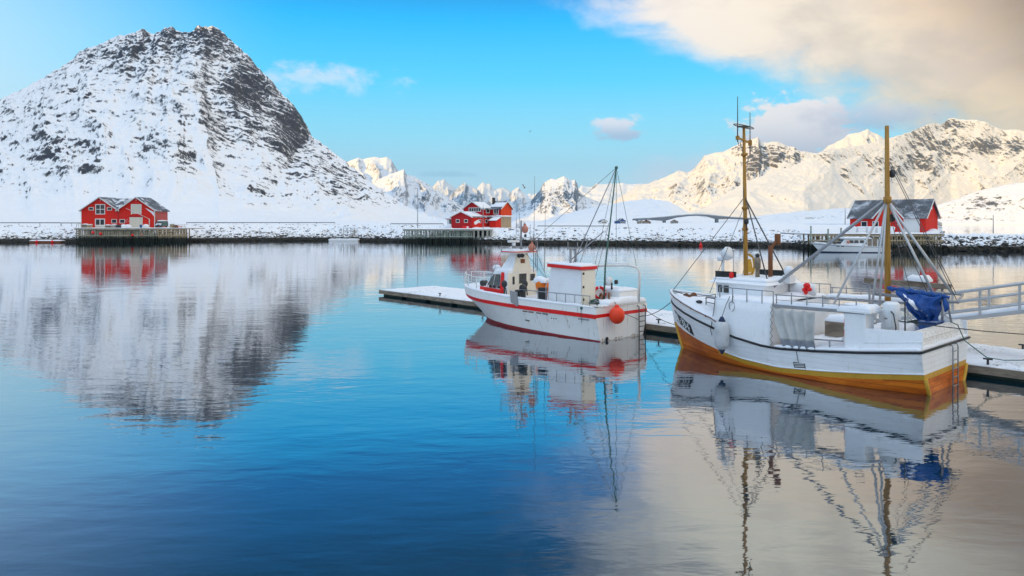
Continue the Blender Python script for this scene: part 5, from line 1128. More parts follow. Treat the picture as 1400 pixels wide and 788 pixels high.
    q = MB(); q.tube([(3.9, 1.7, 1.75), (3.9, 1.7, 2.6), (3.75, 1.75, 2.9)], .025, 6); q.tube([(3.6, 1.78, 3.1), (3.6, 1.82, 1.7)], .015, 5); q.build('handhold', STEEL, root)
    for x, y in ((10.2, .5), (10.2, -.5), (.35, 1.6), (.35, -1.6)):
        z0 = 2.0 if x > 5 else 1.78; q = MB(); q.tube([(x-.14, y, z0+.14), (x+.14, y, z0+.14)], .04, 6); q.tube([(x, y, z0-.1), (x, y, z0+.14)], .04, 6); q.build('deck_cleat', CREASE, root)
    # stern arch, post and fishing mast
    ar = MB(); ar.tube([(1.5, .9, 3.7), (1.4, -.2, 3.72), (.3, -.9, 3.75), (-.05, -1.2, 3.62), (-.12, -1.3, 3.3), (-.05, -1.3, 1.8)], .075, 8); ar.build('stern_arch', WHITE2, root)
    sn = MB(); sn.tube([(1.4, -.2, 3.80), (.8, -.6, 3.83), (.3, -.9, 3.84)], [.04, .06, .04], 7); sn.build('arch_snow', SNOW, root)
    ps = MB()
    for y in (.75, 1.15): ps.tube([(2.6, y, 3.7), (2.6, y, 4.62)], .065, 8)
    ps.bar((2.6, .55, 4.62), (2.6, 1.35, 4.62), .09, .05); ps.tube([(2.6, .6, 4.6), (2.6, .6, 4.95)], .02, 5); ps.tube([(2.6, 1.35, 4.6), (2.6, 1.35, 5.0)], .02, 5); ps.build('exhaust_posts', GREY, root)
    top = (.40, .0, 8.9)
    tm = MB(); tm.tube([top, (1.15, .0, 3.7), (1.25, 0, 1.8)], [.032, .045, .05], 8); tm.ball(top, .09, 8, 6); tm.build('fishing_mast', GREENROPE, root)
    for a_, b_, r_ in ((top, (2.65, .95, 3.75), .028), ((1.9, .6, 5.0), (2.9, 1.0, 2.0), .022), ((1.25, 0, 5.55), (2.8, .9, 4.0), .032)):
        g = MB(); g.tube([a_, b_], r_, 7); g.build('mast_strut', GREY, root)
    for a_, b_ in ((top, (7.2, 0, 4.6)), (top, (.05, -1.25, 3.7)), (top, (1.6, .3, 3.8)), (top, (.9, -.6, 3.8)), ((.9, 0, 6), (1.7, .6, 1.9))):
        g = MB(); g.tube([a_, b_], .012, 5); g.build('stay', GREENROPE if a_ == top and b_[0] < 5 else WIRE, root)
    sl = MB(); sl.lathe([(.10, 0), (.24, .06), (.26, .25), (.20, .32)], (1.0, -.35, 2.85), 12, 0, (.9, .3, .2)); sl.tube([(1.0, -.35, 2.4), (1.0, -.35, 2.8)], .05, 6, 1); sl.lathe([(.12, 0), (.12, .14)], (.82, -.4, 2.85), 10, 1, (-.9, -.3, .0)); sl.build('floodlight', [GELCOAT, CREASE], root)
    nt_ = MB(); nt_.torus((1.15, .35, 1.98), .28, .05, (.6, .8, 0), 16, 6); nt_.torus((.9, .0, 1.98), .30, .05, (.7, .6, 0), 16, 6); nt_.build('hose_reel', RUST, root)
    # rust and grime marks that have run down the sides
    for s_, z0, z1, w in ((.445, 1.08, .35, .05), (.36, 1.08, .2, .035), (.17, 1.15, .5, .04)):
        q = MB(); q.grid([[B_pt(s_+.5*w/11*(1 if k else -1), z0+(z1-z0)*j/6, 1, .006) for j in range(7)] for k in (0, 1)]); q.build('rust_stain', STAIN, root)
    q = MB(); q.grid([[Vector((-.008, B_half(0, z)*v, z)) for z in (-.2, .08+.05*math.sin(v*9)+.03*math.sin(v*23))] for v in [k/20.0-1 for k in range(41)]]); q.build('waterline_grime', STAIN, root)
    q = MB(); q.bar(B_pt(.10, 1.08, 1, .01), B_pt(.04, 1.08, 1, .01), .015, .07); q.build('name_plate', GREY, root)
    # ladder on the transom
    for y in (-1.25, -1.80):
        l = MB(); l.tube([(.0, y, 1.6), (-.12, y, 1.55), (-.13, y, .0)], .028, 6); l.build('ladder_rail', CREASE, root)
    for k in range(5):
        l = MB(); l.tube([(-.13, -1.25, 1.3-.27*k), (-.13, -1.80, 1.3-.27*k)], .02, 6); l.build('ladder_rung', CREASE, root)
    return root
boat_b()
def bits_b():
    b = MB(); b.ball((0, 0, 0), .42, 20, 12, 0, (.95, .95, 1.05)); b.lathe([(.10, .40), (.13, .44), (.07, .54)], (0, 0, 0), 10, 0)
    place(b.build('mooring_buoy', ORANGE), FB, (-.38, .92, 1.30), 'big round orange-red buoy hung at the stern of the red and white boat', 'buoy')
    r = MB(); r.tube([(0, 0, .5), (.3, -.2, .62)], .02, 5); r.tube([(0, -.35, .1), (.25, -1.2, -.1), (.3, -2.2, -.45)], .015, 5); place(r.build('buoy_rope', ROPE), FB, (-.38, .92, 1.30), 'thin rope tying the orange-red buoy to the stern', 'rope')
    for (p, lab) in (((6.9, -.15, 4.55), 'faded orange float hung low on the red and white boat\'s wheelhouse mast'), ((7.45, -.12, 5.62), 'faded orange float hung at the top of the wheelhouse mast')):
        b = MB(); b.ball((0, 0, 0), .23, 14, 10, 0, (1, .8, 1.04)); b.lathe([(.05, .22), (.08, .26), (.04, .34)], (0, 0, 0), 8, 0); b.tube([(0, 0, .36), (.08, .1, .5)], .012, 5)
        place(b.build('net_float', PINK), FB, p, lab, 'float', 'faded floats on the wheelhouse mast')
    b = MB()
    for k in range(7): b.ball((random.uniform(-.4, .4), random.uniform(-.3, .3), .25+.09*k), .30, 10, 7, 0, (1, .9, 1.1))
    o = b.build('net_bag', BAGO); place(o, FB, (5.75, .15, 1.62), 'orange net bag piled between the wheelhouse and the white shelter', 'net bag')
    s = MB(); snow_slab(s, quad((-.45, -.35, .95), (.45, -.35, .95), (.45, .35, .95), (-.45, .35, .95)), 10, 10, .30, 70.0); s.ball((.1, .1, 1.05), .33, 12, 8, 0, (1.2, 1, .8)); s.build('snow_cap', SNOW, o)
    b = MB(); b.lathe([(.0, 0), (.24, .02), (.27, .75), (.29, .8), (.0, .82)], (0, 0, 0), 14, 0); place(b.build('barrel', CREASE), FB, (4.6, 1.25, 1.6), 'dark barrel on deck against the front of the white shelter', 'barrel')
    lifebuoy(FB, (1.5, .05, 2.25), (-.8, .5, .2), .30, 'red and white lifebuoy behind the shelter of the red and white boat')
bits_b()
def rope_b(pts, r, lab):
    p0 = Vector(pts[0]); b = MB(); b.tube([Vector(p)-p0 for p in pts], r, 6); place(b.build('mooring_rope', ROPE), FB, tuple(p0), lab, 'rope')
rope_b(sag((-.1, -1.9, 1.3), (-2.6, -3.0, .6), .3), .018, 'dark stern rope from the red and white boat to the pontoon')
# ================================================================== far shore: houses, piers and what stands on them
def face(o, u, n):                                  # a wall plane: o its corner, u along it, n outwards
    o, u, n = Vector(o), Vector(u), Vector(n)
    return lambda a, z, d=0.0: Vector((o.x+u.x*a+n.x*d, o.y+u.y*a+n.y*d, z))
def fbox(mb, P, a0, a1, z0, z1, d0, d1, m=0):
    return mb.hexa([P(a0, z0, d0), P(a1, z0, d0), P(a1, z0, d1), P(a0, z0, d1), P(a0, z1, d0), P(a1, z1, d0), P(a1, z1, d1), P(a0, z1, d1)], m)
def window(root, P, a0, a1, z0, z1, nc=1, nr=1, fw=.14, frame=None, pane=None, name='window'):
    f = MB(); fm = frame or TRIM
    fbox(f, P, a0-fw, a0, z0-fw, z1+fw, .01, .10); fbox(f, P, a1, a1+fw, z0-fw, z1+fw, .01, .10); fbox(f, P, a0, a1, z1, z1+fw, .01, .10); fbox(f, P, a0, a1, z0-fw, z0, .01, .12)
    for i in range(1, nc): c = a0+(a1-a0)*i/nc; fbox(f, P, c-fw*.4, c+fw*.4, z0, z1, .012, .085)
    for i in range(1, nr): c = z0+(z1-z0)*i/nr; fbox(f, P, a0, a1, c-fw*.4, c+fw*.4, .014, .08)
    w = f.build(name, fm, root); g = MB(); fbox(g, P, a0, a1, z0, z1, .005, .04); g.build('pane', pane or GLASS, w)
    return w
def slab(mb, a, b, c, d, t, m=0):                   # thick sheet on four corners, t downwards
    q = [Vector(p) for p in (a, b, c, d)]; lo = [p-Vector((0, 0, t)) for p in q]
    return mb.hexa(lo+q, m)
def gable_roof(root, x0, x1, y0, y1, ze, zr, axis, over=.5, t=.22, mat=None, name='roof', snow=None, trim=True, sides=(0, 1)):
    """ridge along axis; eaves at ze, ridge at zr"""
    mat = mat or ROOF; roofs = []
    if axis == 'y': xm = (x0+x1)/2; k = (zr-ze)/((x1-x0)/2); E = [(x0-over, ze-k*over), (x1+over, ze-k*over)]
    else: ym = (y0+y1)/2; k = (zr-ze)/((y1-y0)/2); E = [(y0-over, ze-k*over), (y1+over, ze-k*over)]
    q = MB()
    for i in sides:
        e, z = E[i]
        if axis == 'y': slab(q, (e, y0-over, z+t), (xm, y0-over, zr+t), (xm, y1+over, zr+t), (e, y1+over, z+t), t)
        else: slab(q, (x0-over, e, z+t), (x1+over, e, z+t), (x1+over, ym, zr+t), (x0-over, ym, zr+t), t)
    r = q.build(name, mat, root)
    if trim:
        b = MB()
        for i in sides:
            e, z = E[i]
            if axis == 'y': ends = ((y0-over-.03),); [b.bar((e, y, z+.08), (xm, y, zr+.08), .07, .30) for y in ends]
            else: [b.bar((x, e, z+.08), (x, ym, zr+.08), .07, .30) for x in (x1+over+.03, x0-over-.03)]
        b.build('barge_board', TRIM, r)
    if snow:
        s = MB()
        for i in sides:
            e, z = E[i]; lo, hi = snow
            if axis == 'y': f = lambda u, v, e=e, z=z: Vector((e+(xm-e)*(lo+(hi-lo)*v), y0-over+(y1-y0+2*over)*u, z+t+.01+(zr-z)*(lo+(hi-lo)*v)))
            else: f = lambda u, v, e=e, z=z: Vector((x0-over+(x1-x0+2*over)*u, e+(ym-e)*(lo+(hi-lo)*v), z+t+.01+(zr-z)*(lo+(hi-lo)*v)))
            snow_slab(s, f, 24, 12, .22, x0+i, scale=.7)
        s.build('roof_snow', SNOWF, r)
    return r
def pier(name, label, fr, L, depth, zd, mat, n, rows=2, beam=(2.0,), seed=1, snow=True, deck_mat=None, brace=True):
    rng = random.Random(seed); root = thing(name, fr.w(0, 0, 0), fr.rot, label, 'pier')
    d = MB(); d.box(-.3, L+.3, -.35, depth, zd-.18, zd); d.build('deck', deck_mat or TIMBER, root)
    if snow:
        s = MB(); snow_slab(s, quad((-.3, -.30, zd), (L+.3, -.30, zd), (L+.3, depth, zd), (-.3, depth, zd)), 60, 14, .24, seed*3.1, scale=.5); s.build('deck_snow', SNOWF, root)
    for zb in (zd-.36,)+tuple(beam):
        b = MB(); b.box(-.25, L+.25, -.32, -.08, zb-.14, zb+.14); b.build('cross_beam', mat, root)
    for i in range(n):
        x = L*(i+.5)/n+rng.uniform(-.2, .2)*L/n; w = rng.uniform(.13, .22)
        p = MB(); p.tube([(x+rng.uniform(-.05, .05), .12, -2.0), (x, .10, zd-.18)], [w*1.08, w], 7); p.build('pile', mat, root)
    for r in range(1, rows):
        for i in range(int(n*.6)):
            x = L*(i+.5)/(n*.6); p = MB(); p.tube([(x, r*depth*.28, -2), (x, r*depth*.28, zd-.18)], .17, 6); p.build('pile', mat, root)
    if brace:
        for i in range(0, int(L/6)):
            b = MB(); b.bar((i*6+.6, .36, .6), (i*6+5.0, .36, zd-.5), .10, .20); b.build('diagonal_brace', mat, root)
    return root
# ---- left: twin-gabled red house on its pier
SL = .226
FL = Frame((161.5-CX)*SL, 226.0, 1, 0)
def left_house():
    root = thing('red_house', FL.w(0, 0, 0), 0, 'red twin-gabled boathouse with white trim standing on the timber pier at left', 'house')
    zb = 4.36; X = lambda p: (p-161.5)*SL; Z = lambda p: CH+(HY-p)*SL
    G = ((-11.4, 0.0, -5.5), (0.0, 11.3, 5.65)); D = 8.5
    for x0, x1, xm in G:
        xc = (x0+x1)/2
        w = MB(); w.prism([(x0, 0, zb), (x1, 0, zb), (x1, 0, 9.95), (xc, 0, 13.85), (x0, 0, 9.95)], (0, D, 0)); w.build('wall', REDWALL, root)
    sw = MB(); sw.box(11.301, 11.34, .1, D-.1, zb, 9.8); sw.build('side_wall', SHADEWALL, root)  # thin sheet over the red wall, the side's shade put into its colour
    for x0, x1, xm in G: gable_roof(root, x0, x1, 0, D, 9.95, 13.85, 'y', .55 if True else 0, .2, ROOF)
    cr = MB(); slab(cr, (-5.5, .8, 10.45), (5.5, .8, 10.45), (5.5, 6.2, 13.75), (-5.5, 6.2, 13.75), .2); cr.build('link_roof', ROOFS, root)
    for x in (-11.4, 11.28):
        c = MB(); c.box(x-.1, x+.1, -.06, .06, zb, 9.9); c.build('corner_board', TRIM, root)
    c = MB(); c.box(-.06, .06, -.07, .0, zb, 10.2); c.build('downpipe', CREASE, root)
    P = face((0, 0, 0), (1, 0, 0), (0, -1, 0))
    def px(a, b, c_, d, *k, **kw): window(root, P, X(80+a/7), X(80+b/7), Z(250+d/7), Z(250+c_/7), *k, **kw)
    px(360, 440, 213, 297, 2, 2, fw=.22); px(294, 333, 239, 260); px(470, 508, 239, 262); px(512, 555, 354, 384); px(590, 632, 354, 384)
    d = window(root, P, X(80+358/7), X(80+438/7), Z(308), Z(250+352/7), 2, 1, fw=.26, name='door')
    dd = MB(); fbox(dd, P, X(80+352/7), X(80+445/7), zb, Z(307.5), .01, .08); dd.build('door_panel', DOORC, d)
    h = MB(); fbox(h, P, X(80+700/7), X(80+788/7), Z(250+298/7), Z(250+212/7), .0, .07); h = h.build('loft_hatch', DOORC, root); t = MB()
    for a, b, c_, e in ((694, 701, 206, 304), (787, 794, 206, 304), (701, 787, 206, 212)): fbox(t, P, X(80+a/7), X(80+b/7), Z(250+e/7), Z(250+c_/7), .01, .1)
    t.build('hatch_frame', TRIM, h)
    g = MB(); fbox(g, P, X(80+680/7), X(80+806/7), zb, Z(250+330/7), .0, .08); g = g.build('garage_door', DOORC, root)
    l = MB(); fbox(l, P, X(80+672/7), X(80+815/7), Z(250+328/7), Z(250+316/7), .0, .16); l.build('lintel', REDWALL2, g)
    pp = MB(); pp.tube([P(X(172.5), Z(285), .12), P(X(188), Z(292), .12), P(X(204), Z(299.3), .14)], .07, 6); pp.tube([P(X(204), Z(299.3), .14), P(X(204.6), Z(301), .14), P(X(204.4), zb, .14)], .14, 6); pp.build('white_pipe', TRIM, root)
    for p in (137.3, 186.3):
        b = MB(); b.bar(P(X(p)-.35, Z(271.3), .08), P(X(p)+.35, Z(271.3), .08), .08); b.bar(P(X(p), Z(271), .1), P(X(p), Z(275), .1), .08); b.build('hoist_bracket', TRIM, root)
    sf = MB()
    poly = [P(X(199), Z(284.6), .012), P(X(210.6), Z(290.2), .012), P(X(210.6), Z(296), .012), P(X(207), Z(291.5), .012), P(X(202), Z(287.5), .012)]
    sf.prism(poly, (0, -.05, 0)); sf.build('snow_patch', SNOWF, root)
    b = MB(); b.torus((X(174), -.16, Z(302.2)), .38, .12, (0, 1, 0), 16, 6, lambda i: 1 if i % 4 == 0 else 0)
    o = b.build('lifebuoy', [RED, LETTER]); o.location = FL.w(0, 0, 0); tag(o, 'red lifebuoy on the front wall of the twin-gabled boathouse beside the garage door', 'lifebuoy')
left_house()
FLP = Frame((103.5-CX)*.222, 222.0, 1, 0)
pier('timber_pier', 'long weathered timber pier on many piles under the twin-gabled red house', FLP, 24.6, 13.5, 4.36, PIER, 44, 2, (2.15,), 3)
pier('timber_pier', 'newer pale timber pier end beside the parked van', Frame((215-CX)*.222, 222.3, 1, 0), 8.6, 13, 4.36, PIERN, 17, 2, (3.4, 2.1), 5)
def at_deck(px, zt=4.37, Y=223.0): return Vector(((px-CX)/F*Y, Y, zt))
def van():
    root = thing('van', at_deck(221.3, 4.58, 226.5), 0, 'dark teal van with a snowy roof parked on the pier beside the red house', 'van')
    b = MB(); 
    prof = [(-2.3, .35), (2.3, .35), (2.35, .95), (1.75, 1.15), (1.15, 1.95), (-1.9, 2.0), (-2.3, 1.5)]
    b.prism([(0, 0, 0)]*0 or [(-.95, y, z) for y, z in [( -p[0], p[1]) for p in prof]], (1.9, 0, 0)); b.build('body', CARP, root, .08)
    ws = MB(); ws.hexa([(-.78, -1.79, 1.17), (.78, -1.79, 1.17), (.78, -1.70, 1.17), (-.78, -1.70, 1.17), (-.72, -1.24, 1.86), (.72, -1.24, 1.86), (.72, -1.16, 1.86), (-.72, -1.16, 1.86)]); ws.build('windscreen', GLASS, root)
    for x in (-.6, .6):
        h = MB(); h.box(x-.2, x+.2, -2.39, -2.30, .72, .92); h.build('headlight', LETTER, root)
    g = MB(); g.box(-.35, .35, -2.38, -2.30, .62, .80); g.build('grille', BLACK, root)
    for x in (-.9, .9):
        for y in (-1.5, 1.4):
            t = MB(); t.lathe([(.16, -.11), (.34, -.11), (.34, .11), (.16, .11)], (x, y, .34), 16, 0, (1, 0, 0)); t = t.build('wheel', TYRE, root); r = MB(); r.lathe([(.02, -.115), (.18, -.115), (.18, .115), (.02, .115)], (x, y, .34), 12, 0, (1, 0, 0)); r.build('rim', STEEL, t)
        m = MB(); m.box(x*1.12-.1, x*1.12+.1, -1.35, -1.2, 1.2, 1.4); m.build('wing_mirror', BLACK, root)
    s = MB(); snow_slab(s, quad((-.9, -1.1, 1.99), (.9, -1.1, 1.99), (.9, 1.85, 2.02), (-.9, 1.85, 2.02)), 10, 14, .26, 3.0); snow_slab(s, quad((-.85, -2.3, .97), (.85, -2.3, .97), (.85, -1.8, 1.14), (-.85, -1.8, 1.14)), 8, 5, .12, 5.0); s.build('roof_snow', SNOWF, root)
van()
def crate(w, h, d, mat, snow=True):
    b = MB()
    for k in range(4): b.box(-w/2, w/2, -d/2, -d/2+.04, h*k/4+.02, h*(k+1)/4-.02)
    b.box(-w/2+.02, w/2-.02, -d/2+.04, d/2, 0, h-.03); 
    for x in (-w/2, w/2-.08): b.box(x, x+.08, -d/2-.03, -d/2, 0, h)
    o = b.build('crate', mat)
    if snow:
        s = MB(); snow_slab(s, quad((-w/2, -d/2, h), (w/2, -d/2, h), (w/2, d/2, h), (-w/2, d/2, h)), 8, 8, .25, w*7); s.build('snow_cover', SNOWF, o)
    return o
for p, w, h, mat, lab in ((116.5, 1.5, .95, TIMBER, 'pale wooden crate at the left corner of the red house'), (122.6, 1.4, .85, PIERN, 'light wooden crate beside the double door of the red house'),
                          (149, 1.8, .7, TIMBER, 'low snow-capped crate right of the double door'), (156, 1.5, .75, CONC, 'grey snow-capped tub under the small front window'),
                          (236.5, 1.4, 1.1, PIERN, 'stacked pale pallet crate right of the parked van'), (240.3, 1.0, .8, RUST, 'small brown crate at the end of the pale pier')):
    o = crate(w, h, 1.0, mat); o.location = at_deck(p, 4.56); tag(o, lab, 'crate')
def heap(px, w, h, mat, lab, name, cat):
    b = MB()
    for k in range(8): b.ball((random.uniform(-w, w)*.45, random.uniform(-.3, .3), h*random.uniform(.1, .5)), h*random.uniform(.35, .55), 9, 6, 0, (1.4, 1, .8))
    o = b.build(name, mat); o.location = at_deck(px, 4.56); tag(o, lab, cat)
heap(165.5, 2.4, 1.2, CREASE, 'dark heap of nets beneath the middle window of the red house', 'net_heap', 'net heap')
heap(172.5, 2.2, 1.3, SNOWF, 'snowed-over heap of gear left of the garage door', 'gear_heap', 'gear heap')
b = MB(); b.lathe([(.9, 0), (.9, .5), (.75, .9), (.4, 1.1), (.05, 1.15)], (0, 0, 0), 16); o = b.build('fish_tank', GELCOAT); o.location = at_deck(199.5, 4.5); tag(o, 'white domed tank at the right of the garage door', 'tank')
b = MB(); b.lathe([(.3, 0), (.36, .9), (.38, .95), (.02, .97)], (0, 0, 0), 12); o = b.build('barrel', BLUEP); o.location = at_deck(192.5, 4.5); tag(o, 'blue barrel by the right edge of the garage door', 'barrel')
for px_, py_, r_, mt, lab in ((127, 318.2, .42, RED, 'red buoy hung on the left part of the timber pier front, the leftmost one'), (137.5, 320, .42, RED, 'red buoy hung on the timber pier front below the double door'),
                              (181, 321.8, .38, RED, 'red buoy hung low on the timber pier front below the garage door'), (193.5, 321.4, .30, PINK, 'dull orange buoy hung on the timber pier front right of the lowest red buoy')):
    b = MB(); b.ball((0, 0, 0), r_, 12, 8, 0, (1, 1, 1.1)); b.tube([(0, 0, r_), (0, .1, r_+.9)], .02, 5); o = b.build('pier_buoy', mt); o.location = at(px_, py_, 221.4); tag(o, lab, 'buoy', 'buoys hung along the pier front')
def rail(name, label, pts, h, mat, post_every=2.0, cat='railing', rails=(1.0,), group=None, w=.06, ph=None):
    root = thing(name, pts[0], 0, label, cat, group); o = Vector(pts[0]); P = [Vector(p)-o for p in pts]
    for k in rails:
        m = MB()
        for a, b in zip(P, P[1:]): m.bar(a+Vector((0, 0, h*k)), b+Vector((0, 0, h*k)), w, ph or w)
        m.build('rail', mat, root)
    acc = []; 
    for a, b in zip(P, P[1:]):
        n = max(1, int((b-a).length/post_every))
        for i in range(n+1): acc.append(a.lerp(b, i/n))
    for p in acc[:100]:
        m = MB(); m.bar(p+Vector((0, .05, -.4)), p+Vector((0, .05, h)), w*.9, w*.9); m.build('post', mat, root)
    return root
rail('railing', 'pale timber railing round the end of the newer pier', [at_deck(244, 4.4), at_deck(253, 4.4), at_deck(253, 4.4, 230)], 1.0, PIERN, 1.0, rails=(1.0, .5), w=.09)
rail('railing', 'weathered timber railing at the left corner of the pier', [at_deck(104.5, 4.4), at_deck(110.5, 4.4)], 1.3, PIER, .5, rails=(1.0,), w=.10)
b = MB(); b.torus((0, 0, 0), .36, .11, (0, 1, 0), 16, 6, lambda i: 1 if i % 4 == 0 else 0); o = b.build('lifebuoy', [RED, LETTER]); o.location = at(246, 310.9, 222.6); tag(o, 'red and white lifebuoy on the timber railing of the newer pier', 'lifebuoy')

# ---- guard rails along the shore road
def road_rail(px0, px1, z, D, lab):
    n = max(2, int((px1-px0)/25)); pts = []
    for i in range(n+1):
        p = px0+(px1-px0)*i/n; Y = float(shoreY(p))+D; pts.append(((p-CX)/F*Y, Y, z-.75))
    r = rail('guard_rail', lab, pts, .75, CREASE, 5.6, 'guard rail', (1.0,), 'guard rails along the shore road', .10, .24)
road_rail(-60, 83, 6.05, 17, 'dark guard rail along the snowy bank left of the twin-gabled house')
road_rail(84, 112, 6.0, 24, 'short dark guard rail just left of the twin-gabled red house')
road_rail(255, 458, 6.1, 18, 'long dark guard rail along the snowy bank right of the twin-gabled house')
road_rail(534, 606, 5.7, 17, 'dark guard rail behind the grey-green pier of the house cluster')
road_rail(735, 832, 5.0, 33, 'dark guard rail on the snowy bank behind the small fishing vessel mast')

# ---- middle: cluster of red houses above a grey-green pier
FM = Frame(-12.36, 228.0, .82, -.57)
def middle_houses():
    root = thing('red_house', FM.w(0, 0, 0), FM.rot, 'cluster of joined red gabled buildings with snowy roofs behind the grey-green pier', 'house')
    zb = 3.9
    w = MB(); w.prism([(-8.5, 0, zb), (0, 0, zb), (0, 0, 7.85), (-4.25, 0, 9.5), (-8.5, 0, 7.85)], (0, 9.5, 0)); w.build('wall', REDWALL2, root)
    sw = MB(); sw.box(.0, .05, .1, 9.4, 4.0, 7.7); sw.build('side_wall', REDWALL, root)
    gable_roof(root, -8.5, 0, 0, 9.5, 7.85, 9.5, 'y', .5, .18, ROOF, snow=(.12, .94))
    P = face((0, 0, 0), (1, 0, 0), (0, -1, 0)); Q = face((.05, 0, 0), (0, 1, 0), (1, 0, 0))
    window(root, P, -6.4, -5.2, 6.2, 7.0); window(root, P, -3.1, -1.9, 6.2, 7.0)
    window(root, Q, 2.9, 4.2, 6.1, 7.0); window(root, Q, 6.6, 7.6, 6.1, 7.0)
    for a, b in ((1.5, 2.5), (.9, 1.6)):
        s = MB(); s.ball((.12, a+.6, 5.5+b*.3), .55, 10, 7, 0, (.25, 1.4, 1.0)); s.ball((.12, a+1.7, 6.9-b*.2), .5, 10, 7, 0, (.2, 1.3, .7)); s.build('snow_patch', SNOWF, root)
    s = MB(); snow_slab(s, quad((-.2, -.7, zb), (1.6, -.7, zb), (1.6, 9.5, zb), (-.2, 9.5, zb)), 8, 20, .8, 3.0, scale=.6); s.build('snow_bank', SNOWF, root)
    # upper gabled block
    u = MB(); u.prism([(-8.0, 5.6, zb), (-.3, 5.6, zb), (-.3, 5.6, 10.6), (-4.15, 5.6, 12.8), (-8.0, 5.6, 10.6)], (0, 5.2, 0)); u.build('upper_wall', REDWALL2, root)
    gable_roof(root, -8.0, -.3, 5.6, 10.8, 10.6, 12.8, 'y', .55, .18, ROOF, snow=(.1, .92))
    P2 = face((0, 5.6, 0), (1, 0, 0), (0, -1, 0)); window(root, P2, -5.6, -1.0, 9.75, 10.75, 5, 1, fw=.16); Q2 = face((-.3, 5.6, 0), (0, 1, 0), (1, 0, 0)); window(root, Q2, 2.0, 3.6, 9.3, 10.3)
    # right-hand block: tan ground floor, gable above with warm light put into its red
    g = MB(); g.box(-.28, 3.75, 10.05, 15.85, zb, 8.15); g.build('ground_floor', CREAMWALL, root)
    o = MB(); o.prism([(3.84, 9.96, 8.1), (3.84, 15.95, 8.1), (3.84, 15.95, 10.7), (3.84, 12.96, 12.9), (3.84, 9.96, 10.7)], (-4.1, 0, 0)); o.build('gable_wall', REDLIT, root)
    fw_ = MB(); fw_.box(-.25, 3.82, 9.90, 9.955, 8.15, 10.6); fw_.build('front_wall', REDWALL2, root)
    gable_roof(root, -.26, 3.84, 9.96, 15.95, 10.7, 12.9, 'x', .5, .18, ROOF, snow=(.25, .8))
    P3 = face((0, 9.9, 0), (1, 0, 0), (0, -1, 0)); window(root, P3, 1.2, 2.8, 8.9, 10.4, 2, 1, fw=.2)
    cn = MB(); cn.box(-.26, 4.5, 9.2, 9.89, 7.95, 8.15); cn.box(3.86, 4.5, 9.9, 16.3, 7.95, 8.15); cn.build('canopy', TRIM, root)
    s = MB(); snow_slab(s, quad((-.26, 9.2, 8.15), (4.5, 9.2, 8.15), (4.5, 9.89, 8.15), (-.26, 9.89, 8.15)), 16, 4, .3, 5.0); snow_slab(s, quad((3.86, 9.9, 8.15), (4.5, 9.9, 8.15), (4.5, 16.3, 8.15), (3.86, 16.3, 8.15)), 4, 16, .3, 6.0); s.build('canopy_snow', SNOWF, root)
    pr = MB(); pr.prism([(1.3, 7.2, zb), (1.3, 9.85, zb), (1.3, 9.85, 7.7), (1.3, 7.2, 6.7)], (2.6, 0, 0)); pr.build('porch', REDWALL, root)
    p2 = MB(); p2.box(1.2, 1.28, 7.3, 9.8, zb, 6.7); p2.build('porch_side', CREAMWALL, root)
    rf = MB(); slab(rf, (1.0, 6.8, 6.75), (4.2, 6.8, 6.75), (4.2, 9.89, 7.9), (1.0, 9.89, 7.9), .12); rf = rf.build('porch_roof', ROOFS, root)
    s = MB(); snow_slab(s, quad((1.0, 6.8, 6.755), (4.2, 6.8, 6.755), (4.2, 9.85, 7.9), (1.0, 9.85, 7.9)), 12, 10, .3, 7.0); s.build('porch_snow', SNOWF, rf)
    ch = MB(); ch.box(-.6, .1, 11.2, 12.0, 11.5, 14.0); ch.box(-.7, .2, 11.1, 12.1, 14.0, 14.15); ch.build('chimney', CREASE, root)
    fp = MB(); fp.tube([(.7, 12.4, 12.6), (.7, 12.4, 14.9)], .07, 6); fp.build('flue', STEEL, root)
    # white annex on the left
    a = MB(); a.box(-11.6, -8.55, 1.6, 7.0, zb, 7.3); a.build('annex_wall', TRIM, root)
    ar = MB(); slab(ar, (-12.0, 1.1, 7.35), (-8.52, 1.1, 7.35), (-8.52, 7.2, 8.5), (-12.0, 7.2, 8.5), .16); ar = ar.build('annex_roof', REDWALL2, root)
    s = MB(); snow_slab(s, quad((-12.0, 1.1, 7.36), (-8.52, 1.1, 7.36), (-8.52, 6.2, 8.3), (-12.0, 6.2, 8.3)), 12, 14, .3, 9.0); s.build('annex_snow', SNOWF, ar)
    P4 = face((0, 1.6, 0), (1, 0, 0), (0, -1, 0)); gd = MB(); fbox(gd, P4, -10.6, -8.8, 5.2, 7.1, .0, .06); gd.build('green_shutter', GREEND, root)
    s = MB(); s.ball((-9.6, .6, 4.4), 1.5, 14, 8, 0, (1.1, .8, .9)); s.build('snow_drift', SNOWF, root)
middle_houses()
FMP = Frame((552-CX)*.218, 218.0, 1, 0)
pier('timber_pier', 'grey-green timber pier on close-set piles below the red house cluster', FMP, 20.4, 12.5, 4.1, PIERG, 40, 2, (1.9,), 9, True, TIMBER)
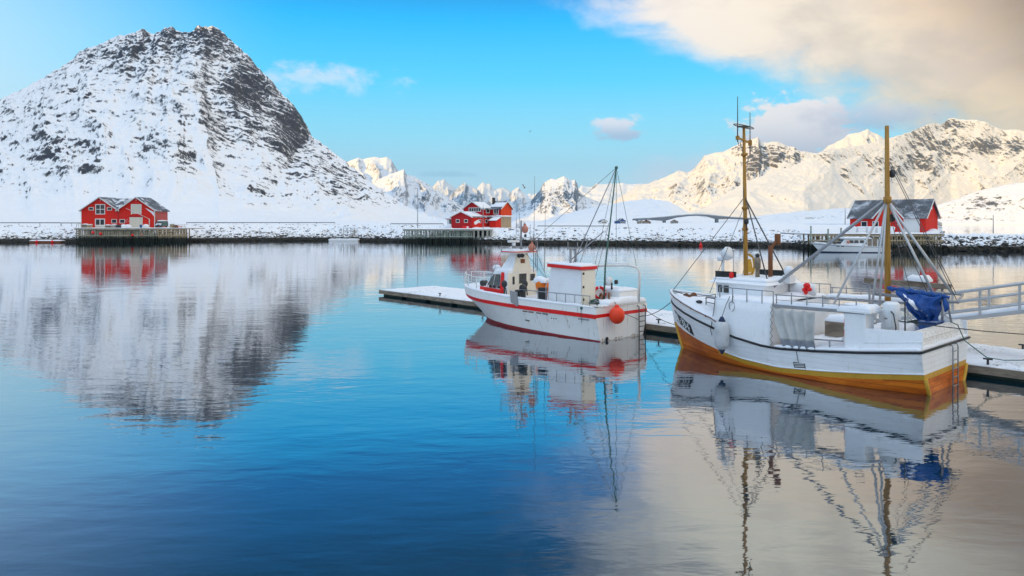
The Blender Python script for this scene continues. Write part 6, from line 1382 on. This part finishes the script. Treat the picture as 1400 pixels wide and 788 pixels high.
def conc_pier():
    fr = Frame((646.2-CX)*.218, 218.4, 1, 0)
    root = thing('concrete_quay', fr.w(0, 0, 0), 0, 'short pale concrete quay with dark openings right of the grey-green pier', 'quay')
    d = MB(); d.box(0, 5.7, 0, 12, 3.7, 4.1); d.build('deck', CONC, root)
    for x in (0, 1.35, 2.7, 4.05, 5.1):
        p = MB(); p.box(x, x+.62, .1, 1.2, -1.5, 3.69); p.build('pillar', wood('quay_pillar', (.30, .29, .24), (.42, .40, .34), 1.0, tide=1.4) if 'quay_pillar' not in MATS else MATS['quay_pillar'], root)
    bk = MB(); bk.box(.1, 5.6, 3, 3.2, -1, 3.69); bk.build('shade_backing', DARKSHADE, root)  # near-black sheet added for the shade between the pillars
    s = MB(); snow_slab(s, quad((0, 0, 4.1), (5.7, 0, 4.1), (5.7, 12, 4.1), (0, 12, 4.1)), 14, 14, .3, 4.0, scale=.6); s.build('deck_snow', SNOWF, root)
conc_pier()
b = MB(); b.box(-1.0, 1.0, -.3, .3, 0, .85); b.box(.35, .9, -.33, -.3, .1, .75, 1); o = b.build('fish_tub', [RED, LETTER], None, .04); o.location = at(636.5, 313.2, 220.0); tag(o, 'red tub with a white panel at the edge of the grey-green pier', 'tub')
b = MB(); b.lathe([(.05, -.85), (.30, -.7), (.34, 0), (.30, .7), (.05, .85)], (0, 0, 0), 12); b.tube([(0, 0, .85), (0, .1, 1.6)], .03, 5); o = b.build('fender', FENDER); o.location = at(585.3, 321.5, 217.2); tag(o, 'pale fender hanging on the grey-green pier front', 'fender')
def light_pole(px, py0, py1, Y, lab, lamp=True, cat='lamp post', name='lamp_post'):
    a, t = at(px, py1, Y), at(px, py0, Y); h = t.z-a.z
    root = thing(name, a, 0, lab, cat); p = MB(); p.tube([(0, 0, -.6), (0, 0, h)], [.12, .07], 8); p.build('pole', GREY, root)
    if lamp: l = MB(); l.tube([(0, 0, h), (-.5, -.1, h+.12)], .05, 6); l.box(-.95, -.4, -.18, -.02, h+.06, h+.20); l.build('lamp_head', CREASE, root)
light_pole(571, 258, 311, 224, 'tall thin grey lamp post on the grey-green pier', True)
light_pole(1155.5, 284, 304, 190, 'thin grey pole on the snow left of the dark-roofed red boathouse', False, 'pole', 'pole')
light_pole(660.5, 281, 313, 219.5, 'thin flagless pole at the right end of the grey-green pier', False, 'pole', 'pole')
light_pole(1358, 294, 316, 166, 'short post on the snowy breakwater', False, 'pole', 'pole')
# ---- floats by the far shore
def shore_float(px0, px1, Y, mat, lab, seed):
    x0, x1 = (px0-CX)/F*Y, (px1-CX)/F*Y; root = thing('shore_float', (x0, Y, 0), 0, lab, 'float')
    q = MB(); q.hexa([(0.3, 0, -.3), (x1-x0-.3, 0, -.3), (x1-x0-.3, 2.4, -.3), (.3, 2.4, -.3), (0, -.1, .55), (x1-x0, -.1, .55), (x1-x0, 2.5, .55), (0, 2.5, .55)]); q.build('hull', mat, root)
    s = MB(); snow_slab(s, quad((0, -.1, .55), (x1-x0, -.1, .55), (x1-x0, 2.5, .55), (0, 2.5, .55)), 24, 6, .34, seed, scale=.9); s.build('snow_cover', SNOWF, root)
    return root
shore_float(40, 83, 221.0, RUST, 'low rust-brown float with snow on top by the left bank', 2.0)
for px_, lab in ((50, 'red buoy against the left half of the rust-brown float'), (71.3, 'red buoy against the right half of the rust-brown float')):
    b = MB(); b.ball((0, 0, 0), .40, 12, 8); b.tube([(0, 0, .4), (0, .1, .6)], .03, 5); o = b.build('pier_buoy', RED); o.location = at(px_, 330.6, 220.6); tag(o, lab, 'buoy')
shore_float(449, 490, 238.0, GELCOAT, 'white snow-covered landing float left of the grey-green pier', 5.0)
def shore_steps():
    a = at(477, 327, 240.5); c = at(489, 315.5, 244); root = thing('boarding_steps', a, 0, 'steep pale boarding steps from the landing float up the rocks', 'steps'); d = c-a
    for s in (0, .9):
        r = MB(); r.bar((0, s, 0), d+Vector((0, s, 0)), .10, .24); r.build('stringer', STEEL, root)
        r = MB(); r.tube([(0, s, .95), d+Vector((0, s, .95))], .045, 6); [r.tube([d*k+Vector((0, s, 0)), d*k+Vector((0, s, .95))], .035, 5) for k in (0, .17, .34, .5, .67, .84, 1)]; r.build('handrail', STEEL, root)
    for k in range(9):
        t = MB(); p = d*((k+.5)/9); t.box(p.x-.16, p.x+.16, .02, .88, p.z-.02, p.z+.03); t.build('tread', TIMBER, root)
    pl = MB(); pl.box(d.x-4.0, d.x, -.2, 1.4, d.z-.2, d.z-.02); [pl.tube([(d.x-x, 0, d.z-2.6), (d.x-x, 0, d.z+.9)], .08, 6) for x in (.3, 1.5, 2.7, 3.9)]; pl.bar((d.x-4, 0, d.z+.9), (d.x, 0, d.z+.9), .08); pl.build('landing', TIMBER, root)
shore_steps()
b = MB(); b.lathe([(.1, -.3), (.42, -.1), (.45, .25), (.2, .45), (.08, 1.0)], (0, 0, 0), 14); o = b.build('channel_buoy', RED); o.location = (258*.001*189, 189.0, 0.1); tag(o, 'small red channel buoy floating before the far stony shore', 'buoy')

# ---- right: dark-roofed red boathouse, its pier and the motor yacht
FR = Frame(93.2, 165.0, .7071, -.7071)
def right_house():
    root = thing('red_house', FR.w(0, 0, 0), FR.rot, 'bright red boathouse with a dark frosted roof and big white door, at right', 'house')
    zb = 3.6; L = 16.4; D = 9.6; ze, zr = 7.4, 11.35
    w = MB(); w.prism([(0, 0, zb), (0, D, zb), (0, D, ze), (0, D/2, zr), (0, 0, ze)], (-L, 0, 0)); w.build('wall', REDWALL, root)
    c = MB(); c.prism([(-10.7, -.03, zb), (-4.7, -.03, zb), (-4.7, -.03, ze+.1), (-7.7, -.03, 11.0), (-10.7, -.03, ze+.1)], (0, 3.6, 0)); c.build('dormer_wall', REDWALL, root)
    gable_roof(root, -L, 0, 0, D, ze, zr, 'x', .55, .2, ROOFC, sides=(1,))
    rf = MB(); k = (zr-ze)/(D/2); e = ze-k*.55
    for a, b, y, z in ((-L-.55, -10.85, -.55, e), (-10.85, -4.55, .3, ze+k*.3), (-4.55, .55, -.55, e)): slab(rf, (a, y, z+.2), (b, y, z+.2), (b, D/2, zr+.2), (a, D/2, zr+.2), .2)
    rf = rf.build('roof', ROOFC, root); bb = MB()
    for x in (.6, -L-.6): bb.bar((x, -.55, e+.08), (x, D/2, zr+.08), .07, .30)
    bb.build('barge_board', TRIM, rf)
    gable_roof(root, -10.7, -4.7, -.03, 4.6, ze+.1, 11.0, 'y', .5, .2, ROOFC, name='dormer_roof')
    P = face((0, 0, 0), (1, 0, 0), (0, -1, 0))
    for a in (-13.7, -11.15): window(root, P, a, a+1.15, 5.2, 6.25, fw=.14)
    d = MB(); fbox(d, P, -4.3, -1.25, zb, 6.75, .0, .08); d = d.build('big_door', TRIM, root)
    f = MB(); fbox(f, P, -4.45, -4.3, zb, 6.9, .0, .14); fbox(f, P, -1.25, -1.1, zb, 6.9, .0, .14); fbox(f, P, -4.3, -1.25, 6.75, 6.9, .0, .14); f.build('door_frame', TRIM, d)
    fl = MB(); fl.box(-4.7, .06, -.05, -.001, 7.0, 7.12); fl.build('eave_board', TRIM, root)
    G = face((0, 0, 0), (0, 1, 0), (1, 0, 0)); cb = MB(); fbox(cb, G, -.02, .14, zb, 7.3, .0, .06); cb.build('corner_board', REDWALL2, root)
    lw = MB(); fbox(lw, G, 4.3, 5.2, 9.1, 9.9, .0, .06); lw.build('loft_vent', TRIM, root)
    s = MB(); s.ball((.7, 3.5, 3.7), 1.25, 16, 9, 0, (1, 1.7, .8)); s.ball((.7, 1.0, 3.7), .9, 14, 8, 0, (1, 1.4, .6)); s.build('snow_bank', SNOWF, root)
    b = MB(); b.torus((0, 0, 0), .46, .11, (0, 1, 0), 18, 6, lambda i: 1 if i % 3 else 0); o = b.build('lifebuoy', [LETTER, RED]); o.location = FR.w(-5.8, -.22, 6.0); o.rotation_euler = (0, 0, FR.rot)
    tag(o, 'white and red lifebuoy on the boathouse wall left of its big white door', 'lifebuoy')
right_house()
FRP = Frame((1107-CX)*.1525, 152.5, 1, .02)
pier('timber_pier', 'pale timber pier below the dark-roofed red boathouse behind the motor yacht', FRP, 28.0, 15, 3.7, PIERN, 46, 2, (2.3,), 13, True, TIMBER)
for x, h in ((0, 5.2), (6.3, 4.8), (3.6, 4.6)):
    b = MB(); b.tube([(0, 0, -1.5), (0, 0, h)], .17, 8); b.lathe([(.2, h), (.16, h+.12), (.02, h+.2)], (0, 0, 0), 8); o = b.build('mooring_post', PIERG); o.location = FRP.w(x, -.6, 0)
    tag(o, {0: 'tall dark mooring post at the left end of the boathouse pier', 6.3: 'mooring post near the yacht bow, right one of the middle pair', 3.6: 'mooring post near the yacht bow, left one of the middle pair'}[x], 'post', 'mooring posts of the boathouse pier')
TL = ['white fish tub leftmost in the row under the boathouse windows', 'white fish tub second from the left under the boathouse windows', 'white fish tub in the middle of the row before the boathouse', 'white fish tub second from the right in the row before the boathouse', 'white fish tub rightmost in the row, nearest the tall golden mast']
for i in range(5):
    b = MB(); b.hexa([(-.75, -.5, 0), (.75, -.5, 0), (.75, .5, 0), (-.75, .5, 0), (-.85, -.6, 1.05), (.85, -.6, 1.05), (.85, .6, 1.05), (-.85, .6, 1.05)]); b.box(-.9, .9, -.65, .65, 1.051, 1.15); o = b.build('fish_tub', GELCOAT, None, .04)
    o.location = (72.6+2.05*i, 156.5, 3.9); tag(o, TL[i], 'tub', 'white fish tubs before the boathouse')
    s = MB(); snow_slab(s, quad((-.85, -.6, 1.15), (.85, -.6, 1.15), (.85, .6, 1.15), (-.85, .6, 1.15)), 8, 6, .2, i*2.2); s.build('snow_cover', SNOWF, o)
def yacht():
    fr = Frame(75.2, 148.6, -1, 0.03); root = thing('motor_yacht', fr.w(0, 0, 0), fr.rot, 'white motor yacht with a flybridge moored before the boathouse pier', 'yacht')
    L = 12.4; ss = [i/30 for i in range(31)]
    hw = lerp_tab([(0, 1.75), (.4, 1.9), (.7, 1.55), (.88, .85), (1, .02)]); bw = lerp_tab([(0, 1.6), (.4, 1.65), (.7, 1.1), (.88, .45), (1, .01)])
    sh = lerp_tab([(0, 1.25), (.5, 1.45), (1, 2.0)]); xs = lambda s, z: s*(L+.95*max(0, z))
    h = MB()
    for sd_ in (1, -1):
        for lo, hi, mi in ((-.4, .0, 1), (0, .12, 1), (.12, 1.0, 0)):
            G = []
            for s in ss:
                r = []
                for k in range(4):
                    f = lo+(hi-lo)*k/3; z = f*sh(s); b = bw(s)+(hw(s)-bw(s))*max(0, f); r.append(Vector((xs(s, z), sd_*b, z)))
                G.append(r)
            h.grid(G, mi)
    h.grid([[Vector((0, hw(0)*v*(1 if z > 0 else .9), z)) for z in (-.4, 1.25)] for v in (-1, 0, 1)], 0, False)
    h.grid([[Vector((xs(s, sh(s)), hw(s)*v, sh(s)-.02)) for v in (-1, 0, 1)] for s in ss], 0)
    h.build('hull', [GELCOAT, NAVY], root)
    st = MB(); st.tube([Vector((xs(s, sh(s)*.86), -(bw(s)+(hw(s)-bw(s))*.88)-.01, sh(s)*.86)) for s in ss], .035, 5); st.tube([Vector((xs(s, sh(s)*.86), (bw(s)+(hw(s)-bw(s))*.88)+.01, sh(s)*.86)) for s in ss], .035, 5); st.build('blue_stripe', NAVY, root)
    c = MB(); c.hexa([(3.6, -1.35, 1.3), (9.0, -1.2, 1.45), (9.0, 1.2, 1.45), (3.6, 1.35, 1.3), (4.0, -1.15, 2.75), (7.9, -1.0, 2.72), (7.9, 1.0, 2.72), (4.0, 1.15, 2.75)]); c.build('cabin', GELCOAT, root, .06)
    for x in (4.6, 5.7, 6.7):
        w = MB(); w.hexa([(x-.42, 1.20, 1.95), (x+.42, 1.17, 1.97), (x+.42, 1.34, 1.97), (x-.42, 1.36, 1.95), (x-.38, 1.1, 2.5), (x+.36, 1.08, 2.5), (x+.36, 1.22, 2.5), (x-.38, 1.24, 2.5)]); w.build('cabin_window', GLASS, root, .02)
    ws = MB(); ws.hexa([(8.75, -1.0, 1.75), (8.75, 1.0, 1.75), (8.65, 1.0, 1.75), (8.65, -1.0, 1.75), (8.15, -.9, 2.62), (8.15, .9, 2.62), (8.05, .9, 2.62), (8.05, -.9, 2.62)]); ws.build('windscreen', GLASS, root)
    f = MB(); f.box(2.6, 8.1, -1.3, 1.3, 2.76, 2.92); f.build('cabin_roof', GELCOAT, root, .05)
    s = MB(); snow_slab(s, quad((2.6, -1.3, 2.92), (8.1, -1.3, 2.92), (8.1, 1.3, 2.92), (2.6, 1.3, 2.92)), 20, 8, .28, 3.0); s.build('roof_snow', SNOWF, root)
    cv = MB(); cv.box(1.6, 3.55, -1.25, 1.25, 1.25, 2.74); cv.build('cockpit_tent', TIMBER, root)
    for x in (1.55, 2.6, 3.57):
        p = MB(); p.bar((x, 1.3, 1.25), (x, 1.3, 2.75), .10, .10); p.build('tent_post', GELCOAT, root)
    rl = MB(); rl.tube([Vector((xs(s, sh(s)), -hw(s)*.95, sh(s)+.6)) for s in ss if s > .55], .03, 5); rl.tube([Vector((xs(s, sh(s)), hw(s)*.95, sh(s)+.6)) for s in ss if s > .55], .03, 5)
    for s in (.6, .7, .8, .9, .97): rl.tube([Vector((xs(s, sh(s)), hw(s)*.95, sh(s))), Vector((xs(s, sh(s)), hw(s)*.95, sh(s)+.6))], .025, 5)
    rl.build('bow_rail', STEEL, root)
    sn = MB(); snow_slab(sn, lambda u, v: Vector((xs(.72+.26*u, 1.8), (hw(.72+.26*u)-.1)*(2*v-1), sh(.72+.26*u))), 14, 8, .2, 6.0); sn.build('bow_snow', SNOWF, root)
    sp = MB(); sp.box(-1.1, 0, -1.5, 1.5, .35, .5); sp.build('swim_platform', GELCOAT, root, .03)
    ra = MB(); ra.tube([(1.5, 1.2, 1.2), (1.1, 1.2, 3.1), (1.6, 1.2, 3.3)], .07, 6); ra.tube([(1.5, -1.2, 1.2), (1.1, -1.2, 3.1), (1.6, -1.2, 3.3)], .07, 6); ra.tube([(1.6, 1.2, 3.3), (1.6, -1.2, 3.3)], .05, 6); ra.build('roll_bar', GELCOAT, root)
    bf = MB(); bf.ball((7.4, 1.42, 2.15), .32, 10, 8, 0, (1, .6, 1)); bf.build('orange_fender', PINK, root)
    for x in (8.3, 9.2):
        q = MB(); q.box(x, x+.55, 1.30, 1.62, 1.2, 1.32); q.build('port_light', GLASS, root)
yacht()

# ---- bridge over the sound, small houses beyond, gulls
def bridge():
    Y = 600.0; S = .6; P = lambda px, py: Vector(((px-CX)*S, Y, CH+(HY-py)*S)); o = P(909, 306)
    root = thing('road_bridge', o, 0, 'long low concrete road bridge arching over the sound in the distance', 'bridge')
    top = [(866, 299.6), (888, 298.6), (909, 297.0), (925, 295.2), (941, 294.0), (955, 293.6), (968, 294.2), (981, 295.6), (1000, 297.4), (1021, 298.6), (1060, 300.6), (1110, 303.0)]
    dep = [1.2, 1.4, 3.2, 1.6, 1.1, 1.0, 1.2, 2.6, 1.3, 1.2, 1.2, 1.2]
    q = MB(); G = []
    for (px, py), d in zip(top, dep):
        t = P(px, py)-o; G.append([t, t-Vector((0, 0, d)), t+Vector((0, 5, -d)), t+Vector((0, 5, 0)), t])
    q.grid(G, 0, False); q.build('deck', ASPH, root)
    rl = MB(); rl.grid([[(P(*p)-o)+Vector((0, -.1, .0)), (P(*p)-o)+Vector((0, -.1, .55))] for p in top], 0, False); rl.build('parapet', STEEL, root)
    for px, pt, pb in ((909, 299.8, 308), (981, 298, 308), (1050, 301.5, 308)):
        m = MB(); a, b = P(px, pt)-o, P(px, pb)-o; m.box(a.x-1.0, a.x+1.0, .4, 4.6, b.z-4, a.z-.3); m.build('bridge_pier', ASPH, root)
    ab = MB(); a, b = P(870, 300)-o, P(880, 306.5)-o; ab.bar(a+Vector((0, 2.5, -.6)), b+Vector((0, 2.5, 0)), 3.5, .9); ab.build('abutment_slope', ASPH, root)
bridge()
def cottage(px, py, Y, w, h, wall, lab, rot=0.3):
    p = at(px, py, Y); root = thing('shed', p, rot, lab, 'shed'); q = MB(); q.prism([(-w/2, 0, -1), (w/2, 0, -1), (w/2, 0, h*.6), (0, 0, h), (-w/2, 0, h*.6)], (0, w*1.1, 0)); q.build('wall', wall, root)
    gable_roof(root, -w/2, w/2, 0, w*1.1, h*.6, h, 'y', .3, .15, ROOFS, trim=False)
    P = face((0, 0, 0), (1, 0, 0), (0, -1, 0)); window(root, P, -w*.3, -w*.1, h*.25, h*.5, fw=.12); window(root, P, w*.1, w*.3, h*.25, h*.5, fw=.12)
cottage(851, 307.2, 330, 3.4, 2.6, BLUEP, 'tiny blue shed in the distance left of the bridge', .5)
cottage(884, 307.4, 330, 3.0, 2.2, RUST, 'tiny brown shed under the left end of the bridge', -.3)
cottage(877, 307.2, 340, 2.6, 2.0, CREAMWALL, 'tiny tan shed just left of the brown one under the bridge', .1)
cottage(826, 307.0, 330, 3.0, 2.2, TRIM, 'tiny white shed far left of the bridge behind the thin green mast', .3)
cottage(922, 307.2, 340, 3.4, 2.2, TIMBER, 'tiny grey shed beneath the first bridge pier', -.2)
def gull(px, py, Y, span, bank, lab):
    b = MB(); prof = [(.0, -.34), (.05, -.28), (.085, -.12), (.075, .08), (.045, .26), (.02, .36)]
    b.lathe(prof, (0, 0, 0), 8, 0, (1, 0, 0)); b.ball((.40, 0, .03), .055, 8, 6); b.tube([(.44, 0, .02), (.52, 0, .0)], [.02, .004], 5, 1)
    for s in (1, -1):
        b.grid([[Vector((.12-.02*k, s*(.04+.30*k)*1.0, .05+[0, .12, .14, .04][k]*1.0)), Vector((-.10-.06*k+.03*(k == 3), s*(.04+.30*k), .03+[0, .12, .14, .03][k]))] for k in range(4)], 1)
    o = b.build('gull', [LETTER, BIRDG], None, 0, False); m = o.modifiers.new('thick', 'SOLIDIFY'); m.thickness = .015
    o.location = at(px, py, Y); o.rotation_euler = (bank, 0.1, R(20)); o.scale = (span/1.9,)*3; return tag(o, lab, 'gull', 'gulls in the air')
gull(716, 255.5, 95, 1.25, .5, 'gull gliding low over the distant dome mountain, the largest of the gulls')
gull(725, 180, 190, 1.1, -.3, 'lone small gull in the blue sky high above the fishing vessel')
for px_, py_, lab in ((1243, 149, 'tiny gull over the right mountain ridge, leftmost of the flock'), (1284, 137, 'tiny gull against the cream cloud, lower of the pair near the summit'), (1291, 127, 'tiny gull against the cream cloud, highest of the flock'), (1279, 157, 'tiny gull just above the rocky right summit')):
    gull(px_, py_, 260, 1.3, .2, lab)
